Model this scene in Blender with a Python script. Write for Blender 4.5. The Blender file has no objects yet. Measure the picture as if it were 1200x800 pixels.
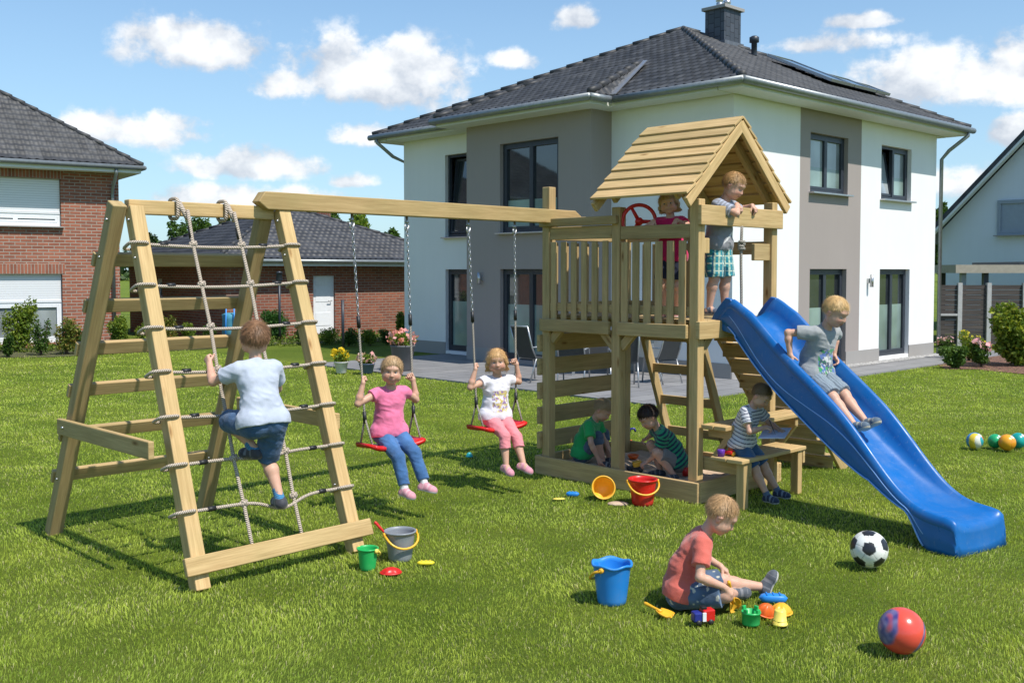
import bpy, math, random
import numpy as np
from mathutils import Vector, Matrix
R = math.radians
rng = np.random.default_rng(7); random.seed(7)
scene = bpy.context.scene
C = scene.collection

# ------------------------------------------------------------------ camera
F = 1201.0; CY = 370.4; PITCH = R(2.5); CAMZ = 1.8
cam_d = bpy.data.cameras.new('camera'); cam = bpy.data.objects.new('camera', cam_d); C.objects.link(cam)
cam.location = (0, 0, CAMZ); cam.rotation_euler = (math.pi/2 - PITCH, 0, 0)
cam_d.sensor_width = 36; cam_d.lens = 36*F/1200; cam_d.shift_y = -(400-CY)/1200
cam_d.clip_start = 0.1; cam_d.clip_end = 3000
scene.camera = cam

def ray(px, py):
    dx = (px-600)/F; dy = (CY-py)/F
    return (dx, math.cos(PITCH)+dy*math.sin(PITCH), -math.sin(PITCH)+dy*math.cos(PITCH))
def G(px, py, z=0.0):
    d = ray(px, py); k = (z-CAMZ)/d[2]
    return Vector((d[0]*k, d[1]*k, z))
def At(px, py, Y):
    d = ray(px, py); k = Y/d[1]
    return Vector((d[0]*k, Y, CAMZ+d[2]*k))

# ------------------------------------------------------------------ sun, sky, exposure
SUN_EL = R(57); sx, sy = 0.745, -0.667
SUN = Vector((sx*math.cos(SUN_EL), sy*math.cos(SUN_EL), math.sin(SUN_EL))).normalized()
sl = bpy.data.lights.new('sun', 'SUN'); sl.energy = 3.7; sl.angle = R(0.53); sl.color = (1.0, 0.955, 0.88)
so = bpy.data.objects.new('sun', sl); C.objects.link(so)
so.rotation_euler = SUN.to_track_quat('Z', 'Y').to_euler(); so.location = (10, -8, 20)
w = bpy.data.worlds.new('World'); scene.world = w; w.use_nodes = True
nt = w.node_tree; nt.nodes.clear()
N = nt.nodes.new; L = nt.links.new
def wm(op, a, b=None, c=None, clamp=False):
    n = N('ShaderNodeMath'); n.operation = op; n.use_clamp = clamp
    for i, v in enumerate((a, b, c)):
        if v is None: continue
        if isinstance(v, (int, float)): n.inputs[i].default_value = v
        else: L(v, n.inputs[i])
    return n.outputs[0]
sky = N('ShaderNodeTexSky'); sky.sky_type = 'NISHITA'; sky.sun_disc = False
sky.sun_elevation = SUN_EL; sky.sun_rotation = math.atan2(sx, sy)
sky.air_density = 1.0; sky.dust_density = 0.6; sky.ozone_density = 1.6
tc = N('ShaderNodeTexCoord'); sp = N('ShaderNodeSeparateXYZ'); L(tc.outputs['Generated'], sp.inputs[0])
az = wm('ARCTAN2', sp.outputs[0], sp.outputs[1]); el = wm('ARCSINE', sp.outputs[2])
nz = N('ShaderNodeTexNoise'); nz.inputs['Scale'].default_value = 19; nz.inputs['Detail'].default_value = 7; nz.inputs['Roughness'].default_value = .6
mp = N('ShaderNodeMapping'); mp.inputs['Scale'].default_value = (1, 1, 1.25); L(tc.outputs['Generated'], mp.inputs[0]); L(mp.outputs[0], nz.inputs['Vector'])
nz2 = N('ShaderNodeTexNoise'); nz2.inputs['Scale'].default_value = 19; nz2.inputs['Detail'].default_value = 4
mp2 = N('ShaderNodeMapping'); mp2.inputs['Scale'].default_value = (1, 1, 1.25); mp2.inputs['Location'].default_value = (.012, -.01, .035); L(tc.outputs['Generated'], mp2.inputs[0]); L(mp2.outputs[0], nz2.inputs['Vector'])
CL = [(232,50,84,38,1),(435,82,128,54,1),(345,96,56,28,.75),(165,148,88,28,1),(300,190,86,27,1),(412,211,36,13,.8),(602,68,32,19,.9),(425,156,46,18,.9),
      (1125,88,132,42,1),(1190,66,60,40,1),(1188,152,44,22,1),(1122,212,62,30,.85),(300,228,150,22,.75),(680,24,52,24,.35),(960,50,130,22,.22),
      (40,215,70,22,.4),(1010,25,60,16,.2),(590,120,60,12,.2)]
mask = None; low = None
for (cx, cy, rx, ry, wt) in CL:
    a0 = math.atan((cx-600)/F); e0 = math.atan((318-cy)/F*math.cos(a0)); ra = rx/F; re = ry/F
    dx = wm('DIVIDE', wm('SUBTRACT', az, a0), ra); dy = wm('DIVIDE', wm('SUBTRACT', el, e0-.25*re), re)
    dyn = wm('MULTIPLY', wm('MINIMUM', dy, 0.0), 1.5)          # flatter base
    dyy = wm('ADD', wm('MAXIMUM', dy, 0.0), dyn)
    m = wm('SUBTRACT', 1.0, wm('SQRT', wm('ADD', wm('MULTIPLY', dx, dx), wm('MULTIPLY', dyy, dyy))))
    m = wm('SUBTRACT', m, (1-wt)*.42)
    mask = m if mask is None else wm('MAXIMUM', mask, m)
    lw = wm('ADD', m, wm('MULTIPLY', dyy, .35))
    low = lw if low is None else wm('MAXIMUM', low, lw)
dens = wm('ADD', mask, wm('MULTIPLY', wm('SUBTRACT', nz.outputs[0], .47), 2.6))
mr = N('ShaderNodeMapRange'); mr.interpolation_type = 'SMOOTHSTEP'; mr.inputs[1].default_value = -.02; mr.inputs[2].default_value = .50; L(dens, mr.inputs[0])
gate = N('ShaderNodeMapRange'); gate.inputs[1].default_value = -.5; gate.inputs[2].default_value = .05; L(mask, gate.inputs[0])
alpha = wm('MULTIPLY', wm('MULTIPLY', mr.outputs[0], gate.outputs[0]), .93)
shd = wm('ADD', wm('MULTIPLY', wm('SUBTRACT', nz.outputs[0], nz2.outputs[0]), 3.2), wm('MULTIPLY', low, .55))
sr = N('ShaderNodeMapRange'); sr.inputs[1].default_value = -.30; sr.inputs[2].default_value = .55; L(shd, sr.inputs[0])
cc = N('ShaderNodeMixRGB'); cc.inputs[1].default_value = (3.8, 4.15, 4.7, 1); cc.inputs[2].default_value = (6.4, 6.5, 6.6, 1); L(sr.outputs[0], cc.inputs[0])
# summer haze towards the horizon
hz = N('ShaderNodeMapRange'); hz.inputs[1].default_value = .42; hz.inputs[2].default_value = 0.0; L(el, hz.inputs[0])
tint = N('ShaderNodeMixRGB'); tint.blend_type = 'MULTIPLY'; tint.inputs[0].default_value = 1; tint.inputs[2].default_value = (.68, .90, 1.02, 1); L(sky.outputs[0], tint.inputs[1])
hm = N('ShaderNodeMixRGB'); hm.inputs[2].default_value = (3.7, 4.9, 5.9, 1); L(wm('MULTIPLY', hz.outputs[0], .55), hm.inputs[0]); L(tint.outputs[0], hm.inputs[1])
mx = N('ShaderNodeMixRGB'); L(alpha, mx.inputs[0]); L(hm.outputs[0], mx.inputs[1]); L(cc.outputs[0], mx.inputs[2])
bg = N('ShaderNodeBackground'); bg.inputs[1].default_value = 0.112; L(mx.outputs[0], bg.inputs[0])
wo = N('ShaderNodeOutputWorld'); L(bg.outputs[0], wo.inputs[0])
scene.view_settings.view_transform = 'Standard'; scene.view_settings.look = 'None'
scene.view_settings.exposure = 0.55; scene.view_settings.gamma = 1; scene.view_settings.use_curve_mapping = False

# ------------------------------------------------------------------ helpers: materials
MATS = {}
def lin(c):
    return tuple(((x/255)/12.92 if x/255 <= .04045 else ((x/255+.055)/1.055)**2.4) for x in c)
class NT:
    def __init__(s, name):
        s.m = bpy.data.materials.new(name); s.m.use_nodes = True; s.t = s.m.node_tree
        s.b = s.t.nodes['Principled BSDF']
    def n(s, typ, **kw):
        x = s.t.nodes.new('ShaderNode'+typ)
        for k, v in kw.items():
            if k in x.inputs.keys(): x.inputs[k].default_value = v
            else: setattr(x, k, v)
        return x
    def l(s, a, b): s.t.links.new(a, b)
    def noise(s, scale, detail=4, vec=None, rough=.55):
        x = s.n('TexNoise'); x.inputs['Scale'].default_value = scale; x.inputs['Detail'].default_value = detail; x.inputs['Roughness'].default_value = rough
        if vec is None: vec = s.n('TexCoord').outputs['Object']
        s.l(vec, x.inputs['Vector']); return x.outputs[0]
    def mapv(s, src, scale=(1,1,1), loc=(0,0,0)):
        m = s.n('Mapping'); m.inputs['Scale'].default_value = scale; m.inputs['Location'].default_value = loc; s.l(src, m.inputs[0]); return m.outputs[0]
    def ramp(s, fac, stops):
        r = s.n('ValToRGB'); e = r.color_ramp.elements
        while len(e) < len(stops): e.new(.5)
        for i, (p, c) in enumerate(stops): e[i].position = p; e[i].color = tuple(c)+(1,) if len(c) == 3 else c
        s.l(fac, r.inputs[0]); return r.outputs[0]
    def mix(s, fac, a, b, mode='MIX'):
        x = s.n('MixRGB'); x.blend_type = mode
        for i, v in enumerate((fac, a, b)):
            if isinstance(v, (int, float)): x.inputs[i].default_value = v
            elif isinstance(v, tuple): x.inputs[i].default_value = v+(1,) if len(v) == 3 else v
            else: s.l(v, x.inputs[i])
        return x.outputs[0]
    def math(s, op, a, b=0.0, c=0.0):
        x = s.n('Math'); x.operation = op
        for i, v in enumerate((a, b, c)):
            if isinstance(v, (int, float)): x.inputs[i].default_value = v
            else: s.l(v, x.inputs[i])
        return x.outputs[0]
    def bump(s, h, strength=.3, dist=.01):
        x = s.n('Bump'); x.inputs['Strength'].default_value = strength; x.inputs['Distance'].default_value = dist
        s.l(h, x.inputs['Height']); s.l(x.outputs[0], s.b.inputs['Normal'])
    def col(s, c):
        if isinstance(c, tuple): s.b.inputs['Base Color'].default_value = c+(1,)
        else: s.l(c, s.b.inputs['Base Color'])
    def set(s, **kw):
        for k, v in kw.items():
            k = k.replace('_', ' ')
            if isinstance(v, (int, float)): s.b.inputs[k].default_value = v
            elif isinstance(v, tuple): s.b.inputs[k].default_value = v
            else: s.l(v, s.b.inputs[k])
def simple(name, c, rough=.6, var=.12, scale=12, bump=.0, bdist=.004, metal=0.0, bscale=60, coat=0.0):
    if name in MATS: return MATS[name]
    t = NT(name); n1 = t.noise(scale, 5)
    a = tuple(x*(1-var) for x in c); b = tuple(min(1, x*(1+var)) for x in c)
    t.col(t.ramp(n1, [(.3, a), (.7, b)])); t.set(Roughness=rough, Metallic=metal)
    if coat: t.b.inputs['Coat Weight'].default_value = coat
    if bump: t.bump(t.noise(bscale, 6), bump, bdist)
    MATS[name] = t.m; return t.m

# ------------------------------------------------------------------ helpers: meshes
def wloc(o):
    v = Vector((0,0,0))
    while o is not None: v = v+o.location; o = o.parent
    return v
class MB:
    def __init__(s): s.v = []; s.f = []; s.uv = []; s.mi = []; s.sm = []
    def add(s, vs, fs, uvs=None, mi=0, smooth=False):
        o = len(s.v); s.v += [tuple(x) for x in vs]
        for k, f in enumerate(fs):
            s.f.append(tuple(o+i for i in f)); s.mi.append(mi); s.sm.append(smooth)
            s.uv.append(uvs[k] if uvs else None)
        return s
    def quad(s, a, b, c, d, mi=0, uv=None):
        return s.add([a,b,c,d], [(0,1,2,3)], [uv] if uv else None, mi)
    def box(s, c, size, ax=None, mi=0, uvoff=None, jit=0):
        # ax: three axis vectors; UV: u runs along the longest side in metres
        ax = ax or (Vector((1,0,0)), Vector((0,1,0)), Vector((0,0,1)))
        c = Vector(c); h = [x/2 for x in size]
        P = []
        for i in (-1,1):
            for j in (-1,1):
                for k in (-1,1): P.append(c+ax[0]*(h[0]*i)+ax[1]*(h[1]*j)+ax[2]*(h[2]*k))
        fs = [(0,1,3,2),(4,6,7,5),(0,4,5,1),(2,3,7,6),(0,2,6,4),(1,5,7,3)]
        co = [(i*h[0],j*h[1],k*h[2]) for i in (-1,1) for j in (-1,1) for k in (-1,1)]
        L_ = max(range(3), key=lambda q: size[q])
        oo = uvoff if uvoff is not None else (random.random()*40, random.random()*40)
        uvs = []
        for fi, f in enumerate(fs):
            na = (0,0,1,1,2,2)[fi]
            if na == L_:
                a, b = [q for q in range(3) if q != na]
                uvs.append([(oo[0]+co[i][a]*.3+9, oo[1]+co[i][b]) for i in f])
            else:
                b = [q for q in range(3) if q not in (na, L_)][0]
                uvs.append([(oo[0]+co[i][L_], oo[1]+co[i][b]+fi*.37) for i in f])
        return s.add(P, fs, uvs, mi)
    def beam(s, p0, p1, wd, ht, up=(0,0,1), mi=0, ext=0):
        # wd: width across (perpendicular to up), ht: along up
        p0 = Vector(p0); p1 = Vector(p1); d = (p1-p0); l = d.length; d.normalize(); up = Vector(up)
        x = d.cross(up).normalized(); y = x.cross(d).normalized()
        return s.box((p0+p1)/2, (l+2*ext, wd, ht), (d, x, y), mi)
    def tube(s, pts, r, seg=8, mi=0, caps=True, smooth=True, closed=False):
        pts = [Vector(p) for p in pts]; n = len(pts); rr = r if hasattr(r, '__len__') else [r]*n
        vs = []; prev = None; run = 0; lens = [0]
        for i in range(1, n): lens.append(lens[-1]+(pts[i]-pts[i-1]).length)
        for i, p in enumerate(pts):
            a = pts[(i-1) % n] if (closed or i > 0) else pts[0]; b = pts[(i+1) % n] if (closed or i < n-1) else pts[-1]
            d = (b-a).normalized()
            if prev is None:
                q = Vector((0,0,1)) if abs(d.z) < .9 else Vector((1,0,0)); nx = d.cross(q).normalized()
            else: nx = (prev-d*prev.dot(d)).normalized()
            prev = nx; ny = d.cross(nx)
            for k in range(seg):
                t = 2*math.pi*k/seg; vs.append(p+(nx*math.cos(t)+ny*math.sin(t))*rr[i])
        fs = []; uvs = []
        for i in range(n if closed else n-1):
            j = (i+1) % n
            for k in range(seg):
                k2 = (k+1) % seg
                fs.append((i*seg+k, i*seg+k2, j*seg+k2, j*seg+k))
                u0, u1 = lens[i], lens[i]+(pts[j]-pts[i]).length
                uvs.append([(u0,k/seg),(u0,(k+1)/seg),(u1,(k+1)/seg),(u1,k/seg)])
        if caps and not closed:
            fs += [tuple(range(seg-1,-1,-1)), tuple(range((n-1)*seg, n*seg))]; uvs += [[(0,0)]*seg, [(0,0)]*seg]
        return s.add(vs, fs, uvs, mi, smooth)
    def lathe(s, prof, c, seg=24, ax=None, mi=0, smooth=True, scale=(1,1)):
        # prof: [(r,z)], around axis ax[2] at c
        ax = ax or (Vector((1,0,0)), Vector((0,1,0)), Vector((0,0,1))); c = Vector(c)
        vs = []
        for (r_, z) in prof:
            for k in range(seg):
                t = 2*math.pi*k/seg
                vs.append(c+ax[0]*(r_*math.cos(t)*scale[0])+ax[1]*(r_*math.sin(t)*scale[1])+ax[2]*z)
        fs = []; n = len(prof)
        for i in range(n-1):
            for k in range(seg):
                k2 = (k+1) % seg; fs.append((i*seg+k, i*seg+k2, (i+1)*seg+k2, (i+1)*seg+k))
        return s.add(vs, fs, None, mi, smooth)
    def sphere(s, c, r, seg=20, rings=12, mi=0, ax=None):
        rr = r if hasattr(r, '__len__') else (r, r, r)
        prof = [(math.sin(math.pi*i/rings), -math.cos(math.pi*i/rings)) for i in range(rings+1)]
        ax = ax or (Vector((1,0,0)), Vector((0,1,0)), Vector((0,0,1)))
        return s.lathe(prof, c, seg, (ax[0]*rr[0], ax[1]*rr[1], ax[2]*rr[2]), mi)
    def build(s, name, mats, parent=None, loc=None, bevel=0, smooth=None):
        me = bpy.data.meshes.new(name)
        base = wloc(parent) if parent is not None else Vector((0,0,0))
        if loc is not None: base = Vector(loc)
        me.from_pydata([(x-base.x, y-base.y, z-base.z) for x, y, z in s.v], [], s.f)
        if any(u for u in s.uv):
            ul = me.uv_layers.new(name='UVMap'); flat = []
            for f, u in zip(s.f, s.uv): 
                for q in (u or [(0,0)]*len(f)): flat += [q[0], q[1]]
            ul.data.foreach_set('uv', flat)
        for m in (mats if isinstance(mats, (list, tuple)) else [mats]): me.materials.append(m)
        me.polygons.foreach_set('material_index', s.mi)
        me.polygons.foreach_set('use_smooth', s.sm if smooth is None else [smooth]*len(s.f))
        me.update()
        o = bpy.data.objects.new(name, me); C.objects.link(o)
        if parent is not None: o.parent = parent
        elif loc is not None: o.location = loc
        if bevel:
            b = o.modifiers.new('bevel', 'BEVEL'); b.width = bevel; b.segments = 2; b.limit_method = 'ANGLE'; b.harden_normals = False
        return o
def tag(o, label=None, cat=None, group=None, kind=None):
    if label: o['label'] = label
    if cat: o['category'] = cat
    if group: o['group'] = group
    if kind: o['kind'] = kind
    return o
def thing(name, loc, label, cat, group=None):
    o = bpy.data.objects.new(name, None); C.objects.link(o); o.location = loc; o.empty_display_size = .1
    return tag(o, label, cat, group)
def np_mesh(name, V, Fq, mat, loc=(0,0,0), cols=None, parent=None, smooth=True):
    """V (n,3) world coords, Fq (m,3|4) faces"""
    me = bpy.data.meshes.new(name); base = np.array(wloc(parent) if parent is not None else loc)
    V = np.asarray(V, float)-base; k = Fq.shape[1]
    me.vertices.add(len(V)); me.vertices.foreach_set('co', V.astype(np.float32).ravel())
    me.loops.add(Fq.size); me.loops.foreach_set('vertex_index', Fq.astype(np.int32).ravel())
    me.polygons.add(len(Fq)); me.polygons.foreach_set('loop_start', (np.arange(len(Fq))*k).astype(np.int32))
    me.polygons.foreach_set('use_smooth', np.full(len(Fq), smooth))
    if cols is not None:
        a = me.attributes.new('Col', 'FLOAT_COLOR', 'POINT'); cc_ = np.ones((len(V),4), np.float32); cc_[:, :3] = cols
        a.data.foreach_set('color', cc_.ravel())
    me.update(calc_edges=True); me.validate()
    for m in (mat if isinstance(mat, (list, tuple)) else [mat]): me.materials.append(m)
    o = bpy.data.objects.new(name, me); C.objects.link(o)
    if parent is not None: o.parent = parent
    else: o.location = loc
    return o
def hash3(i, j, k, seed=0):
    h = (i*374761393+j*668265263+k*2147483647+seed*1274126177) & 0xffffffff
    h = ((h ^ (h >> 13))*1274126177) & 0xffffffff
    return ((h ^ (h >> 16)) & 0xffff)/65535.0
def vnoise(P, scale, seed=0):
    P = np.asarray(P)*scale; I = np.floor(P).astype(np.int64); f = P-I; f = f*f*(3-2*f); out = 0
    for a in (0,1):
        for b in (0,1):
            for c in (0,1):
                wgt = (f[:,0] if a else 1-f[:,0])*(f[:,1] if b else 1-f[:,1])*(f[:,2] if c else 1-f[:,2])
                out = out+wgt*hash3(I[:,0]+a, I[:,1]+b, I[:,2]+c, seed)
    return out*2-1
# ------------------------------------------------------------------ materials of the setting
def brick_mat(name, c1, c2, mort, wdt=.24, hgt=.075, msz=.011):
    t = NT(name); uv = t.n('UVMap').outputs[0]
    b = t.n('TexBrick'); t.l(uv, b.inputs['Vector']); b.offset = .5; b.inputs['Scale'].default_value = 1
    b.inputs['Brick Width'].default_value = wdt; b.inputs['Row Height'].default_value = hgt; b.inputs['Mortar Size'].default_value = msz; b.inputs['Mortar Smooth'].default_value = .3
    b.inputs['Bias'].default_value = -.1
    b.inputs['Color1'].default_value = c1+(1,); b.inputs['Color2'].default_value = c2+(1,); b.inputs['Mortar'].default_value = mort+(1,)
    n1 = t.noise(9, 5); n2 = t.noise(1.2, 3)
    c = t.mix(.5, b.outputs[0], t.ramp(n1, [(.3,(.62,.62,.62)),(.7,(1,1,1))]), 'MULTIPLY')
    c = t.mix(.35, c, t.ramp(n2, [(.35,(.7,.7,.72)),(.65,(1,1,1))]), 'MULTIPLY')
    t.col(c); t.set(Roughness=.85)
    h = t.math('ADD', t.math('MULTIPLY', b.outputs[1], -1.0), t.math('MULTIPLY', n1, .3)); t.bump(h, .7, .008); return t.m
M_brick = brick_mat('brick_red', (.40,.135,.075), (.25,.085,.05), (.40,.33,.27))
M_brick2 = brick_mat('brick_russet', (.34,.105,.055), (.21,.065,.04), (.30,.23,.18))
M_soldier = brick_mat('brick_soldier_course', (.40,.135,.075), (.25,.085,.05), (.40,.33,.27), .075, .24)
def render_mat(name, c):
    t = NT(name); n1 = t.noise(.9, 4); n2 = t.noise(260, 3)
    uvc = t.mapv(t.n('TexCoord').outputs['Object'], (6,6,.35)); n3 = t.noise(1, 4, uvc)
    k = t.mix(.3, t.ramp(n1, [(.35,tuple(x*.95 for x in c)),(.65,c)]), t.ramp(n3, [(.35,tuple(x*.95 for x in c)),(.6,c)]))
    t.col(k); t.set(Roughness=.92); t.bump(n2, .35, .004); return t.m
M_white = render_mat('render_white', (.81,.80,.785)); M_taupe = render_mat('render_taupe', (.335,.288,.265)); M_plinth = render_mat('plinth_grey', (.33,.31,.29))
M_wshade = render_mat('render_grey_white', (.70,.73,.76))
def tile_mat(name, c):
    t = NT(name); uv = t.n('UVMap').outputs[0]
    b = t.n('TexBrick'); t.l(uv, b.inputs['Vector']); b.offset = 0; b.inputs['Scale'].default_value = 1; b.inputs['Mortar Size'].default_value = 0
    b.inputs['Brick Width'].default_value = .18; b.inputs['Row Height'].default_value = .25
    b.inputs['Color1'].default_value = tuple(x*.7 for x in c)+(1,); b.inputs['Color2'].default_value = tuple(x*1.35 for x in c)+(1,)
    n1 = t.noise(1.3, 5); n2 = t.noise(40, 3)
    t.col(t.mix(.5, b.outputs[0], t.ramp(n1, [(.3,(.6,.6,.62)),(.7,(1.0,1.0,1.0))]), 'MULTIPLY')); t.set(Roughness=t.ramp(n1, [(.3,(.5,)*3),(.7,(.62,)*3)])); t.b.inputs['Specular IOR Level'].default_value = .4; t.bump(n2, .15, .003); return t.m
M_tile = tile_mat('roof_tile_anthracite', (.055,.055,.056)); M_tile2 = tile_mat('roof_tile_slate_blue', (.048,.049,.053))
M_anth = simple('frame_anthracite', (.032,.038,.05), .42, .1); M_wframe = simple('frame_white', (.78,.79,.80), .4, .04)
M_gutter = simple('zinc_grey', (.26,.28,.28), .42, .12, metal=.5); M_fascia = simple('fascia_white', (.70,.71,.68), .6, .04)
M_lead = simple('lead_flashing', (.16,.165,.18), .5, .15, metal=.4); M_alu = simple('brushed_aluminium', (.5,.5,.5), .35, .08, metal=.8)
def glass_mat(name, c, rough=.04, spec=.9):
    t = NT(name); n1 = t.noise(1.1, 2)
    t.col(t.ramp(n1, [(.35,tuple(x*.6 for x in c)),(.7,tuple(x*1.3 for x in c))])); t.set(Roughness=rough); t.b.inputs['Specular IOR Level'].default_value = spec
    t.b.inputs['Coat Weight'].default_value = .6; t.b.inputs['Coat Roughness'].default_value = .02
    t.bump(t.noise(.8, 1), .04, .02); return t.m
M_glass = glass_mat('glass_dark', (.03,.036,.04)); M_film = glass_mat('glass_privacy_film', (.23,.31,.28), .12, .5)
M_curtain = glass_mat('glass_with_curtain', (.30,.33,.34), .05, .6)
M_solar = glass_mat('solar_glass', (.012,.018,.035), .08, 1.0)
def shutter_mat():
    t = NT('roller_shutter_white'); uv = t.n('UVMap').outputs[0]; s = t.n('SeparateXYZ'); t.l(uv, s.inputs[0])
    f = t.math('FRACT', t.math('MULTIPLY', s.outputs[1], 18.0)); g = t.ramp(f, [(0,(.35,.35,.36)),(.14,(.72,.73,.75)),(.9,(.78,.79,.8)),(1,(.5,.5,.52))])
    t.col(g); t.set(Roughness=.45); t.bump(f, .5, .006); return t.m
M_shut = shutter_mat()
M_gshut = simple('shutter_grey', (.30,.34,.38), .5, .05)

# ------------------------------------------------------------------ lawn, terrace, beds
def lawn_mat():
    t = NT('lawn_turf'); tc = t.n('TexCoord').outputs['Object']
    n1 = t.noise(.55, 5, tc); n2 = t.noise(7, 5, tc); n3 = t.noise(150, 4, tc, .7); n4 = t.noise(38, 4, tc)
    a = t.ramp(n1, [(.32,(.13,.20,.028)),(.68,(.25,.31,.05))])
    b = t.ramp(n3, [(.3,(.42,.46,.4)),(.7,(1.15,1.12,1.0))]); c = t.mix(.85, a, b, 'MULTIPLY'); c = t.mix(.5, c, t.ramp(n4, [(.3,(.6,.66,.55)),(.7,(1.1,1.08,1))]), 'MULTIPLY')
    c = t.mix(.4, c, t.ramp(n2, [(.35,(.7,.76,.7)),(.7,(1.1,1.05,1))]), 'MULTIPLY')
    t.col(c); t.set(Roughness=.9); t.b.inputs['Specular IOR Level'].default_value = .12
    t.bump(t.math('ADD', n3, n4), .9, .03); return t.m
M_lawn = lawn_mat()
m = MB()
import bisect
gx = [-1500,-300,-60,-24,-12,-6,-3,0,3,6,12,24,60,300,1500]; gy = [-300,-40,-6,2,4,6,8,10,12,15,19,24,30,40,80,200,800,2600]
m.add([(x,y,0) for y in gy for x in gx], [(j*len(gx)+i, j*len(gx)+i+1, (j+1)*len(gx)+i+1, (j+1)*len(gx)+i) for j in range(len(gy)-1) for i in range(len(gx)-1)])
tag(m.build('lawn', M_lawn), kind='structure')

P0 = Vector((3.63, 16.9, 0)); DR = Vector((.724,.69,0)).normalized(); DL = Vector((-DR.y, DR.x, 0)); UZ = Vector((0,0,1))
def H(a, b, z=0): return P0+DR*a+DL*b+UZ*z
def s_at(P, d, px):
    k = (px-600)/F*math.cos(PITCH); return (k*P.y-P.x)/(d.x-k*d.y)
def z_at(P, px, py): return At(px, py, P.y).z
def paving_mat():
    t = NT('terrace_slabs'); uv = t.n('UVMap').outputs[0]
    b = t.n('TexBrick'); t.l(uv, b.inputs['Vector']); b.offset = .5; b.inputs['Scale'].default_value = 1
    b.inputs['Brick Width'].default_value = .6; b.inputs['Row Height'].default_value = .4; b.inputs['Mortar Size'].default_value = .008
    b.inputs['Color1'].default_value = (.25,.245,.245,1); b.inputs['Color2'].default_value = (.20,.197,.20,1); b.inputs['Mortar'].default_value = (.08,.078,.07,1)
    n1 = t.noise(2, 6); n2 = t.noise(90, 4)
    t.col(t.mix(.5, b.outputs[0], t.ramp(n1, [(.3,(.72,.72,.72)),(.7,(1.1,1.08,1.06))]), 'MULTIPLY')); t.set(Roughness=.75); t.bump(t.math('ADD', t.math('MULTIPLY', b.outputs[1], -1), t.math('MULTIPLY', n2, .3)), .4, .006); return t.m
m = MB()
def hquad(a0, a1, b0, b1, z, mi=0):
    m.quad(H(a0,b0,z), H(a1,b0,z), H(a1,b1,z), H(a0,b1,z), mi, [(a0,b0),(a1,b0),(a1,b1),(a0,b1)])
hquad(-3.5, 9.5, -1.15, -.3, .02); hquad(-3.5, 0.1, -.3, 7.2, .02)
for (a,b,c,d) in ((-3.5,-1.15,9.5,-1.15),(-3.5,-1.15,-3.5,7.2),(-3.5,7.2,0,7.2)): m.beam(H(a,b,.0), H(c,d,.0), .06, .055)
tag(m.build('terrace', paving_mat()), kind='structure')
t = NT('gravel_white'); v = t.n('TexVoronoi'); v.inputs['Scale'].default_value = 38; t.l(t.n('TexCoord').outputs['Object'], v.inputs['Vector'])
t.col(t.ramp(v.outputs['Color'], [(.2,(.22,.21,.2)),(.8,(.62,.6,.57))])); t.bump(v.outputs['Distance'], .9, -.03); t.set(Roughness=.8)
m = MB(); m.quad(H(-.02,-.3,.024), H(9.5,-.3,.024), H(9.5,.05,.024), H(-.02,.05,.024)); tag(m.build('gravel_strip', t.m), kind='structure')
t = NT('bark_mulch'); v = t.n('TexVoronoi'); v.inputs['Scale'].default_value = 26; t.l(t.n('TexCoord').outputs['Object'], v.inputs['Vector'])
t.col(t.ramp(v.outputs['Color'], [(.1,(.07,.035,.022)),(.9,(.26,.13,.085))])); t.bump(v.outputs['Distance'], .9, .03); t.set(Roughness=.9); M_mulch = t.m
def patch(name, pts, z, mat, edge=.0):
    m = MB(); c = sum(pts, Vector())/len(pts); c.z = z+.03
    m.add([(p.x,p.y,z) for p in pts]+[(c.x,c.y,c.z)], [(i,(i+1)%len(pts),len(pts)) for i in range(len(pts))]); return tag(m.build(name, mat), kind='structure')
patch('flower_bed', [G(1092,424),G(1108,433),G(1140,433),G(1170,436),G(1215,440),G(1300,441),G(1300,415),G(1092,415)], .012, M_mulch)
patch('garden_bed', [G(-90,421),G(60,419),G(230,410),G(330,404),G(470,400),G(478,394),G(300,392),G(100,402),G(-90,406)], .012, simple('bed_soil',(.075,.075,.03),.95,.35,9,.7,.02))

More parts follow.
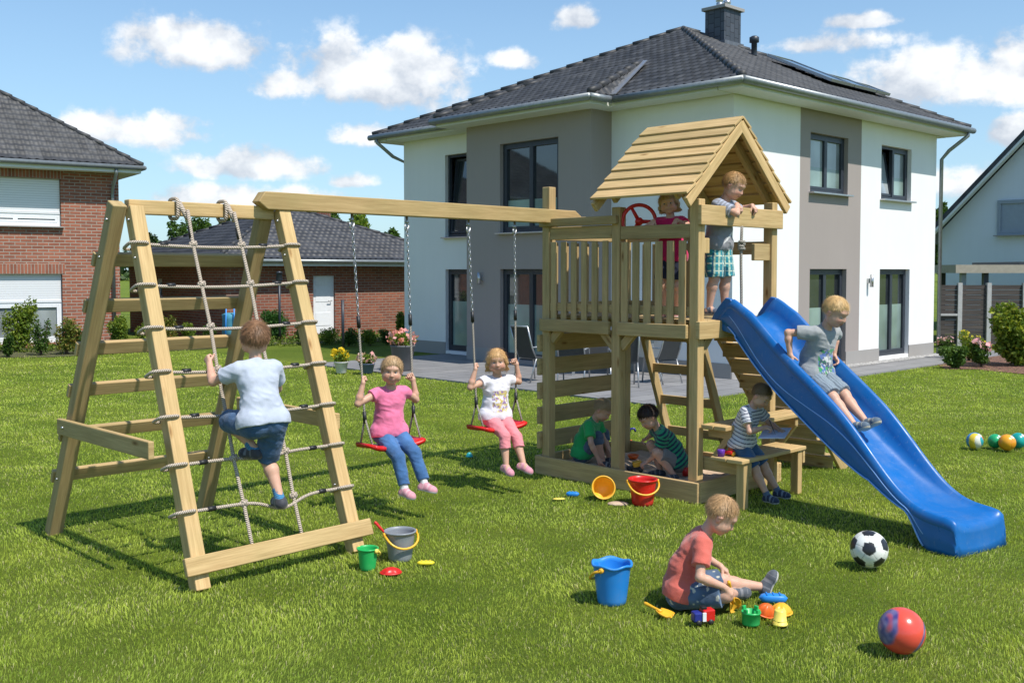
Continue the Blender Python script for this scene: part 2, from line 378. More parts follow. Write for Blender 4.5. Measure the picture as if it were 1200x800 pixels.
# ------------------------------------------------------------------ walls and windows
def facade(o, d, n, segs, Hh, ops, parent, mats, depth=.14, name='wall', plinth=0, z0=0, thick=.0):
    m = MB(); d = d.normalized()
    xs = sorted(set([round(x,4) for sg in segs for x in sg[:2]]+[round(v,4) for op in ops for v in op[:2]]))
    zs = sorted(set([z0, Hh]+[round(v,4) for op in ops for v in op[2:4] if z0 < v < Hh]))
    P = lambda x, z, k=0: o+d*x+UZ*z-n*k
    for i in range(len(xs)-1):
        xm = (xs[i]+xs[i+1])/2; mi = [sg[2] for sg in segs if sg[0]-1e-3 <= xm <= sg[1]+1e-3]
        if not mi: continue
        for j in range(len(zs)-1):
            zm = (zs[j]+zs[j+1])/2
            if any(op[0] < xm < op[1] and op[2] < zm < op[3] for op in ops): continue
            x0, x1, za, zb = xs[i], xs[i+1], zs[j], zs[j+1]
            m.quad(P(x0,za), P(x1,za), P(x1,zb), P(x0,zb), mi[0], [(x0,za),(x1,za),(x1,zb),(x0,zb)])
    for (x0,x1,za,zb) in [op[:4] for op in ops]:
        xm = (x0+x1)/2; mi = [sg[2] for sg in segs if sg[0] <= xm <= sg[1]][0]
        D = depth
        m.quad(P(x0,za), P(x0,zb), P(x0,zb,D), P(x0,za,D), mi, [(x0,za),(x0,zb),(x0+D,zb),(x0+D,za)])
        m.quad(P(x1,za,D), P(x1,zb,D), P(x1,zb), P(x1,za), mi, [(x1+D,za),(x1+D,zb),(x1,zb),(x1,za)])
        m.quad(P(x0,zb), P(x1,zb), P(x1,zb,D), P(x0,zb,D), mi, [(x0,zb),(x1,zb),(x1,zb+D),(x0,zb+D)])
        m.quad(P(x0,za,D), P(x1,za,D), P(x1,za), P(x0,za), mi, [(x0,za),(x1,za),(x1,za+D),(x0,za+D)])
    return m.build(name, mats, parent)
def window(o, d, n, x0, x1, z0, z1, parent, sashes=2, film=0, depth=.12, fm=None, gm=None, sill=True, name='window', tilt=None, fw=.055, bottom=.07):
    fm = fm or M_anth; gm = gm or M_glass; d = d.normalized()
    P = lambda x, z, k=0: o+d*x+UZ*z-n*k
    m = MB(); ax = (d, n, UZ)
    def bar(xa, xb, za, zb, k, th): m.box(P((xa+xb)/2, (za+zb)/2, k), (xb-xa, th, zb-za), ax)
    th = .07; k0 = depth
    bar(x0+.002, x0+fw, z0+.002, z1-.002, k0, th); bar(x1-fw, x1-.002, z0+.002, z1-.002, k0, th)
    bar(x0+fw, x1-fw, z1-fw, z1-.002, k0, th); bar(x0+fw, x1-fw, z0+.002, z0+bottom, k0, th)
    w_ = (x1-x0-2*fw)/sashes; panes = []
    for i in range(sashes):
        a = x0+fw+i*w_; b = a+w_; sw = .05
        if i: bar(a-.028, a+.028, z0+bottom, z1-fw, k0-.006, th)
        if tilt == i: panes.append((a, b, True)); continue
        for (p, q, r_, s_) in ((a+.004,a+sw,z0+bottom+.003,z1-fw-.003),(b-sw,b-.004,z0+bottom+.003,z1-fw-.003),(a+sw,b-sw,z1-fw-sw,z1-fw-.003),(a+sw,b-sw,z0+bottom+.003,z0+bottom+sw)):
            bar(p, q, r_, s_, k0-.012, th*.8)
        panes.append((a+sw, b-sw, False))
    w = m.build(name, fm, parent, bevel=0)
    for (a, b, tl) in panes:
        g = MB()
        if not tl:
            za, zb = z0+bottom+.05, z1-fw-.05
            zf = za+(zb-za)*film
            if film: g.quad(P(a,za,k0+.005), P(b,za,k0+.005), P(b,zf,k0+.005), P(a,zf,k0+.005), 1)
            g.quad(P(a,zf,k0+.005), P(b,zf,k0+.005), P(b,zb,k0+.005), P(a,zb,k0+.005), 0)
        else:
            g.quad(P(a,z0+bottom,k0+.2), P(b,z0+bottom,k0+.2), P(b,z1-fw,k0+.2), P(a,z1-fw,k0+.2), 0)
            tt = .16; s = MB(); U = (UZ*(z1-z0-.13)+(-n)*tt).normalized(); Nn = d.cross(U)
            zz = z0+bottom+.01; hh = z1-fw-zz-.01
            for (p, q) in ((a+.005,a+.05),(b-.05,b-.005)): s.beam(P(p/2+q/2,zz,k0), P(p/2+q/2,zz,k0)+U*hh, q-p, .05, up=n)
            for r_ in (.03, hh-.03): s.beam(P(a+.05,zz,k0)+U*r_, P(b-.05,zz,k0)+U*r_, .05, .05, up=n)
            s.build('tilted_sash', fm, w)
            c0 = P(a+.05,zz,k0+.004)+U*.05; c1 = P(b-.05,zz,k0+.004)+U*.05
            g.quad(c0, c1, c1+U*(hh-.1), c0+U*(hh-.1), 0)
        g.build('pane', [gm, M_film], w)
    if sill:
        g = MB(); g.box(P((x0+x1)/2, z0-.012, -.03), (x1-x0+.08, .16, .03), ax); g.build('sill', M_alu if fm is M_anth else M_plinth, w, bevel=.004)
    return w

# ------------------------------------------------------------------ pantile roof faces
def roof_face(poly, mat, parent, name='roof_slope', tw=.18, rl=.25, amp=.015, step=.013):
    """poly: 3D points, first two are the eave (left to right seen from outside)"""
    A, B = poly[0], poly[1]; s = (B-A).normalized(); nrm = s.cross(poly[2]-A).normalized(); tv = nrm.cross(s)
    if tv.z < 0: tv = -tv; 
    if nrm.z < 0: nrm = -nrm
    q = np.array([((p-A).dot(s), (p-A).dot(tv)) for p in poly]); 
    ds = tw/6; S0, S1 = q[:,0].min(), q[:,0].max(); T1 = q[:,1].max()
    sx_ = np.arange(S0, S1+ds, ds); rows = int(T1/rl)+1
    tl = []; hh = []
    for r_ in range(rows):
        for f_, h_ in ((0.001, 1), (.5, .5), (.985, 0.02)): tl.append((r_+f_)*rl); hh.append(h_*step)
    tl = np.array(tl); hh = np.array(hh)
    Sg, Tg = np.meshgrid(sx_, tl); ph = 2*np.pi*Sg/tw
    Z = amp*np.maximum(-.35, np.sin(ph)+.28*np.sin(2*ph))+hh[:,None]+.004
    V = np.array(A)[None,None]+Sg[...,None]*np.array(s)+Tg[...,None]*np.array(tv)+Z[...,None]*np.array(nrm)
    ns = len(sx_); i, j = np.meshgrid(np.arange(ns-1), np.arange(len(tl)-1)); 
    cs = (Sg[:-1,:-1]+Sg[1:,1:])/2; ct = (Tg[:-1,:-1]+Tg[1:,1:])/2
    ins = np.ones(cs.shape, bool)
    for k in range(len(q)):
        a, b = q[k], q[(k+1)%len(q)]; e = b-a
        ins &= (e[0]*(ct-a[1])-e[1]*(cs-a[0])) >= -.03
    if not ins.any(): 
        return
    f = np.stack([j*ns+i, j*ns+i+1, (j+1)*ns+i+1, (j+1)*ns+i], -1)[ins]
    o = np_mesh(name, V.reshape(-1,3), f, mat, parent=parent, smooth=True)
    ul = o.data.uv_layers.new(name='UVMap'); uvv = np.stack([Sg.ravel(), Tg.ravel()], -1)
    li = np.empty(len(o.data.loops), np.int32); o.data.loops.foreach_get('vertex_index', li); ul.data.foreach_set('uv', uvv[li].astype(np.float32).ravel())
    # closed underside so the roof is never see-through
    b = MB(); c = [p-nrm*.02 for p in poly]; b.add(c, [tuple(range(len(c)))]); b.build('underlay', M_lead, o)
    return o
def ridge_caps(p, q, mat, parent, r=.060, name='hip_tile'):
    d = (q-p); n = max(1, int(d.length/.38)); d = d/n; m = MB()
    for i in range(n):
        a = p+d*i; b = p+d*(i+1.08); m.tube([a+UZ*.02, b-UZ*.004], [r*1.04, r*.95], 10)
    return m.build(name, mat, parent)
def gutter(pts, parent, r=.062, z=0):
    m = MB()
    for a, b in zip(pts[:-1], pts[1:]): m.tube([a, b], r, 10)
    return m.build('gutter', M_gutter, parent)
def downpipe(pts, parent, r=.04):
    m = MB(); m.tube(pts, r, 10)
    return m.build('downpipe', M_gutter, parent)

# ------------------------------------------------------------------ white house
LR, LL = 7.57, 8.8; EZ = 4.72
house = thing('white_house', P0, 'white and taupe two storey house with dark hipped tile roof behind the play tower', 'house')
sR = lambda px: s_at(P0, DR, px); 
nR = -DL; nL = -DR
b0, b1 = sR(936), sR(1007.5)
zR = lambda px, py: z_at(H(sR(px), 0), px, py)
opsR = []
for (xa, xb, ya, yb, nm) in ((948,992,158,226,'w'),(1031,1066,173,236,'w'),(949,992,314.5,429,'d'),(1031,1066,316,424,'d')):
    pm = (xa+xb)/2; opsR.append([sR(xa), sR(xb), zR(pm, yb), zR(pm, ya), nm])
opsR[2][2] = opsR[3][2] = .09; zt = (opsR[2][3]+opsR[3][3])/2; opsR[2][3] = opsR[3][3] = zt
zb_ = (opsR[0][2]+opsR[1][2])/2; ztt = (opsR[0][3]+opsR[1][3])/2
for q in (0,1): opsR[q][2] = zb_; opsR[q][3] = ztt
facade(P0, DR, nR, [(0,b0,0),(b0,b1,1),(b1,LR,0)], EZ, [tuple(o[:4]) for o in opsR], house, [M_white, M_taupe])
window(P0, DR, nR, *opsR[0][:4], house, film=.42, gm=M_curtain); window(P0, DR, nR, *opsR[1][:4], house, film=.42, tilt=0, gm=M_curtain)
window(P0, DR, nR, *opsR[2][:4], house, film=.6, sill=False, name='patio_door'); window(P0, DR, nR, *opsR[3][:4], house, film=.6, sill=False, name='patio_door')
# left face with bay
PB = .56; sb0 = 2.63; sL = lambda px: s_at(P0, DL, px)
B0 = H(-PB, sb0); sBy = lambda px: s_at(B0, DL, px); BW = sBy(547)
zL = lambda px, py: z_at(H(0, sL(px)), px, py); zB = lambda px, py: z_at(B0+DL*sBy(px), px, py)
ltop, lbot = zL(530,181), zL(530,278); dtop = zt
ops = [(sL(560), sL(522), lbot, ltop), (sL(560), sL(522), .09, dtop)]
ops2 = [(sb0+BW+.02, o[1], o[2], o[3]) for o in ops]
facade(P0, DL, nL, [(0,sb0,0)], EZ, [], house, [M_white]); facade(P0, DL, nL, [(sb0+BW,LL,0)], EZ, ops2, house, [M_white])
window(P0, DL, nL, *ops2[0], house, sashes=1, film=.0, tilt=0, name='window'); window(P0, DL, nL, *ops2[1], house, sashes=1, film=.62, sill=False, name='patio_door')
wt, wb = zB(617,165), zB(617,272)
opb = [(sBy(654), sBy(586), wb, wt), (sBy(654), sBy(586), .09, dtop)]
facade(B0, DL, nL, [(0,BW,0)], EZ, opb, house, [M_taupe], name='bay_wall')
w_ = window(B0, DL, nL, *opb[0], house, film=.34, name='window'); window(B0, DL, nL, *opb[1], house, film=.62, sill=False, name='patio_door')
m = MB()   # bay returns
for s_ in (0, BW):
    m = MB(); a = B0+DL*s_; m.quad(a, a+DR*PB, a+DR*PB+UZ*EZ, a+UZ*EZ, 0); m.build('bay_wall', M_taupe, house)
m = MB()   # back walls
m.quad(H(LR,0), H(LR,LL), H(LR,LL,EZ), H(LR,0,EZ)); m.build('wall', M_white, house); m = MB(); m.quad(H(0,LL), H(LR,LL), H(LR,LL,EZ), H(0,LL,EZ)); m.build('wall', M_white, house)
# plinth, 12 mm proud, skipping doors
m = MB()
def plinth(o, d, n, spans, h=.27):
    for a, b in spans: m = MB(); m.box(o+d*((a+b)/2)+UZ*(h/2)+n*.002, (b-a, .02, h), (d, n, UZ)); m.build('plinth', M_plinth, house)
plinth(P0, DR, nR, [(0,opsR[2][0]),(opsR[2][1],opsR[3][0]),(opsR[3][1],LR)]); plinth(P0, DL, nL, [(0,sb0),(ops2[1][1],LL)])
plinth(B0, DL, nL, [(0,opb[1][0]),(opb[1][1],BW)]); plinth(B0, DR, DL*-1, [(0,PB)])
# roof
OV = .5; RZ = 4.86; E = lambda a, b: H(a, b, RZ)
c00, cR, cB, cL = E(-OV,-OV), E(LR+OV,-OV), E(LR+OV,LL+OV), E(-OV,LL+OV)
apex = Vector((3.76, 22.75, 7.12))
roof = thing_r = None
rf = roof_face([c00, cR, apex], M_tile, house); roof_face([cL, c00, apex], M_tile, house); roof_face([cR, cB, apex], M_tile, house); roof_face([cB, cL, apex], M_tile, house)
for e_ in (c00, cR, cL, cB): ridge_caps(e_+UZ*.0, apex, M_tile, house)
# bay roof
yin = 1.75; kk = (apex.z-RZ)/(LR/2+OV); TZ = RZ+kk*yin+.03
ba, bb = sb0-.42, sb0+BW+.42
A1_, A2_ = H(-PB-OV, bb, RZ), H(-PB-OV, ba, RZ); T1_, T2_ = H(-OV+yin, bb-.75, TZ), H(-OV+yin, ba+.75, TZ)
roof_face([A1_, A2_, T2_, T1_], M_tile, house, 'bay_roof')
roof_face([A2_, H(-OV+.05, ba, RZ+.02), T2_], M_tile, house, 'bay_roof'); roof_face([H(-OV+.05, bb, RZ+.02), A1_, T1_], M_tile, house, 'bay_roof')
ridge_caps(A2_+UZ*.02, T2_, M_tile, house); ridge_caps(A1_+UZ*.02, T1_, M_tile, house)
m = MB(); m.beam(H(-OV-.02, ba-.03, RZ+.035), T2_+UZ*.02-DL*.06, .14, .02, up=(0,0,1)); m.build('flashing', M_alu, house)
# soffit boxes
m = MB(); zc = EZ+.055; hS = .15
ax = (DR, DL, UZ)
m.box(H((LR+.0)/2, -OV/2-.0, zc), (LR+2*OV-.06, OV-.05, hS), ax); m.box(H(-OV/2, LL/2+.0, zc), (OV-.05, LL+.0, hS), ax)
m.box(H(LR+OV/2, LL/2, zc), (OV-.05, LL, hS), ax); m.box(H(LR/2, LL+OV/2, zc), (LR+2*OV-.06, OV-.05, hS), ax)
m.box(H(-PB-OV/2+.0, (ba+bb)/2, zc-.003), (OV-.05, bb-ba-.06, hS), ax); m.box(H(-PB/2-.02, sb0+BW/2, zc-.002), (PB+.02, BW+.75, hS), ax)
m.build('soffit', M_fascia, house)
gz = RZ-.06
g0 = lambda a, b: H(a, b, gz)
gutter([g0(LR+OV+.05,-OV-.05), g0(-OV-.05,-OV-.05), g0(-OV-.05, ba-.05), g0(-PB-OV-.05, ba-.05), g0(-PB-OV-.05, bb+.05), g0(-OV-.05, bb+.05), g0(-OV-.05, LL+OV+.05)], house)
downpipe([H(LR+.32,-OV-.04,gz), H(LR+.3,-OV-.04,gz-.12), H(LR+.16,-.2,gz-.42), H(LR+.12,-.06,gz-.6), H(LR+.12,-.06,.0)], house)
downpipe([H(-OV-.04,LL+.3,gz), H(-OV-.04,LL+.28,gz-.12), H(-.2,LL+.14,gz-.42), H(.3,LL+.07,gz-.6), H(.3,LL+.07,.0)], house)
# chimney
ct = s_at
ch = Vector((4.62, 22.7, -.0))
m = MB(); m.box(ch+UZ*(6.83), (.62,.5,1.3), ax); 
def slate_mat():
    t = NT('slate_cladding'); g = t.n('TexCoord').outputs['Object']; b = t.n('TexBrick'); t.l(t.n('UVMap').outputs[0], b.inputs['Vector']); b.inputs['Scale'].default_value = 1
    b.inputs['Brick Width'].default_value = .2; b.inputs['Row Height'].default_value = .16; b.inputs['Mortar Size'].default_value = .01
    b.inputs['Color1'].default_value = (.075,.08,.095,1); b.inputs['Color2'].default_value = (.045,.05,.06,1); b.inputs['Mortar'].default_value = (.02,.02,.025,1)
    t.col(b.outputs[0]); t.set(Roughness=.5); t.bump(b.outputs[1], .5, -.01); return t.m
cm = m.build('chimney', slate_mat(), house)
m = MB(); m.box(ch+UZ*7.50, (.74,.62,.07), ax); m.build('chimney_cap', M_plinth, cm, bevel=.006)
m = MB()
for q in (-.13, .15): m.lathe([(.07,0),(.075,.1),(.06,.12),(.085,.14),(.08,.2),(.0,.21)], ch+DR*q+UZ*7.53, 12)
m.build('chimney_pot', M_alu, cm)
m = MB(); m.box(ch+UZ*6.72, (.72,.6,.1), ax); m.build('flashing', M_lead, cm)
# solar panels + vent on the right slope
up_r = (apex-(c00+cR)/2); tR = (up_r-DR*up_r.dot(DR)).normalized(); nrmR = DR.cross(tR).normalized()
if nrmR.z < 0: nrmR = -nrmR
mid = c00+DR*((apex-c00).dot(DR))
sp_ = lambda a, t: mid+DR*a+tR*t+nrmR*.11
for (a0, a1) in ((.15,1.05),(1.08,1.98),(2.01,2.6)):
    t1 = 2.95-.0*(a0); t0 = 1.35
    tt1 = min(t1, 4.4-1.18*a1)
    if tt1-t0 < .3: tt1 = t0+.55
    m = MB(); c = (sp_(a0,t0)+sp_(a1,tt1))/2; m.box(c, (a1-a0, tt1-t0, .05), (DR, tR, nrmR)); pn = m.build('solar_panel', M_solar, house)
    m = MB(); e = .02
    for (x0_,y0_,x1_,y1_) in ((a0,t0,a1,t0),(a0,tt1,a1,tt1),(a0,t0,a0,tt1),(a1,t0,a1,tt1)): m.beam(sp_(x0_,y0_)+nrmR*.012, sp_(x1_,y1_)+nrmR*.012, .03, .055, up=nrmR)
    m.build('panel_frame', M_alu, pn)
m = MB(); m.lathe([(.06,-.1),(.06,.16),(.1,.17),(.1,.27),(.05,.3),(0,.3)], sp_(.0,3.2), 14); m.build('vent_pipe', M_anth, house)
# wall lamps
for (o_, d_, n_, px_, py_) in ((P0, DR, nR, 1017, 329), (B0, DL, nL, 565, 326)):
    s_ = s_at(o_, d_, px_); P = o_+d_*s_; z_ = z_at(P, px_, py_); m = MB()
    m.box(P+n_*.02+UZ*z_, (.07,.04,.09), (d_, n_, UZ)); m.lathe([(0,-.12),(.035,-.12),(.035,.12),(0,.12)], P+n_*.085+UZ*z_, 14); m.box(P+n_*.05+UZ*z_, (.02,.05,.02), (d_, n_, UZ))
    m.build('wall_lamp', M_alu, house)

# ------------------------------------------------------------------ generic hip roof box house
def hip(o, d, b, la, lb, ez, k, parent, tile, ov=.45):
    P = lambda x, y, z: o+d*x+b*y+UZ*z
    c = [P(-ov,-ov,ez), P(la+ov,-ov,ez), P(la+ov,lb+ov,ez), P(-ov,lb+ov,ez)]
    h = min(la, lb)/2+ov
    if la >= lb: r1, r2 = P(-ov+h,lb/2,ez+k*h), P(la+ov-h,lb/2,ez+k*h); fs = [[c[0],c[1],r2,r1],[c[1],c[2],r2],[c[2],c[3],r1,r2],[c[3],c[0],r1]]; hips = [(c[0],r1),(c[1],r2),(c[2],r2),(c[3],r1),(r1,r2)]
    else: r1, r2 = P(la/2,-ov+h,ez+k*h), P(la/2,lb+ov-h,ez+k*h); fs = [[c[0],c[1],r1],[c[1],c[2],r2,r1],[c[2],c[3],r2],[c[3],c[0],r1,r2]]; hips = [(c[0],r1),(c[1],r1),(c[2],r2),(c[3],r2),(r1,r2)]
    for f in fs: roof_face(f, tile, parent)
    for a, q in hips: ridge_caps(a, q, tile, parent)
    m = MB(); ax = (d, b, UZ); zz = ez-.12
    for (x, y, lx, ly) in ((la/2,-ov/2,la+2*ov-.05,ov-.04),(la/2,lb+ov/2,la+2*ov-.05,ov-.04),(-ov/2,lb/2,ov-.04,lb),(la+ov/2,lb/2,ov-.04,lb)): m.box(P(x,y,zz), (lx,ly,.14), ax)
    m.build('soffit', M_fascia, parent)
    gutter([P(-ov-.04,lb+ov,ez-.06), P(-ov-.04,-ov-.04,ez-.06), P(la+ov+.04,-ov-.04,ez-.06), P(la+ov+.04,lb+ov,ez-.06)], parent, .055)
# left brick house
dF = Vector((.82,.57,0)).normalized(); dB = Vector((-dF.y,dF.x,0)); kx = (141-600)/F
Pc = Vector((kx*25, 25, 0)); LA, LB = 13.0, 8.0; O1 = Pc-dF*LA
brick = thing('brick_house', Pc, 'red brick house with white roller shutters and dark hip roof at the left edge', 'house')
sF = lambda px: s_at(O1, dF, px)
def zF(px, py): return z_at(O1+dF*sF(px), px, py)
wx1 = sF(73); wx0 = wx1-1.95
u_t, u_b = zF(40,208.5), zF(40,265); l_t = zF(40,321)
opf = [(wx0,wx1,u_b,u_t),(wx0,wx1,.12,l_t),(wx0-4.5,wx0-2.6,u_b,u_t),(wx0-4.5,wx0-2.6,.12,l_t)]
BE = 4.22
facade(O1, dF, -dB, [(0,LA,0)], BE, opf, brick, [M_brick])
m = MB(); m.quad(Pc, Pc+dB*LB, Pc+dB*LB+UZ*BE, Pc+UZ*BE, 0, [(0,0),(LB,0),(LB,BE),(0,BE)]); m.quad(O1, O1+dB*LB, O1+dB*LB+UZ*BE, O1+UZ*BE, 0, [(0,0),(LB,0),(LB,BE),(0,BE)])
m.quad(O1+dB*LB, Pc+dB*LB, Pc+dB*LB+UZ*BE, O1+dB*LB+UZ*BE, 0, [(0,0),(LA,0),(LA,BE),(0,BE)]); m.build('wall', M_brick, brick)
for (a, b_, z0_, z1_) in opf:
    up_ = z0_ > 1; rz = z0_+(z1_-z0_)*(.27 if up_ else .59)
    window(O1, dF, -dB, a, b_, z0_, rz, brick, 2, fm=M_wframe, gm=M_curtain if not up_ else M_glass, sill=up_, depth=.12, fw=.07, bottom=.1)
    m = MB(); q = [O1+dF*x+UZ*z+dB*.09 for x, z in ((a+.01,rz+.002),(b_-.01,rz+.002),(b_-.01,z1_-.002),(a+.01,z1_-.002))]
    m.quad(*q, 0, [(a,rz),(b_,rz),(b_,z1_),(a,z1_)]); m.box(O1+dF*((a+b_)/2)+UZ*(rz+.02)+dB*.085, (b_-a-.03,.03,.05), (dF,dB,UZ)); m.build('roller_shutter', M_shut, brick)
    m = MB(); m.box(O1+dF*((a+b_)/2)+UZ*(z1_+.121)-dB*.0, (b_-a+.1, .02, .238), (dF,dB,UZ))
    o_ = m.build('lintel', M_soldier, brick)
    ul = o_.data.uv_layers[0]
    for lp in o_.data.loops:
        v_ = o_.data.vertices[lp.vertex_index].co; ul.data[lp.index].uv = (Vector((v_.x,v_.y,0)).dot(dF), v_.z-z1_-.0)
hip(O1, dF, dB, LA, LB, BE+.13, .70, brick, M_tile)
gz = BE+.02; cc_ = Pc-dB*.46-dF*.16
downpipe([cc_+UZ*gz, cc_+UZ*(gz-.1), Pc-dF*.16-dB*.1+UZ*(gz-.45), Pc-dF*.16-dB*.06+UZ*(gz-.6), Pc-dF*.16-dB*.06], brick)
# brick bungalow
Pg = Vector(((265-600)/F*26, 26, 0)); gR = Vector((.74,.67,0)).normalized(); gB = Vector((-gR.y,gR.x,0))
bung = thing('brick_bungalow', Pg, 'low brick outbuilding with white door and dark hip roof behind the garden bed', 'building')
sG = lambda px: s_at(Pg, gR, px); GE = 2.0
dx0, dx1 = sG(367), sG(392.5); zt2 = z_at(Pg+gR*dx0, 380, 323)
GL, GB = 7.2, 6.2
facade(Pg, gR, -gB, [(0,GL,0)], GE, [(dx0,dx1,.1,zt2)], bung, [M_brick2])
m = MB(); m.box(Pg+gR*((dx0+dx1)/2)+gB*.1+UZ*((zt2+.1)/2), (dx1-dx0,.06,zt2-.1), (gR,gB,UZ)); dr = m.build('door', M_wframe, bung)
m = MB(); m.tube([Pg+gR*(dx1-.1)+gB*.04+UZ*1.0, Pg+gR*(dx1-.1)+gB*.0+UZ*1.0, Pg+gR*(dx1-.22)+gB*.0+UZ*1.0], .012); m.build('handle', M_alu, dr)
for z_ in (.5,1.15,1.6):
    m = MB(); m.box(Pg+gR*((dx0+dx1)/2)+gB*.066+UZ*z_, (dx1-dx0-.22,.01,.36), (gR,gB,UZ)); m.build('door_panel', M_wframe, dr, bevel=.004)
sg = s_at(Pg, gB, 182); 
facade(Pg, gB, -gR, [(0,GB,0)], GE, [(sg-.45,sg+.05,1.0,1.6)], bung, [M_brick2]); window(Pg, gB, -gR, sg-.45, sg+.05, 1.0, 1.6, bung, 1, fm=M_wframe, sill=True)
Q = lambda a, b: Pg+gR*a+gB*b
for (a,b) in ((Q(GL,0),Q(GL,GB)),(Q(GL,GB),Q(0,GB))): m = MB(); m.quad(a,b,b+UZ*GE,a+UZ*GE,0,[(0,0),(7,0),(7,GE),(0,GE)]); m.build('wall', M_brick2, bung)
hip(Pg, gR, gB, GL, GB, GE+.13, .42, bung, M_tile2)
m = MB(); q = Q(GL-.6, GB-.2); m.box(q+UZ*3.2, (.4,.4,1.6)); m.build('chimney', M_brick2, bung)
# grey gabled house on the right
nb = Vector((13.35,32,0)); nd = -DL
gh = thing('grey_white_house', nb, 'pale gabled house with a steep dark roof at the right edge', 'house')
Wn = 8.0; zl, kz = 3.05, 1.02
pk = zl+kz*Wn/2
wx = s_at(nb, nd, 1168); wz0, wz1 = z_at(nb+nd*wx,1180,276), z_at(nb+nd*wx,1180,235)
ax_ = lambda s, z, k=0: nb+nd*s+UZ*z+DR*k
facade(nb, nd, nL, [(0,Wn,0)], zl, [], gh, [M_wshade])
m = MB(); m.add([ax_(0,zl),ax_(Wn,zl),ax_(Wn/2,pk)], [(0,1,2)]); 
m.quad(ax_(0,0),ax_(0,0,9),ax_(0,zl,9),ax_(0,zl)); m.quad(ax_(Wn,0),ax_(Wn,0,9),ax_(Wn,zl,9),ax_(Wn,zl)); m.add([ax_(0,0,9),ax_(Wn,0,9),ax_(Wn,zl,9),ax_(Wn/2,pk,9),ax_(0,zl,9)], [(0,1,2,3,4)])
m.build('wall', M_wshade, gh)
window(nb-DR*.13, nd, nL, wx, wx+1.3, wz0, wz1, gh, 1, fm=M_gshut, gm=M_gshut, depth=.1)
e0 = ax_(-.45,zl-.46*kz+.1,-.35); e1 = ax_(-.45,zl-.46*kz+.1,9.3); r0 = ax_(Wn/2,pk+.1,-.35); r1 = ax_(Wn/2,pk+.1,9.3); f0 = ax_(Wn+.45,zl-.46*kz+.1,-.35); f1 = ax_(Wn+.45,zl-.46*kz+.1,9.3)
roof_face([e1,e0,r0,r1], M_tile2, gh); roof_face([f0,f1,r1,r0], M_tile2, gh)
m = MB(); dd = UZ*.1
m.beam(e0-dd, r0-dd, .06, .2, up=DR); m.beam(f0-dd, r0-dd, .06, .2, up=DR); m.build('bargeboard', M_fascia, gh)
m = MB(); m.beam(e0+UZ*.02, r0+UZ*.02, .2, .06, up=DR); m.beam(f0+UZ*.02, r0+UZ*.02, .2, .06, up=DR); m.build('verge_tile', M_tile2, gh)
# carport in front of it
cpz = 1.86; a = At(1118,318,25); a.z = cpz; cw = 6.0
cp = thing('carport', (a.x,a.y,0), 'flat roofed beige carport behind the dark fence', 'carport')
m = MB(); m.box(a+Vector((cw/2,1.5,0)), (cw,3.2,.2)); m.build('roof', simple('carport_beige', (.36,.32,.25), .7, .1), cp)
m = MB(); m.box(a+Vector((cw/2+.8,1.3,.14)), (cw-1.6,2.6,.07)); m.build('roof_edge', M_anth, cp)
for (x, y) in ((.35,.3),(.9,.3),(5.7,.3),(.9,2.8),(5.7,2.8)):
    m = MB(); m.box(Vector((a.x+x,a.y+y,cpz/2-.05)), (.12,.12,cpz-.1)); m.build('post', M_anth if x > .4 else M_gutter, cp)
# dark slatted fence
fe0 = G(1096,404); fe0 = Vector((fe0.x, 24.2, 0)); fx0 = (1098-600)/F*24.2
fen = thing('garden_fence', (fx0,24.2,0), 'dark brown board fence with light grey posts beside the white house', 'fence')
t = NT('fence_boards_dark'); g = t.mapv(t.n('TexCoord').outputs['Object'], (1.5,1.5,26)); n1 = t.noise(1, 6, g)
t.col(t.ramp(n1, [(.3,(.028,.022,.02)),(.7,(.10,.08,.07))])); t.set(Roughness=.75); t.bump(n1, .6, .006); M_fb = t.m
px_ = [1098,1124,1158,1200,1242,1284]; xs = [(p-600)/F*24.2 for p in px_]; fz = 1.49
for i in range(len(xs)-1):
    m = MB()
    for k in range(12):
        z = .08+k*.117; m.box(((xs[i]+xs[i+1])/2, 24.2, z+.055), (xs[i+1]-xs[i]-.1, .025, .109))
    m.build('board_panel', M_fb, fen)
for x in xs[1:]:
    m = MB(); m.box((x,24.18,fz/2+.02), (.1,.1,fz+.04)); m.build('post', simple('post_grey', (.42,.41,.4), .6), fen)
m = MB(); m.box(((xs[0]+xs[1])/2,24.15,.78), (xs[1]-xs[0],.03,.05)); m.build('rail', simple('post_grey', (.42,.41,.4), .6), fen)
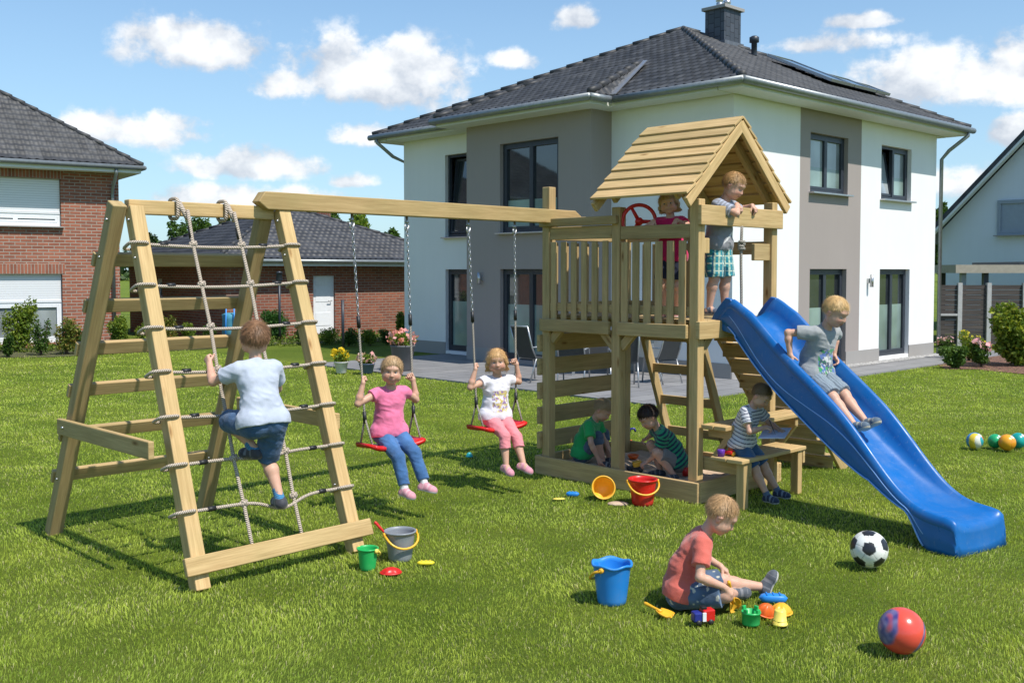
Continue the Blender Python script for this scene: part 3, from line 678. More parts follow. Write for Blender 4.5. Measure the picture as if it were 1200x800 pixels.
# ------------------------------------------------------------------ pine timber playset
def wood_mat(name, c1, c2, green=.0):
    t = NT(name); uv = t.n('UVMap').outputs[0]
    g = t.mapv(uv, (1.6, 26, 1)); n1 = t.noise(1.0, 6, g, .6)
    g2 = t.mapv(uv, (5, 130, 1)); n2 = t.noise(1.0, 3, g2)
    g3 = t.mapv(uv, (2.2, 7, 1)); v = t.n('TexVoronoi'); v.inputs['Scale'].default_value = 1.0; t.l(g3, v.inputs['Vector'])
    kn = t.ramp(v.outputs['Distance'], [(.03,(.26,.14,.06)),(.075,(.70,.58,.44)),(.13,(1,1,1))])
    n3 = t.noise(2.2, 4)
    n4 = t.noise(420, 2)
    c = t.ramp(n1, [(.28,c2),(.5,tuple((a+b)/2 for a,b in zip(c1,c2))),(.72,c1)])
    c = t.mix(.6, c, t.ramp(n2, [(.3,(.70,.66,.58)),(.65,(1.06,1.05,1.03))]), 'MULTIPLY')
    c = t.mix(.8, c, kn, 'MULTIPLY'); c = t.mix(.5, c, t.ramp(n3, [(.35,(.80,.86,.74)),(.65,(1.05,1.0,.96))]), 'MULTIPLY')
    uvr = t.n('ObjectInfo').outputs['Random']; c = t.mix(.5, c, t.ramp(uvr, [(0,(.66,.66,.60)),(.5,(1.0,.97,.93)),(1,(1.18,1.14,1.10))]), 'MULTIPLY')
    t.col(c); t.set(Roughness=.68); t.b.inputs['Specular IOR Level'].default_value = .3
    t.bump(t.math('ADD', n1, t.math('MULTIPLY', n2, .7)), .35, .003); return t.m
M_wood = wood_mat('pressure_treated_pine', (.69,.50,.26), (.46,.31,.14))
M_wood_shade = wood_mat('pressure_treated_pine_shaded', (.57,.42,.22), (.38,.265,.13))  # darker copy of the pine: shade put into the colour of sun-averted members
def rope_mat(name, c):
    t = NT(name); uv = t.n('UVMap').outputs[0]; s = t.n('SeparateXYZ'); t.l(uv, s.inputs[0])
    f = t.math('SINE', t.math('MULTIPLY', t.math('ADD', t.math('MULTIPLY', s.outputs[0], 26.0), s.outputs[1]), 18.85))
    t.col(t.ramp(t.math('ADD', t.math('MULTIPLY', f, .5), .5), [(.1,tuple(x*.42 for x in c)),(.6,c)])); t.bump(f, .8, .004); t.set(Roughness=.85); return t.m
M_rope = rope_mat('rope_beige', (.70,.58,.46)); M_rope2 = rope_mat('rope_hemp_grey', (.48,.43,.36))
M_tape = simple('black_tape', (.015,.015,.016), .5); M_steel = simple('bolt_steel', (.5,.5,.5), .35, .1, metal=.9)
M_gal = simple('galvanised_chain', (.42,.42,.42), .35, .2, metal=.85)
def plastic(name, c, rough=.32, var=.05, bump=.06, sss=0):
    if name in MATS: return MATS[name]
    t = NT(name); n1 = t.noise(5, 4); cc0 = t.ramp(n1, [(.3,tuple(x*(1-var) for x in c)),(.7,tuple(min(1,x*(1+var)) for x in c))])
    o0 = t.n('TexCoord').outputs['Object']; sc = t.noise(1.0, 5, t.mapv(o0, (9,60,22)), .7); sm = t.noise(3.5, 6, o0, .65)
    cc0 = t.mix(t.math('MULTIPLY', t.ramp(sc, [(.60,(0,0,0)),(.70,(1,1,1))]), .16), cc0, (.42,.42,.40)); t.col(t.mix(t.math('MULTIPLY', t.ramp(sm, [(.5,(0,0,0)),(.75,(1,1,1))]), .14), cc0, (.34,.31,.25)))
    n2 = t.noise(9, 6, rough=.7); t.set(Roughness=t.ramp(n2, [(.35,(rough*.8,)*3),(.7,(min(1,rough*1.6),)*3)])); t.bump(t.noise(160, 4), bump, .002)
    MATS[name] = t.m; return t.m
M_blue = plastic('plastic_blue', (.004,.12,.39), .34); M_red = plastic('plastic_red', (.62,.016,.012), .3); M_yel = plastic('plastic_yellow', (.82,.42,.02), .35)
M_green = plastic('plastic_green', (.02,.42,.10), .35); M_gry = plastic('plastic_grey', (.23,.25,.27), .38); M_org = plastic('plastic_orange', (.80,.13,.012), .35)
M_lemon = plastic('plastic_lemon', (.85,.68,.03), .35); M_sky = plastic('plastic_sky_blue', (.02,.23,.66), .35); M_navy = plastic('plastic_navy', (.02,.03,.22), .35)
M_purple = plastic('plastic_purple', (.12,.03,.35), .35); M_blk = plastic('plastic_black', (.012,.012,.014), .4); M_butter = plastic('plastic_butter', (.84,.66,.12), .35)

VV = Vector((.7071,.7071,0)); UU = Vector((.7071,-.7071,0)); O = Vector((-1.66,7.13,0))
def P(a, b, z=0): return O+VV*a+UU*b+UZ*z
AXP = (VV, UU, UZ)
def pray(px, py, axis, val):
    """point on the sight line of a pixel where the playset coordinate a or b equals val"""
    d = Vector(ray(px, py)); n = VV if axis == 'a' else UU
    k = (val-(Vector((0,0,CAMZ))-O).dot(n))/d.dot(n); return Vector((0,0,CAMZ))+d*k
def ab(p): q = p-O; return q.dot(VV), q.dot(UU), p.z
ps = thing('wooden_playset', P(2.78, .8), 'large pine playset with climbing frame, swing beam, roofed tower and blue slide', 'playset')
BV = .006
def wpart(name, fn, mat=None, parent=None, bevel=BV):
    m = MB(); fn(m); return m.build(name, mat or M_wood, parent or ps, bevel=bevel)
def wbeam(name, p0, p1, wd, ht, up=(0,0,1), mat=None, parent=None): return wpart(name, lambda m: m.beam(p0, p1, wd, ht, up), mat, parent)
def bolt(p, n, parent, r=.011):
    ax = (n.orthogonal().normalized(), n.cross(n.orthogonal()).normalized(), n); m = MB(); m.lathe([(0,-.005),(r,-.005),(r,.003),(r*.6,.008),(0,.009)], p, 8, ax)
    return m.build('bolt', M_steel, parent)
# A frames: feet from the photo's ground plane, 45 degree grid
aL = -1.09; AT = 2.27
F1, F2, B1, B2 = P(-1.10,.93), P(0.0,.90), P(-1.10,-.955), P(0.0,-.90)
apL, apR = P(-1.06,.05,AT-.08), P(0.0,.0,AT)
def leg(foot, top, offa, back):
    d = (top-foot).normalized(); o = VV*offa
    l_ = wpart('leg', lambda m: m.beam(foot+o-d*.0, top+o+d*(.03 if back else .0), .09, .09, up=VV), M_wood if not back else M_wood_shade)
    bolt(top+o-d*.08-VV*.048, -VV, l_); bolt(top+o-d*.33-VV*.048, -VV, l_, .008); bolt(foot+o+d*.45-VV*.048, -VV, l_, .008)
    return d
dF1 = leg(F1, apL+UU*.03, .03, False); dB1 = leg(B1, apL-UU*.01, -.062, True)
dF2 = leg(F2, apR+UU*.06-UZ*.05, 0.03, False); dB2 = leg(B2, apR+UU*.02, -.062, True)
wbeam('climbing_beam', P(-1.05,.02,2.2), P(-.02,.02,2.2), .07, .09)
# swing beam with bevelled ends
def sb(m):
    a0, a1, b_, z0_, z1_ = -.13, 3.12, .075, 2.22, 2.34
    pts = [(a0+.0,z1_),(a1-.09,z1_),(a1,z1_-.055),(a1-.1,z0_),(a0+.02,z0_),(a0-.05,z1_-.07)]
    for s_ in (-.05,.05): pass
    V_ = [P(x,b_+s_,z) for s_ in (-.048,.048) for x,z in pts]; n = 6
    fs = [tuple(range(n-1,-1,-1)), tuple(range(n,2*n))]+[(i,(i+1)%n,(i+1)%n+n,i+n) for i in range(n)]
    uv = [[(V_[i].x*1.41, V_[i].z) for i in f] for f in fs[:2]]+[[(V_[i].x*1.41,.3+.5*k+(.09 if i >= n else 0)) for i in f] for k, f in enumerate(fs[2:])]
    m.add(V_, fs, uv)
wpart('swing_beam', sb)
# rungs on the back legs
def on(foot, top, z): return foot+(top-foot)*((z-foot.z)/(top.z-foot.z))
tB = apL-UU*.01; tB2 = apR+UU*.02
nB = (VV.cross((tB-B1).normalized())).normalized()   # outward of the back plane
if nB.dot(UU) > 0: nB = -nB
for py in (309,363,413.5,462,513,561):
    # left end of the rung as seen on the left back leg
    z = None
    for k in range(400):
        zz = .1+k*.005; q = on(B1, tB, zz); 
        pyq = CY-F*((q.z-CAMZ)*math.cos(PITCH)+q.y*math.sin(PITCH))/(q.y*math.cos(PITCH)-(q.z-CAMZ)*math.sin(PITCH))
        if pyq < py: z = zz; break
    a, b_ = on(B1, tB, z)-VV*.12, on(B2, tB2, z)+VV*.0
    r_ = wbeam('rung', a+nB*.064, b_+nB*.064, .036, .09, up=(tB-B1).normalized(), mat=M_wood_shade)
# cross bars tying front and back legs
def crossbar(py_b, py_f, foot_b, top_b, foot_f, top_f, off, e=.08):
    def zat(py, ft, tp):
        best = min(range(300), key=lambda k: abs(CY-F*((.2+k*.005-CAMZ)*math.cos(PITCH)+on(ft,tp,.2+k*.005).y*math.sin(PITCH))/(on(ft,tp,.2+k*.005).y*math.cos(PITCH)-(.2+k*.005-CAMZ)*math.sin(PITCH))-py)); return .2+best*.005
    z = (zat(py_b, foot_b, top_b)+zat(py_f, foot_f, top_f))/2
    a, b_ = on(foot_b,top_b,z)+VV*off-UU*e, on(foot_f,top_f,z)+VV*off+UU*(e-.06)
    b = wbeam('cross_bar', a, b_, .036, .105); bolt(a+UU*.1-VV*.02, -VV, b)
crossbar(500, 522, B1, tB, F1, apL+UU*.03, -.127)
crossbar(478, 492, B2, tB2, F2, apR+UU*.06, .095)
# bottom board on the front legs
nF = ((apL-F1).normalized().cross(VV)).normalized()
if nF.dot(UU) < 0: nF = -nF
zb = .125
wbeam('foot_board', on(F1, apL, zb)-VV*.07+nF*.065, on(F2, apR, zb-.0)+VV*.14+nF*.065, .036, .105, up=(apL-F1).normalized())
# climbing net, woven of two ropes and seven cross ropes
nett = apL+UU*.03
net = MB(); hz_ = []
def front(a, z, off=.0): 
    t = (a+1.10)/1.10; q0 = on(F1, apL+UU*.03, z); q1 = on(F2, apR+UU*.06-UZ*.05, z); return q0+(q1-q0)*t+nF*off
NZ = [2.02, 1.80, 1.54, 1.29, 1.04, .79, .535, .265]
def zpix(a, py, off=0):
    lo, hi = .05, 2.3
    for _ in range(30):
        z = (lo+hi)/2; q = front(a, z, off); y = CY-F*((z-CAMZ)*math.cos(PITCH)+q.y*math.sin(PITCH))/(q.y*math.cos(PITCH)-(z-CAMZ)*math.sin(PITCH))
        if y < py: hi = z
        else: lo = z
    return z
NL = [zpix(-1.10,y) for y in (288,337,387,438,491,547,602)]; NR_ = [zpix(0.0,y) for y in (290,333,380,428,476,523,573)]
def nplane(px, py):
    d = Vector(ray(px, py)); q = F1+nF*.03; o = Vector((0,0,CAMZ)); p = o+d*((q-o).dot(nF)/d.dot(nF)); return (p-O).dot(VV), p.z
VRT = [sorted([nplane(*q)[::-1] for q in L_]) for L_ in ([(209,238),(221,291),(232,338),(243,386),(252,436),(263,487),(273,541),(286,594),(297,644)],[(265,240),(280,291),(291,336),(300,380),(312,430),(322,478),(335,531),(345,583),(357,634)])]
def vrope(k, z): return float(np.interp(z, [q[0] for q in VRT[k]], [q[1] for q in VRT[k]]))
ropes = []
for i, (zl_, zr_) in enumerate(zip(NL, NR_)):
    pts = []; nseg = 22
    for k in range(nseg+1):
        a = -1.10+k/nseg*1.11; z = zl_+(zr_-zl_)*k/nseg; sag = -.018*math.sin(math.pi*k/nseg)
        if i == 5: sag = -.02*math.exp(-((a+.52)/.15)**2)
        if i == 6: sag = -.06*math.exp(-((a+.45)/.14)**2)
        pts.append(front(a, z+sag, .03))
    m = MB(); m.tube(pts, .0105, 8); ropes.append(m)
netp = None
nroot = None
m = MB()
o_net = None
first = True
for i, mm in enumerate(ropes):
    if first: o_net = mm.build('climbing_net', M_rope, ps); first = False
    else: mm.build('cross_rope', M_rope, o_net)
def ring(c, ax1, ax2, r1, r2, rr, n=22):
    m = MB(); pts = [c+ax1*(r1*math.copysign(abs(math.cos(t))**.5, math.cos(t)))+ax2*(r2*math.copysign(abs(math.sin(t))**.5, math.sin(t))) for t in [2*math.pi*k/n for k in range(n)]]
    m.tube(pts, rr, 8, closed=True); return m
for i in range(len(NL)):
    for (ft, tp, zz, o) in ((F1, nett, NL[i], 0), (F2, apR+UU*.06-UZ*.05, NR_[i], .03)):
        q = on(ft, tp, zz)+VV*o; 
        m = ring(q, VV, nF, .06, .06, .0105); m.v and m.build('rope_loop', M_rope, o_net)
    for a in (-.93, -.15 if i else -.2):
        t_ = (a+1.10)/1.11; q = front(a, NL[i]+(NR_[i]-NL[i])*t_, .03); m = MB(); dd = (front(a+.03, NL[i]+(NR_[i]-NL[i])*t_, .03)-q).normalized(); m.tube([q-dd*.026, q+dd*.026], .0145, 10); m.build('rope_clip', M_tape, o_net)
for k in range(2):
    pts = []
    for j in range(25):
        z = 2.17-(2.17-.14)*j/24; pts.append(front(vrope(k,z), z, .03 if z < 1.95 else .03+.02*(z-1.95)/.2))
    m = MB(); m.tube(pts, .0115, 8); m.build('upright_rope', M_rope, o_net)
    a = vrope(k, 2.2); m = ring(P(a-.01,.02,2.2), UU, UZ, .058, .064, .0125)
    m.build('rope_loop', M_rope, o_net); q = front(vrope(k,2.07),2.07,.034); q2 = front(vrope(k,2.0),2.0,.03); m = MB(); m.tube([q,q2], .0155, 10); m.build('rope_clip', M_tape, o_net)
    m = MB()
    m.tube([P(a,.07,2.24), front(vrope(k,2.12),2.12,.03)], .016, 8); m.build('rope_splice', M_rope, o_net)
    for i in range(len(NL)):
        zz = NL[i]+(NR_[i]-NL[i])*((vrope(k,NL[i])+1.10)/1.11); a = vrope(k, zz); q = front(a, zz, .03)
        m = MB()
        for (d1, d2) in ((VV,UZ),(VV,-UZ)):
            dd = (d1+d2).normalized(); m.tube([q-dd*.024+nF*.004, q+nF*.014, q+dd*.024+nF*.004], .0095, 7)
        m.tube([q-VV*.022, q+VV*.022], .0165, 8); m.build('rope_knot', M_rope, o_net)

# tower
AF, ABk = 2.78, 3.85; BL, BM, BR = .03, .82, 1.60; DK = 1.42; PW = .085
EVZ = 2.36
def tower_post(a, b, z1, z0=0, mat=None): return wbeam('post', P(a,b,z0), P(a,b,z1), PW, PW, up=VV, mat=mat)
tower_post(AF,BL,2.54,mat=M_wood_shade); tower_post(AF,BM,2.33,mat=M_wood_shade); tower_post(AF,BR,2.36); tower_post(ABk,BL,2.2,mat=M_wood_shade); tower_post(ABk,BM,2.36,mat=M_wood_shade); tower_post(ABk,BR,2.38)
# deck
for k in range(11):
    a = AF+.03+k*.0985; wbeam('deck_board', P(a+.02,BL-.03,DK-.014), P(a+.02,BR+.035,DK-.014), .092, .027, mat=M_wood_shade)
for (x0,y0,x1,y1) in ((AF-.062,BL-.03,AF-.062,BM-.045),(AF-.062,BM+.045,AF-.062,BR-.045)): wbeam('deck_joist', P(x0,y0,DK-.09), P(x1,y1,DK-.09), .036, .11, mat=M_wood_shade)
wbeam('deck_joist', P(ABk+.062,BL-.04,DK-.09), P(ABk+.062,BR+.04,DK-.09), .036, .11, mat=M_wood_shade)
wbeam('deck_joist', P(AF-.08,BR+.064,DK-.075), P(ABk+.08,BR+.064,DK-.075), .04, .14)
wbeam('deck_joist', P(AF-.04,BL-.064,DK-.09), P(ABk+.04,BL-.064,DK-.09), .036, .11, mat=M_wood_shade)
# railings: front bays, with vertical slats
def railing(p0, p1, out, zlow, ztop, n, mat=None, name='railing', lower=True, sw=.058):
    d = (p1-p0); L_ = d.length; d = d.normalized()
    r_ = wbeam(name, p0+UZ*ztop, p1+UZ*ztop, .034, .11, mat=mat)
    if lower: wbeam('rail', p0+UZ*(zlow+.07), p1+UZ*(zlow+.07), .034, .07, mat=mat, parent=r_)
    for k in range(n):
        c = p0+d*(L_*(k+.5)/n)+out*.028
        m = MB(); m.beam(c+UZ*(zlow-.045), c+UZ*(ztop-.075), sw, .02, up=out); m.build('slat', mat or M_wood, r_, bevel=.005)
    return r_
o_ = -VV*.0
railing(P(AF-.02,BL+.045), P(AF-.02,BM-.045), -VV, DK-.0, 2.13, 6, M_wood_shade); railing(P(AF-.02,BM+.045), P(AF-.02,BR-.045), -VV, DK-.0, 2.115, 6, M_wood_shade, sw=.066)
wbeam('rail', P(AF-.062,BL-.05,2.225), P(AF-.062,BM+.03,2.225), .036, .07, mat=M_wood_shade)
railing(P(AF+.045,BL), P(ABk-.045,BL), -UU, DK, 2.13, 7, M_wood_shade)
railing(P(ABk,BL+.045), P(ABk,BM-.045), VV, DK, 2.13, 6, M_wood_shade)
wbeam('rail', P(ABk+.0,BM+.045,2.0), P(ABk+.0,BR-.045,2.0), .034, .11, mat=M_wood_shade)
# board over the slide mouth and small side blocks
wbeam('cross_board', P(AF-.06,BR+.062,2.235), P(ABk+.07,BR+.062,2.235), .036, .155)
wbeam('rail', P(AF+.045,BR+.01,2.0), P(AF+.13,BR+.01,2.0), .034, .12); wbeam('rail', P(ABk-.28,BR+.005,1.96), P(ABk-.04,BR+.005,1.96), .034, .14, mat=M_wood_shade)
# climbing wall on the left and horizontal boards
for i, z in enumerate((.30,.52,.74,.955,1.165)):
    wbeam('climbing_board', P(AF-.075,BL-.061,z), P(ABk+.075,BL-.061,z), .034, .15, mat=M_wood_shade)
# diagonal braces
for (p, q) in ((P(AF,BM-.04,1.17),P(AF,BM-.2,1.335)),(P(AF,BM+.04,1.17),P(AF,BM+.2,1.335)),(P(AF,BL+.04,1.19),P(AF,BL+.18,1.33)),(P(AF+.04,BR,1.17),P(AF+.22,BR,1.345)),(P(ABk-.04,BM,1.17),P(ABk-.2,BM,1.335)),(P(ABk,BR-.04,1.17),P(ABk,BR-.2,1.34))):
    wbeam('brace', p, q, .045, .075, mat=M_wood_shade)
# sandbox boards
SA0, SA1, SB0, SB1, SH = AF-.07, ABk+.07, BL-.09, BR+.08, .165
box_ = wbeam('sandbox_board', P(SA0,SB0,SH/2), P(SA0,SB1,SH/2), .034, SH, mat=M_wood_shade)
for (x0,y0,x1,y1) in ((SA0+.018,SB1-.017,SA1-.018,SB1-.017),(SA1,SB0,SA1,SB1),(SA0+.018,SB0+.017,SA1-.018,SB0+.017)): wbeam('sandbox_board', P(x0,y0,SH/2), P(x1,y1,SH/2), .034, SH)
# gable roof: ridge along UU
R0, R1 = BM-.12, BR+.06; AM = (AF+ABk)/2; RZT = 3.02; EVA0, EVA1, EVZ_ = AF-.20, ABk+.20, 2.37
sl0 = (P(AM,0,RZT)-P(EVA0,0,EVZ_)); 
roof = wbeam('roof', P(AM-.02,R0+.06,RZT-.105), P(AM-.02,R1-.06,RZT-.105), .04, .09, mat=M_wood_shade)
def slope(a0, sgn):
    e = P(a0,0,EVZ_); t = P(AM,0,RZT); d = (t-e); Ln = d.length; d.normalize(); n = (UU.cross(d)); 
    if n.z < 0: n = -n
    K = 8; wd = Ln/K+.022
    for k in range(K):
        c0 = e+d*(k*Ln/K+wd/2-.012)+n*(.028)
        # overlapping boards: lower edge stands proud
        dd = (d*1.0+n*(-.14)).normalized(); nn = UU.cross(dd); nn = nn if nn.z > 0 else -nn
        jj = random.uniform(-.006,.006)
        m = MB(); m.box(c0+UU*((R0+R1)/2+jj)-Vector((0,0,0)), (R1-R0, wd, .021), (UU, dd, nn)); m.build('roof_board', M_wood, roof, bevel=.004)
    for b_ in (R1-.02, R0+.02):
        m = MB(); m.beam(e+UU*b_-n*.037-d*.03, t+UU*b_-n*.037+d*(-.012), .034, .085, up=n); m.build('bargeboard', M_wood, roof, bevel=.005)
    for b_ in (BR-.1, BM+.06):
        m = MB(); m.beam(e+UU*b_-n*.03+d*.05, t+UU*b_-n*.03-d*.05, .04, .07, up=n); m.build('rafter', M_wood_shade, roof, bevel=.005)
slope(EVA0, 1); slope(EVA1, -1)
# gable tie between the rear posts
# picnic table and bench at the slide side
wbeam('table_board', P(AF-.02,BR+.115,.60), P(ABk+.16,BR+.115,.60), .11, .034); wbeam('table_board', P(AF-.02,BR+.232,.60), P(ABk+.16,BR+.232,.60), .11, .034)
wbeam('table_support', P(AF+.10,BR+.06,.545), P(AF+.10,BR+.27,.545), .045, .07, mat=M_wood_shade); wbeam('table_support', P(ABk-.0,BR+.06,.545), P(ABk+.0,BR+.27,.545), .045, .07)
wbeam('brace', P(AF+.10,BR+.24,.52), P(AF+.10,BR+.06,.28), .04, .05, mat=M_wood_shade); wbeam('brace', P(ABk+.02,BR+.24,.52), P(ABk+.02,BR+.06,.28), .04, .05)
BA0, BA1, BB0, BB1, BZ = AF+.0, AF+.84, BR+.17, BR+.46, .385
for b_ in (BB0+.075, BB1-.07): wbeam('bench_board', P(BA0-.06,b_,BZ-.014), P(BA1+.05,b_,BZ-.014), .14, .03)
for a in (BA0+.02, BA1-.02):
    for b_ in (BB1-.05,): wbeam('bench_leg', P(a,b_,0), P(a,b_,BZ-.03), .07, .065, up=VV)
    wbeam('bench_support', P(a+.052,BR+.0 if a < AF+.3 else BB0-.04,BZ-.085), P(a+.052,BB1-.01,BZ-.085), .034, .105)
wbeam('bench_leg', P(BA1-.02,BB0+.02,0), P(BA1-.02,BB0+.02,BZ-.03), .06, .06, up=VV)
# staircase on the far side: slanted stringers with flat treads
sF0, sF1 = G(995,546), G(918,541); top1, top0 = P(ABk+.07,BR-.04,DK-.04), P(ABk+.07,BR-.62,DK-.04)
dst = (sF0+sF1)/2-(top1+top0)/2; dst.z = 0
acr = (top1-top0).normalized()
f1 = top1+dst; f0 = top0+dst; f1.z = f0.z = 0
stair = wbeam('staircase', top1, f1+UZ*.0, .04, .13); wbeam('stringer', top0, f0+UZ*.0, .04, .13, parent=stair)
for k in range(9):
    t_ = (k+.6)/9.3; c1 = top1+(f1-top1)*t_; c0 = top0+(f0-top0)*t_
    dh = dst.normalized()
    m = MB(); m.beam(c0-acr*-.02, c1-acr*.02, .17, .026, up=(0,0,1)); m.build('tread', M_wood, stair, bevel=.004)
    m = MB(); m.beam(c0+acr*.02-dh*.062-UZ*.062, c1-acr*.02-dh*.062-UZ*.062, .018, .10, up=(0,0,1)); m.build('riser', M_wood_shade, stair, bevel=.003)
# rung ladder of the left bay, leaning on the far side
lt = [P(ABk+.08,BL+.12,1.36), P(ABk+.08,BM-.02,1.36)]; lf = [P(ABk+.62,BL+.12,0), P(ABk+.62,BM-.02,0)]
lad = wbeam('ladder', lt[0], lf[0], .045, .09, up=VV, mat=M_wood_shade); wbeam('stringer', lt[1], lf[1], .045, .09, up=VV, mat=M_wood_shade, parent=lad)
for k in range(4):
    t_ = (k+.55)/4.3; m = MB(); m.beam(lt[0]+(lf[0]-lt[0])*t_, lt[1]+(lf[1]-lt[1])*t_, .036, .085); m.build('rung', M_wood_shade, lad, bevel=.004)
# red steering wheel on the front railing
wc = P(AF+.07, BM+.155, 2.21); wn = (UU*.55-VV*.83).normalized(); w1 = UZ; w2 = wn.cross(w1)
m = MB(); m.tube([wc+w1*.135*math.cos(t)+w2*.135*math.sin(t) for t in [2*math.pi*k/32 for k in range(32)]], .016, 10, closed=True)
for k in range(3):
    t = 2*math.pi*k/3+.5; m.tube([wc+wn*-.02, wc+(w1*math.cos(t)+w2*math.sin(t))*.13], [.018,.013], 8)
m.sphere(wc-wn*.015, (.035,.035,.035)); m.build('steering_wheel', M_red, ps)
# slide: chute swept along a wave profile
T0s = P(AF+.50,BR+.10,0); E0s = (G(1112,648)+G(1156,637))/2; E0s.z = 0
sd = (E0s-T0s); SLn = sd.length; sd.normalize(); ss = Vector((-sd.y, sd.x, 0))
SW = .235
def sprof(t):   # floor height along the run 0..1
    keys = [(0,1.43),(.035,1.425),(.08,1.38),(.14,1.29),(.22,1.15),(.32,.99),(.42,.85),(.52,.70),(.62,.545),(.72,.40),(.81,.29),(.88,.235),(.94,.215),(1,.205)]
    for (a, za), (b, zb2) in zip(keys[:-1], keys[1:]):
        if a <= t <= b: f = (t-a)/(b-a); return za+(zb2-za)*f
NSL = 72; ts = [i/NSL for i in range(NSL+1)]; zs = np.array([sprof(t) for t in ts]); 
for _ in range(10): zs[1:-1] = (zs[:-2]+2*zs[1:-1]+zs[2:])/4
def wallh(t): 
    h = .17
    if t < .05: h = .02+.16*(t/.05)
    if t > .5: f_ = min(1,(t-.5)/.47); h = .17-.15*f_*f_*(3-2*f_)
    return h
prof_all = []; 
for t, z in zip(ts, zs):
    h = wallh(t); c = T0s+sd*(SLn*t)+UZ*z
    i = ts.index(t); tz = (zs[min(i+1,NSL)]-zs[max(i-1,0)])/(SLn*(min(i+1,NSL)-max(i-1,0))/NSL)
    nn = Vector((0,0,1))-sd*tz*1.0; nn.normalize(); 
    if t < .1 or t > .93: nn = (nn+UZ*1.5).normalized()
    w_ = SW
    skirt = .055+.10*(1 if t < .88 else 0)*0
    S = [(-w_-.035,h-.07),(-w_-.042,h-.03),(-w_-.03,h+.006),(-w_-.012,h+.014),(-w_+.004,h+.002),(-w_+.02,h*.55),(-w_+.045,h*.15+.004),(-w_+.085,.0),(-w_+.15,-.006),(0,-.008)]
    if h < .1: S[0] = (-w_-.035, h-.07-.0)
    S = S+[(-x, y) for x, y in S[-2::-1]]
    prof_all.append([c+ss*x+nn*y for x, y in S])
# end lip and foot turning down to the ground
last = prof_all[-1]; n_ = len(last)
for (dx_, dz_) in ((.05,-.012),(.075,-.04),(.082,-.09),(.085,-.16)): prof_all.append([p+sd*dx_+UZ*dz_*(.75 if dz_ > -.15 else 1) for p in last])
prof_all.append([Vector((p.x,p.y,.0))+sd*.1 for p in last])
m = MB(); vs = [p for r_ in prof_all for p in r_]; fs = []
for i in range(len(prof_all)-1):
    for j in range(n_-1): fs.append((i*n_+j, i*n_+j+1, (i+1)*n_+j+1, (i+1)*n_+j))
m.add(vs, fs, None, 0, True)
sl_o = m.build('slide', M_blue, ps, smooth=True)
so_ = sl_o.modifiers.new('solid', 'SOLIDIFY'); so_.thickness = .008; so_.offset = 0
# outer side skirts that give the chute its depth
for sg in (-1, 1):
    m = MB(); vs = []; K = 6
    for i, t in enumerate(ts):
        c = T0s+sd*(SLn*t)+UZ*zs[i]; tz = (zs[min(i+1,NSL)]-zs[max(i-1,0)])/(SLn*(min(i+1,NSL)-max(i-1,0))/NSL)
        nn = (UZ-sd*tz).normalized()
        if t < .1 or t > .93: nn = (nn+UZ*1.5).normalized()
        h = wallh(t); top = h-.02; dp = .03+.10*math.sin(math.pi*min(1,max(0,(t-.02)/.7)))**.7 if t < .72 else .03
        if t < .1: dp = .02+.05*t/.1
        bot = -dp*.75
        x = SW+.036
        q = c+nn*bot
        if t > .86:
            f = min(1,(t-.86)/.09); f = f*f*(3-2*f); q = Vector((q.x,q.y,q.z*(1-f)))
        a_ = c+nn*top
        for k in range(K+1):
            f = k/K; p = a_+(q-a_)*f; off = x+(.006 if .35 < f < .8 else 0); vs.append(p+ss*(sg*off))
    for dx_, dz_ in ((.05,-.012),(.08,-.045),(.09,-.1)):
        for k in range(K+1):
            p = vs[NSL*(K+1)+k]; f = 1-k/K; vs.append(p+sd*dx_*(1 if f else .9)+UZ*(dz_*f))
    fs = []; 
    for i in range(NSL+3):
        for k in range(K): fs.append((i*(K+1)+k, i*(K+1)+k+1, (i+1)*(K+1)+k+1, (i+1)*(K+1)+k))
    m.add(vs, fs, None, 0, True); o = m.build('side_wall', M_blue, sl_o, smooth=True); q_ = o.modifiers.new('solid','SOLIDIFY'); q_.thickness = .012; q_.offset = 0
    # moulded bead lines
    m = MB(); M_bead = plastic('plastic_blue_worn_edge', (.22,.42,.80), .4)
    pts = []; pts2 = []
    for i in range(4, int(NSL*.95)):
        t = ts[i]; base = i*(K+1); a_, q = vs[base], vs[base+K]; f = .5+.28*math.sin((t-.05)*7.5); pts.append(a_+(q-a_)*f+ss*(sg*.009))
        pts2.append(q+ss*(sg*.009)+UZ*.004)
    m.tube(pts, .0048, 6); m.build('bead', M_bead, o)
    m = MB(); m.tube(pts2, .006, 6); m.build('bead', M_bead, o)
# ears at the slide mouth
for sg in (-1, 1):
    m = MB(); q = []; x = SW+.02
    prof = [(-.09,-.02),(-.06,.03),(0,.10),(.07,.165),(.12,.155),(.20,.06),(.27,-.02),(.3,-.10),(.16,-.12),(.05,-.1)]
    V_ = [T0s+sd*px0+ss*(sg*(x+o))+UZ*(1.43+pz) for o in (-.018,.018) for px0, pz in prof]; n = len(prof)
    m.add(V_, [tuple(range(n-1,-1,-1)), tuple(range(n,2*n))]+[(i,(i+1)%n,(i+1)%n+n,i+n) for i in range(n)]); m.build('slide_ear', M_blue, sl_o, bevel=.008)
# knotted rope hanging in the slide opening
rp = P(AF+.42,BR+.13,0)
m = MB(); m.tube([rp+UZ*z+VV*(.006*math.sin(z*9)) for z in np.linspace(2.16,1.45,14)], .0115, 8)
rp_o = m.build('hanging_rope', M_rope2, ps)
m = MB()
for k in range(4):
    a = k*1.6; m.tube([rp+UZ*(1.98+k*.018)+VV*math.cos(a+t)*.026+UU*math.sin(a+t)*.02 for t in np.linspace(0,5,9)], .012, 7)
m.build('rope_knot', M_rope2, rp_o)
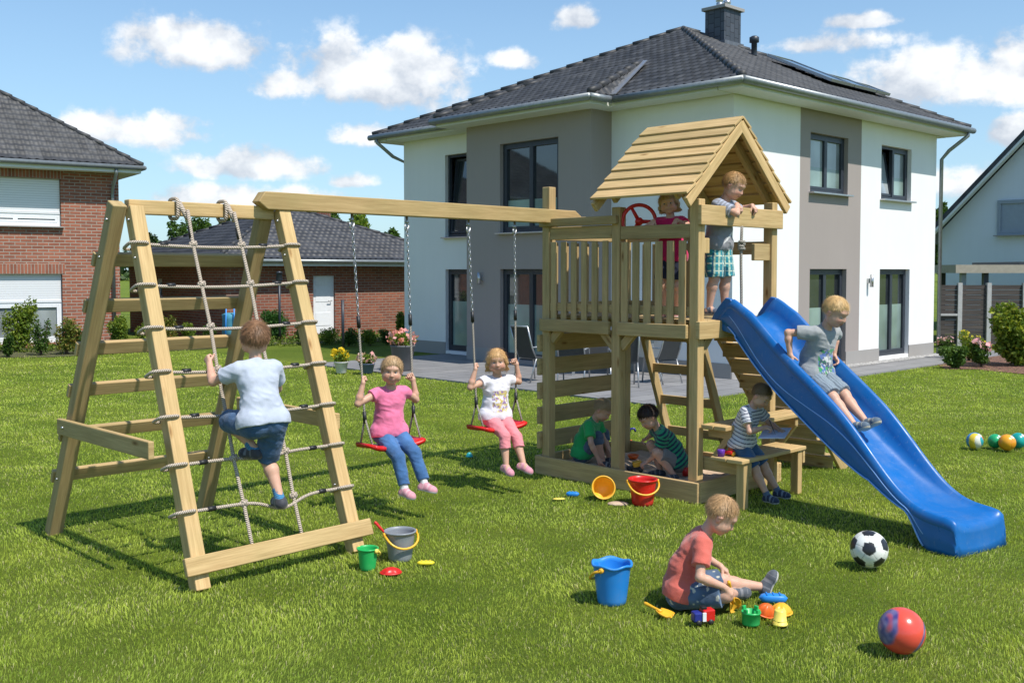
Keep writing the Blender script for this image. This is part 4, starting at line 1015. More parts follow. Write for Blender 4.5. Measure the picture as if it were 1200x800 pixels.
# sand
sa = np.linspace(SA0+.02, SA1-.02, 70); sbb = np.linspace(SB0+.02, SB1-.02, 100); Ag, Bg = np.meshgrid(sa, sbb)
XY = np.array(O)[None,None,:2]+Ag[...,None]*np.array(VV)[:2]+Bg[...,None]*np.array(UU)[:2]
Pq = np.concatenate([XY.reshape(-1,2), np.zeros((Ag.size,1))],1)
Z = .075+.022*vnoise(Pq,4,3)+.014*vnoise(Pq,11,4)+.007*vnoise(Pq,28,5)
ns = len(sa); i, j = np.meshgrid(np.arange(ns-1), np.arange(len(sbb)-1)); f = np.stack([j*ns+i, (j+1)*ns+i, (j+1)*ns+i+1, j*ns+i+1], -1).reshape(-1,4)
t = NT('play_sand'); n1 = t.noise(11, 5); n2 = t.noise(500, 3); t.col(t.mix(.5, t.ramp(n1, [(.3,(.47,.33,.22)),(.7,(.68,.51,.37))]), t.ramp(n2, [(.3,(.6,.6,.6)),(.7,(1.1,1.1,1.1))]), 'MULTIPLY')); t.set(Roughness=.95); t.bump(n2, .8, .004)
sand = np_mesh('sand', np.concatenate([Pq[:,:2], Z[:,None]],1), f, t.m, smooth=True); tag(sand, kind='stuff')

# swings
def rope_pts(p, q, n=10): return [p+(q-p)*(k/n) for k in range(n+1)]
def swing(px_l, px_r, seat_px, label, lean):
    def a_of(px): k = (px-600)/F; b_ = .075; x0 = O.x+UU.x*b_; y0 = O.y+UU.y*b_; return (k*y0-x0)/(VV.x-k*VV.y)
    a0, a1 = a_of(px_l), a_of(px_r); c = (a0+a1)/2
    zS = .50; hang = P(c, .075, 2.2)
    sw = thing('swing', P(c, .075+lean, zS), label, 'swing', 'red seat swings on the timber beam')
    seat_c = P(c, .075+lean, zS); hw = .235
    m = MB(); K = 26; vs = []; rows = []
    for i in range(K+1):
        s = -1+2*i/K; zz = .030*(abs(s)**3)*1.0+.0; wv = .10+.024*math.cos(s*math.pi)*(-1)
        ring_ = []
        for (q, zq) in ((-1,0),(-.93,.012),(-.6,.017),(0,.010),(.6,.017),(.93,.012),(1,0),(.9,-.022),(0,-.012),(-.9,-.022)):
            ring_.append(seat_c+VV*(s*hw)+UU*(q*wv)+UZ*(zz+zq))
        rows.append(ring_)
    n = 10
    vs = [p for r_ in rows for p in r_]; fs = [(i*n+j, i*n+(j+1)%n, (i+1)*n+(j+1)%n, (i+1)*n+j) for i in range(K) for j in range(n)]+[tuple(range(n-1,-1,-1)), tuple(range(K*n,(K+1)*n))]
    m.add(vs, fs, None, 0, True); m.build('seat', M_red, sw)
    grips = []
    for s_, a in ((-1,a0),(1,a1)):
        top = P(a, .075, 2.19); split = P(c+s_*(hw-.005), .075+lean*.86, zS+.235)
        d = (split-top); ch_end = top+d*.52
        m = MB(); nl = 26
        for k in range(nl):
            p = top+(ch_end-top)*((k+.5)/nl); dd = (ch_end-top).normalized(); l_ = (ch_end-top).length/nl*.72
            x = (VV if k % 2 else UU); pts = [p+dd*(l_*math.cos(t))+x*(.0085*math.sin(t)) for t in [2*math.pi*q/8 for q in range(8)]]
            m.tube(pts, .0034, 5, closed=True)
        m.build('chain', M_gal, sw)
        m = MB(); m.lathe([(0,0),(.016,0),(.016,.012),(.01,.02),(.01,.05),(0,.05)], top-UZ*.02, 10); m.tube([top+UZ*-.03+x_ for x_ in (VV*.02, VV*.016-UZ*.04, -UZ*.055, -VV*.016-UZ*.04, -VV*.02)], .005, 6)
        m.build('swing_hook', M_gal, sw)
        m = MB(); m.tube(rope_pts(ch_end, split), .0085, 8); m.build('rope', M_rope2, sw)
        for p_ in (ch_end, split):
            m = MB(); dd = d.normalized(); m.tube([p_-dd*.04, p_+dd*.045], .0145, 10); m.build('rope_clip', M_tape, sw)
        for q in (-1, 1):
            m = MB(); m.tube([split, seat_c+VV*(s_*(hw-.01))+UU*(q*.078)+UZ*.02], .0075, 8); m.build('rope', M_rope2, sw)
        grips.append((top, split))
    return seat_c, grips
sw1, gr1 = swing(413, 477, 448, 'red plastic swing seat nearest the climbing net, girl in blue jeans on it', .12)
sw2, gr2 = swing(549, 603, 583, 'red plastic swing seat nearer the tower, girl in pink trousers on it', .06)
# ------------------------------------------------------------------ signed-distance modelling for bodies and clothes
class SDF:
    """union of tapered capsules / ellipsoids with smooth joins; each item: (kind, params)"""
    def __init__(s, k=.014): s.it = []; s.k = k; s.cuts = []; s.noise = None; s.subs = []; s.extra = []
    def cap(s, a, b, ra, rb, k=None): s.it.append(('c', np.array(a,float), np.array(b,float), ra, rb, k)); return s
    def ell(s, c, r, M=None, k=None): s.it.append(('e', np.array(c,float), np.array(r,float), M, None, k)); return s
    def d_item(s, it, X):
        if it[0] == 'c':
            _, a, b, ra, rb, k = it; ba = b-a; L2 = ba@ba
            t = np.clip((X-a)@ba/max(L2,1e-12), 0, 1); return np.linalg.norm(X-a-t[:,None]*ba, axis=1)-(ra+(rb-ra)*t)
        _, c, r, M, _, k = it; q = X-c
        if M is not None: q = q@M      # columns of M are the local axes
        k0 = np.linalg.norm(q/r, axis=1); k1 = np.linalg.norm(q/(r*r), axis=1)+1e-9
        return k0*(k0-1)/k1
    def __call__(s, X):
        D = None if s.it else np.full(len(X), 1e3)
        for it in s.it:
            d = s.d_item(it, X); k = it[5] if it[5] is not None else s.k
            if D is None: D = d
            else:
                h = np.maximum(k-np.abs(D-d), 0)/k; D = np.minimum(D, d)-h*h*k*.25
        for g in s.extra:            # other fields joined (f, k)
            d = g[0](X); h = np.maximum(g[1]-np.abs(D-d), 0)/g[1]; D = np.minimum(D, d)-h*h*g[1]*.25
        for sb in s.subs:            # carve (sdf item, k)
            d = -s.d_item(sb[0], X); k = sb[1]; h = np.maximum(k-np.abs(D-d), 0)/k; D = np.maximum(D, d)+h*h*k*.25
        if s.noise is not None: D = D+s.noise(X)
        for c in s.cuts:             # plane cuts: keep where n.(x-p) < 0, optional limiting sphere
            p, n = c[0], c[1]; d = (X-p)@n
            if len(c) > 2 and c[2] is not None:
                w_ = np.linalg.norm(X-p, axis=1) < c[2]; d = np.where(w_, d, -1)
            D = np.maximum(D, d)
        return D
    def cull(s, c, R_, dmin=None):
        C_ = U3(c)[None]
        def alld(g): return [g.d_item(it, C_)[0] for it in g.it]+[q for e in g.extra for q in alld(e[0])]
        if dmin is None: dmin = min(alld(s))
        n = SDF(s.k); n.cuts = s.cuts; n.noise = s.noise; n.subs = s.subs
        n.it = [it for it in s.it if s.d_item(it, C_)[0] < dmin+2*R_+.035]
        n.extra = [(e[0].cull(c, R_, dmin), e[1]) for e in s.extra]; n.extra = [e for e in n.extra if e[0].it or e[0].extra]
        return n
    def bounds(s):
        lo = np.full(3, 1e9); hi = -lo
        for it in s.it:
            if it[0] == 'c':
                for q, r in ((it[1],it[3]),(it[2],it[4])): lo = np.minimum(lo, q-r); hi = np.maximum(hi, q+r)
            else: r = it[2].max(); lo = np.minimum(lo, it[1]-r); hi = np.maximum(hi, it[1]+r)
        for g in s.extra: l2, h2 = g[0].bounds(); lo = np.minimum(lo, l2); hi = np.maximum(hi, h2)
        return lo-.02, hi+.02
def mesh_sdf(f, h):
    lo, hi = f.bounds(); B = 8; bs = B*h
    nb = np.ceil((hi-lo)/bs).astype(int)+1
    g = np.stack(np.meshgrid(*[np.arange(n) for n in nb], indexing='ij'), -1).reshape(-1,3)
    g = g[np.abs(f(lo+(g+.5)*bs)) < bs*1.25]
    ar = np.arange(B+1); loc = np.stack(np.meshgrid(ar,ar,ar,indexing='ij'),-1).reshape(-1,3)
    V = np.empty((len(g), B+1, B+1, B+1)); 
    cg = g//3; ck_ = (cg[:,0]*999+cg[:,1])*999+cg[:,2]; g = g[np.argsort(ck_, kind='stable')]; ck_ = np.sort(ck_)
    st = np.flatnonzero(np.r_[True, ck_[1:] != ck_[:-1], True])
    for i, j in zip(st[:-1], st[1:]):
        cen = lo+((g[i]//3)*3+1.5)*bs; ff_ = f.cull(cen, bs*2.6) if hasattr(f, 'cull') else f
        X = lo+(g[i:j,None,:]*B+loc[None])*h; V[i:j] = ff_(X.reshape(-1,3)).reshape(-1,B+1,B+1,B+1)
    sgn = V < 0; c = np.zeros((len(g),B,B,B), int)
    for a in (0,1):
        for b in (0,1):
            for d in (0,1): c += sgn[:, a:B+a, b:B+b, d:B+d]
    mixed = (c > 0) & (c < 8); bi, ci, cj, ck = np.nonzero(mixed)
    acc = np.zeros((len(bi),3)); cnt = np.zeros(len(bi))
    corners = [(a,b,d) for a in (0,1) for b in (0,1) for d in (0,1)]
    for p in range(8):
        for q in range(p+1,8):
            A, Bc = np.array(corners[p]), np.array(corners[q])
            if np.abs(A-Bc).sum() != 1: continue
            va = V[bi,ci+A[0],cj+A[1],ck+A[2]]; vb = V[bi,ci+Bc[0],cj+Bc[1],ck+Bc[2]]; m = (va < 0) != (vb < 0)
            t = np.where(m, va/(va-vb+1e-20), 0); acc += np.where(m[:,None], A+(Bc-A)*t[:,None], 0); cnt += m
    base = g[bi]*B+np.stack([ci,cj,ck],-1); pos = lo+(base+acc/cnt[:,None])*h
    key = lambda q: (q[:,0]*4096+q[:,1])*4096+q[:,2]
    ks = key(base); order = np.argsort(ks); kso = ks[order]
    def find(q):
        kk = key(q); ix = np.searchsorted(kso, kk); ix = np.clip(ix, 0, len(kso)-1); ok = kso[ix] == kk; return np.where(ok, order[ix], -1)
    faces = []
    for ax in range(3):
        u, w_ = [(1,2),(2,0),(0,1)][ax]; e = np.zeros(3,int); e[ax] = 1
        s0 = sgn[bi,ci,cj,ck]; s1 = sgn[bi,ci+e[0],cj+e[1],ck+e[2]]; m = s0 != s1
        q = base[m]; du = np.zeros(3,int); du[u] = 1; dw = np.zeros(3,int); dw[w_] = 1
        quad = np.stack([find(q), find(q-du), find(q-du-dw), find(q-dw)], -1); fl = s0[m]
        quad = np.where(fl[:,None], quad, quad[:, ::-1]); faces.append(quad[(quad >= 0).all(1)])
    # edges starting in non-mixed cells cannot cross without a mixed neighbour; every crossing edge has its own mixed cell
    return pos, np.concatenate(faces)

def cloth_material(name, rough=.85, bs=420, weave=.5):
    t = NT(name); a = t.n('Attribute', attribute_name='Col'); n1 = t.noise(30, 4); n2 = t.noise(bs, 3)
    t.col(t.mix(.35, a.outputs['Color'], t.ramp(n1, [(.3,(.78,.78,.78)),(.7,(1.06,1.06,1.06))]), 'MULTIPLY')); t.set(Roughness=rough); t.b.inputs['Sheen Weight'].default_value = .25
    t.b.inputs['Specular IOR Level'].default_value = .25
    t.bump(t.math('ADD', n2, t.math('MULTIPLY', n1, .8)), weave, .003); return t.m
M_cloth = cloth_material('cotton_cloth'); M_denim = cloth_material('denim_cloth', .9, 300, .7)
def skin_material():
    t = NT('skin'); a = t.n('Attribute', attribute_name='Col'); n1 = t.noise(28, 4)
    t.col(t.mix(.5, a.outputs['Color'], t.ramp(n1, [(.3,(.90,.85,.84)),(.7,(1.03,1.02,1.0))]), 'MULTIPLY')); t.set(Roughness=.5); t.b.inputs['Subsurface Weight'].default_value = .12
    t.b.inputs['Subsurface Radius'].default_value = (.012,.005,.003); t.b.inputs['Subsurface Scale'].default_value = .6; t.b.inputs['Specular IOR Level'].default_value = .35
    t.bump(t.noise(500, 3), .12, .002); return t.m
M_skin = skin_material()
def hair_material():
    t = NT('hair'); a = t.n('Attribute', attribute_name='Col'); n1 = t.noise(70, 5); 
    t.col(t.mix(.15, a.outputs['Color'], t.ramp(n1, [(.3,(.6,.58,.55)),(.7,(1.15,1.12,1.1))]), 'MULTIPLY')); t.set(Roughness=.5); t.b.inputs['Specular IOR Level'].default_value = .4; return t.m
M_hair = hair_material()
M_shoe = cloth_material('shoe_leather', .6, 200, .3)
M_eye = simple('eye_white', (.50,.48,.46), .2, .02); M_iris = {k: simple('iris_'+k, c, .12, .1) for k, c in (('blue',(.05,.12,.2)),('brown',(.05,.022,.01)))}

U3 = np.array
def nrm(v): v = np.asarray(v,float); return v/(np.linalg.norm(v)+1e-12)
def ik(a, t, l1, l2, pole):
    a = U3(a); t = U3(t); d = t-a; L_ = np.linalg.norm(d); 
    if L_ > (l1+l2)*.995: t = a+d/L_*(l1+l2)*.995; d = t-a; L_ = np.linalg.norm(d)
    if L_ < .03: L_ = .03
    x = (l1*l1-l2*l2+L_*L_)/(2*L_); y = math.sqrt(max(0,l1*l1-x*x)); u = d/L_; p = U3(pole)-u*(U3(pole)@u); p = nrm(p)
    return a+u*x+p*y, t
SKINC = U3((.60,.355,.25))
def hand_sdf(wrist, d, n, side, curl=.6, spread=.1, s=1.0, thumb=.6):
    """palm + five bent fingers; d: pointing direction, n: palm facing, side: +1 thumb towards lat"""
    d = nrm(d); n = nrm(U3(n)-d*(U3(n)@d)); lat = np.cross(d, n)*side      # lat points to the thumb
    f = SDF(.004*s); W = U3(wrist)
    pl = .045*s
    for i, o in enumerate((.0175,.006,-.0055,-.0165)):
        f.cap(W+lat*o*.6*s, W+d*pl+lat*o*s, .0105*s, .0082*s, .010*s)
    ln = ((.020,.026),(.023,.029),(.021,.027),(.016,.021))
    for i, (o, (l1, l2)) in enumerate(zip((.0175,.006,-.0055,-.0165), ln)):
        c1 = curl*(.85+.1*i); sp_ = spread*(1.5-i)/1.5
        d1 = nrm(d*math.cos(c1)+n*math.sin(c1)+lat*sp_*.5); d2 = nrm(d*math.cos(c1*2.3)+n*math.sin(c1*2.3)+lat*sp_*.3)
        k0 = W+d*pl+lat*o*s; k1 = k0+d1*l1*s; k2 = k1+d2*l2*s; r = (.0072,.0074,.0071,.0063)[i]*s
        f.cap(k0, k1, r*1.05, r*.95, .004*s); f.cap(k1, k2, r*.95, r*.78, .002*s)
    t0 = W+d*.010*s+lat*.014*s; td = nrm(d*.62+lat*(.75-.35*thumb)+n*(.25+.6*thumb)); t1 = t0+td*.026*s; td2 = nrm(td+n*.4*thumb+d*.35); t2 = t1+td2*.022*s
    f.cap(t0, t1, .0098*s, .0080*s, .008*s); f.cap(t1, t2, .0080*s, .0066*s, .002*s)
    return f

def person(label, pelvis, yaw, lean=(0,0), head=(0,0,0), hands=None, feet=None, knee=None, elbow=None, s=1.0, shirt=None, pants=None, shoes=None, hair=None, eyes='blue', handdir=None, curls=(1.0,1.0),
           footdir=None, bend=0.0, eye_open=1.0, res=.0042, name_extra=None, gaze=None, smile=0.3, skin=None):
    """yaw: facing direction angle (radians, 0 = +X); lean=(forward, left) radians; head=(pitch down, turn left, tilt left)"""
    SK = SKINC if skin is None else U3(skin)
    f = U3((math.cos(yaw), math.sin(yaw), 0)); up = U3((0,0,1)); l = np.cross(up, f)
    t1 = nrm(up*math.cos(lean[0])+f*math.sin(lean[0])+l*math.sin(lean[1]))
    b2 = lean[0]+bend; t2 = nrm(up*math.cos(b2)+f*math.sin(b2)+l*math.sin(lean[1])*1.3)
    pv = U3(pelvis); tf = nrm(np.cross(l, t2)*-1); tf = nrm(f-t2*(f@t2)); ll = np.cross(t2, tf)
    tf1 = nrm(f-t1*(f@t1)); l1_ = np.cross(t1, tf1)
    waist = pv+t1*.13*s; chest = waist+t2*.11*s; shc = waist+t2*.185*s; neck = waist+t2*.225*s
    hipL, hipR = pv+l1_*.058*s, pv-l1_*.058*s
    shL, shR = shc+ll*.108*s, shc-ll*.108*s
    # head frame
    hp, ht, hk = head; hb = nrm(t2+up*1.6)
    fx = f*math.cos(ht)+l*math.sin(ht); fx = nrm(fx-hb*(fx@hb)); lx = np.cross(hb, fx)
    hf = fx*math.cos(hp)-hb*math.sin(hp); hu = hb*math.cos(hp)+fx*math.sin(hp)
    hl = lx*math.cos(hk)-hu*math.sin(hk); hu = nrm(hu*math.cos(hk)+lx*math.sin(hk)); hl = np.cross(hu, hf)
    hc = neck+nrm(t2*.5+hb)*.035*s+hu*.095*s+hf*.015*s
    HM = np.stack([hl, hf, hu], 1)        # local -> world columns
    hs = s*.98
    W = lambda q: hc+HM@(U3(q)*hs)
    hands = hands or {}; feet = feet or {}; 
    ua, fa, th, sh_ = .178*s, .155*s, .245*s, .235*s
    # arms
    ar = {}
    for sd_, S_, sgn_ in (('L',shL,1),('R',shR,-1)):
        tgt = hands.get(sd_); 
        if tgt is None: tgt = S_-up*.31*s+f*.06*s
        pole = (elbow or {}).get(sd_, -up*.6-f*.4+l*sgn_*.5)
        e_, w_ = ik(S_, tgt, ua, fa, pole); ar[sd_] = (S_, e_, w_)
    lg = {}
    for sd_, S_, sgn_ in (('L',hipL,1),('R',hipR,-1)):
        tgt = feet.get(sd_, S_-up*.47*s); pole = (knee or {}).get(sd_, f+l*sgn_*.1)
        k_, a_ = ik(S_, tgt, th, sh_, pole); lg[sd_] = (S_, k_, a_)
    # ---- body
    b = SDF(.020*s); b.it = []
    b.cap(hipL, hipR, .068*s, .068*s); b.cap(pv+t1*.04*s+tf1*.008*s, waist+tf1*.012*s, .074*s, .070*s, .03*s)
    b.cap(waist+ll*.025*s, waist-ll*.025*s, .066*s, .066*s, .03*s); b.cap(chest+ll*.04*s, chest-ll*.04*s, .066*s, .066*s, .03*s)
    b.cap(shc+ll*.07*s-t2*.01*s, shc-ll*.07*s-t2*.01*s, .046*s, .046*s, .03*s); b.cap(shc, neck+t2*.02*s, .042*s, .030*s, .02*s); b.cap(neck, W((0,-.02,-.04)), .031*s, .033*s, .02*s)
    for sd_ in 'LR':
        S_, e_, w_ = ar[sd_]; b.cap(S_, e_, .033*s, .0235*s, .018*s); mid_ = e_+(w_-e_)*.3; b.cap(e_, mid_, .0235*s, .0255*s, .012*s); b.cap(mid_, w_, .0255*s, .0165*s, .012*s)
        S_, k_, a_ = lg[sd_]; b.cap(S_, k_, .062*s, .040*s, .02*s); cf = k_+(a_-k_)*.3; kb = nrm(np.cross(np.cross(a_-k_, k_-S_), a_-k_)+f*1e-6)
        sg2 = -1 if kb@nrm(k_-(S_+a_)/2) > 0 else 1
        b.cap(k_, cf+kb*sg2*.008*s, .037*s, .039*s, .018*s); b.cap(cf+kb*sg2*.008*s, a_, .039*s, .0225*s, .018*s)
    fd = {}
    for sd_, sgn_ in (('L',1),('R',-1)):
        S_, k_, a_ = lg[sd_]; dflt = nrm(f+l*sgn_*.15); d_ = nrm((footdir or {}).get(sd_, dflt)); fd[sd_] = d_
        shn = nrm(a_-k_); dn = nrm(shn-d_*(shn@d_)) if abs(shn@d_) < .95 else nrm(-up-d_*(-up@d_))
        b.cap(a_+dn*.015*s, a_+dn*.030*s+d_*.085*s, .022*s, .018*s, .015*s); fd[sd_] = (d_, dn)
    for sd_, sgn_ in (('L',1),('R',-1)):
        S_, e_, w_ = ar[sd_]; hd = (handdir or {}).get(sd_); 
        d_, n_ = hd if hd is not None else (nrm(w_-e_), nrm(-l*sgn_+f*.2))
        side = 1 if np.cross(nrm(d_), nrm(n_))@np.cross(nrm(d_), nrm(n_)) > 0 else 1
        # right hand: d x n points to the thumb when palm faces n
        hnd = hand_sdf(w_, d_, n_, (-1 if sd_ == 'L' else 1), curls[0 if sd_ == 'L' else 1], s=s*.98); b.extra.append((hnd, .010*s))
    # ---- head
    h = SDF(.014*hs)
    E = lambda c, r, k=None: h.ell(W(c), U3(r)*hs, HM, None if k is None else k*hs)
    E((0,-.014,.022),(.0735,.086,.080)); E((0,.020,-.030),(.057,.062,.064),.03); E((0,.052,-.074),(.019,.017,.015),.022)
    for x in (-1,1): E((x*.030,.052,-.030),(.026,.024,.026),.02); E((x*.050,.02,-.045),(.02,.035,.03),.02)
    E((0,.064,.032),(.042,.012,.012),.02)
    h.cap(W((0,.070,.010)), W((0,.0880,-.018)), .0060*hs, .0085*hs, .010*hs)
    for x in (-1,1): E((x*.008,.084,-.021),(.0058,.0065,.0050),.006)
    mw = .011+.004*smile; h.cap(W((-mw,.0775,-.0435)), W((mw,.0775,-.0435)), .0050*hs, .0050*hs, .006*hs); h.cap(W((-mw*.8,.0765,-.0515)), W((mw*.8,.0765,-.0515)), .0052*hs, .0052*hs, .006*hs)
    for x in (-1,1): h.subs.append((('e', W((x*.029,.078,.004)), U3((.0155,.013,.007))*hs, HM, None, None), .010*hs))
    lo_ = .0045*(1-eye_open)
    for x in (-1,1): E((x*.0285,.0570,.0115-lo_),(.0165,.0115,.0050),.003); E((x*.0285,.0575,-.0065),(.0150,.0105,.0035),.003)
    for x in (-1,1):
        E((x*.074,-.004,-.008),(.008,.0165,.0245),.008); h.cap(W((x*.079,.004,.006)), W((x*.081,-.012,-.002)), .005*hs, .006*hs, .006*hs)
    if smile < 1.4: h.subs.append((('c', W((-.019,.083,-.0472+.004*smile)), W((.0,.0905,-.0478)), .0018*hs, .0022*hs, None), .003*hs)); h.subs.append((('c', W((0,.0905,-.0478)), W((.019,.083,-.0472+.004*smile)), .0022*hs, .0018*hs, None), .003*hs))
    b.extra.append((h, .014*s))
    V, Fq = mesh_sdf(b, res)
    col = np.tile(SK, (len(V),1)); q = (V-hc)@HM/hs
    def blob(c, r, colr, amt, soft=1.0):
        nonlocal col
        w_ = np.clip((1.3-np.linalg.norm((q-U3(c))/U3(r), axis=1))/.6*soft, 0, 1)[:,None]*amt; col = col*(1-w_)+U3(colr)*w_
    for x in (-1,1): blob((x*.037,.065,-.028),(.020,.03,.018),(.66,.27,.20),.55); blob((x*.081,-.004,-.008),(.01,.02,.026),(.66,.29,.22),.5)
    blob((0,.094,-.02),(.010,.012,.010),(.64,.30,.23),.45)
    blob((0,.080,-.0435),(mw*1.4,.014,.0046),(.50,.17,.15),.8); blob((0,.080,-.052),(mw*1.15,.014,.0048),(.52,.18,.16),.8); blob((0,.082,-.0476),(mw*1.5,.014,.0018+.0016*smile),((.18,.05,.045) if smile < 1.4 else (.50,.30,.25)),.9,2)
    hcol = U3(hair['col']) if hair else U3((.2,.12,.06))
    for x in (-1,1): 
        blob((x*.030,.078,.0262),(.0150,.02,.0024),hcol*.6+SK*.3,.6,1.5); blob((x*.029,.080,.0105),(.0140,.02,.0016),(.26,.14,.10),.45)
        blob((x*.029,.086,-.0045),(.0125,.02,.0016),(.34,.19,.14),.5)
        if eye_open < .5: blob((x*.029,.085,-.001),(.0135,.02,.0022),(.10,.05,.035),.85,1.5)
    for sd_ in 'LR':
        kk = lg[sd_][1]; w_ = np.clip(1-np.linalg.norm(V-kk,axis=1)/(.045*s),0,1)[:,None]*.35; col = col*(1-w_)+U3((.60,.29,.21))*w_
        kk = ar[sd_][1]; w_ = np.clip(1-np.linalg.norm(V-kk,axis=1)/(.03*s),0,1)[:,None]*.3; col = col*(1-w_)+U3((.60,.29,.21))*w_
        kk = ar[sd_][2]; w_ = np.clip((np.linalg.norm(V-kk,axis=1)-.045*s)/(.04*s),0,1)*(np.linalg.norm(V-kk,axis=1) < .11*s); col = col*(1-.25*w_[:,None])+U3((.66,.30,.23))*.25*w_[:,None]
    base = V[:,2].min(); loc = (pv[0], pv[1], base)
    body = np_mesh('person', V, Fq, M_skin, loc, col); tag(body, label, 'child')
    # ---- eyes
    if eye_open > 0:
        for x in (-1,1):
            c = W((x*.0285,.0572,.003)); m = MB(); m.sphere(c, .0118*hs, 16, 10); eo = m.build('eye', M_eye, body)
            g = nrm(HM@U3(gaze)) if gaze is not None else hf; m = MB(); cc = c+g*.0104*hs
            axu = nrm(hu-g*(hu@g)); m.sphere(cc, (.0060*hs,.0060*hs,.0018*hs), 12, 8, ax=(Vector(np.cross(axu,g)), Vector(axu), Vector(g))); m.build('iris', M_iris[eyes], eo)
            m = MB(); m.sphere(c+g*.0119*hs, (.0026*hs,.0026*hs,.0010*hs), 10, 6, ax=(Vector(np.cross(axu,g)), Vector(axu), Vector(g))); m.build('pupil', M_blk, eo)
    fold = lambda amp, sc, sd0: (lambda X: amp*vnoise(X*U3((1,1,.55)), sc, sd0)+amp*.5*vnoise(X, sc*2.3, sd0+1)+amp*1.1*(np.abs(vnoise(X*U3((.8,.8,1.9))+X[:,[1,2,0]]*.5, sc*.95, sd0+2))-.35))
    # ---- shirt
    if shirt:
        c = SDF(.022*s); T_ = SDF(.026*s); o = shirt.get('off', .010)*s
        hm_ = pv+t1*.015*s; T_.cap(hm_+l1_*.057*s, hm_-l1_*.057*s, .073*s+o*1.75, .073*s+o*1.75); T_.cap(pv+t1*.05*s+tf1*.008*s, waist+tf1*.012*s, .080*s+o, .078*s+o, .03*s)
        T_.cap(waist+ll*.03*s, waist-ll*.03*s, .071*s+o, .071*s+o, .04*s); T_.cap(chest+ll*.04*s, chest-ll*.04*s, .066*s+o, .066*s+o, .04*s)
        T_.cap(shc+ll*.07*s-t2*.01*s, shc-ll*.07*s-t2*.01*s, .046*s+o*.9, .046*s+o*.9, .03*s); T_.cap(shc, neck+t2*.01*s, .046*s, .040*s, .02*s)
        T_.cuts.append((pv-t1*shirt.get('len', .03)*s, -t1)); T_.cuts.append((neck+tf*.01*s, nrm(t2*1.0+tf*.35))); c.extra.append((T_, .02*s))
        sl = shirt.get('sleeve', .62)
        for sd_ in 'LR':
            S_, e_, w_ = ar[sd_]; en = S_+(e_-S_)*sl; d_ = nrm(e_-S_); A_ = SDF(.01)
            A_.cap(S_, en+d_*.03*s, .036*s+o*.8, .031*s+o*1.35, .018*s); A_.cuts.append((en, d_)); c.extra.append((A_, .016*s))
        n0 = fold(.0042*s, 17, sum(map(ord,label)) % 97); c.noise = n0
        V, Fq = mesh_sdf(c, res*1.1)
        ta = (V-pv)@t2/s; 
        # along-sleeve stripes follow the arm
        y_ = ta.copy(); 
        for sd_ in 'LR':
            S_, e_, w_ = ar[sd_]; d_ = nrm(e_-S_); tt = (V-S_)@d_; rad = np.linalg.norm(V-S_-tt[:,None]*d_,axis=1); m_ = (tt > .015*s) & (rad < .062*s) & (tt < sl*ua+.03)
            lat_ = np.abs((V-shc)@ll) > .098*s; m_ &= lat_; y_ = np.where(m_, .335-tt/s, y_)
        xx = (V-pv)@ll/s; ff = (V-waist)@tf/s
        col = shirt['fn'](y_, xx, ff, V)
        np_mesh('shirt', V, Fq, M_cloth, cols=col, parent=body)
    # ---- trousers or shorts
    if pants:
        c = SDF(.016*s); o = pants.get('off', .010)*s; ln = pants['len']   # 0..1 thigh, 1..2 shin
        c.cap(hipL+t1*.01*s, hipR+t1*.01*s, .072*s+o*.75, .072*s+o*.75); c.cap(pv+t1*.02*s, pv+t1*.055*s, .072*s+o*.6, .070*s+o*.5, .02*s)
        for sd_ in 'LR':
            S_, k_, a_ = lg[sd_]
            A_ = SDF(.016*s)
            if ln <= 1:
                en = S_+(k_-S_)*ln; d_ = nrm(k_-S_); A_.cap(S_, en+d_*.03*s, .064*s+o, (.064-.020*ln)*s+o*1.4, .016*s); A_.cuts.append((en, d_))
            else:
                en = k_+(a_-k_)*(ln-1); d_ = nrm(a_-k_); A_.cap(k_, en+d_*.03*s, .042*s+o*.8, .036*s+o*.6 if ln > 1.7 else .042*s+o*.8, .016*s); A_.cuts.append((en, d_)); c.cap(S_, k_, .064*s+o, .042*s+o*.8, .016*s)
            c.extra.append((A_, .014*s))
        c.cuts.append((pv+t1*.06*s, t1, .12*s))
        c.noise = fold(.0036*s, 20, sum(map(ord,label)) % 89)
        V, Fq = mesh_sdf(c, res*1.1); col = pants['fn'](V, pv, hipL, hipR, lg)
        np_mesh(pants.get('name','shorts'), V, Fq, M_denim if pants.get('denim') else M_cloth, cols=col, parent=body)
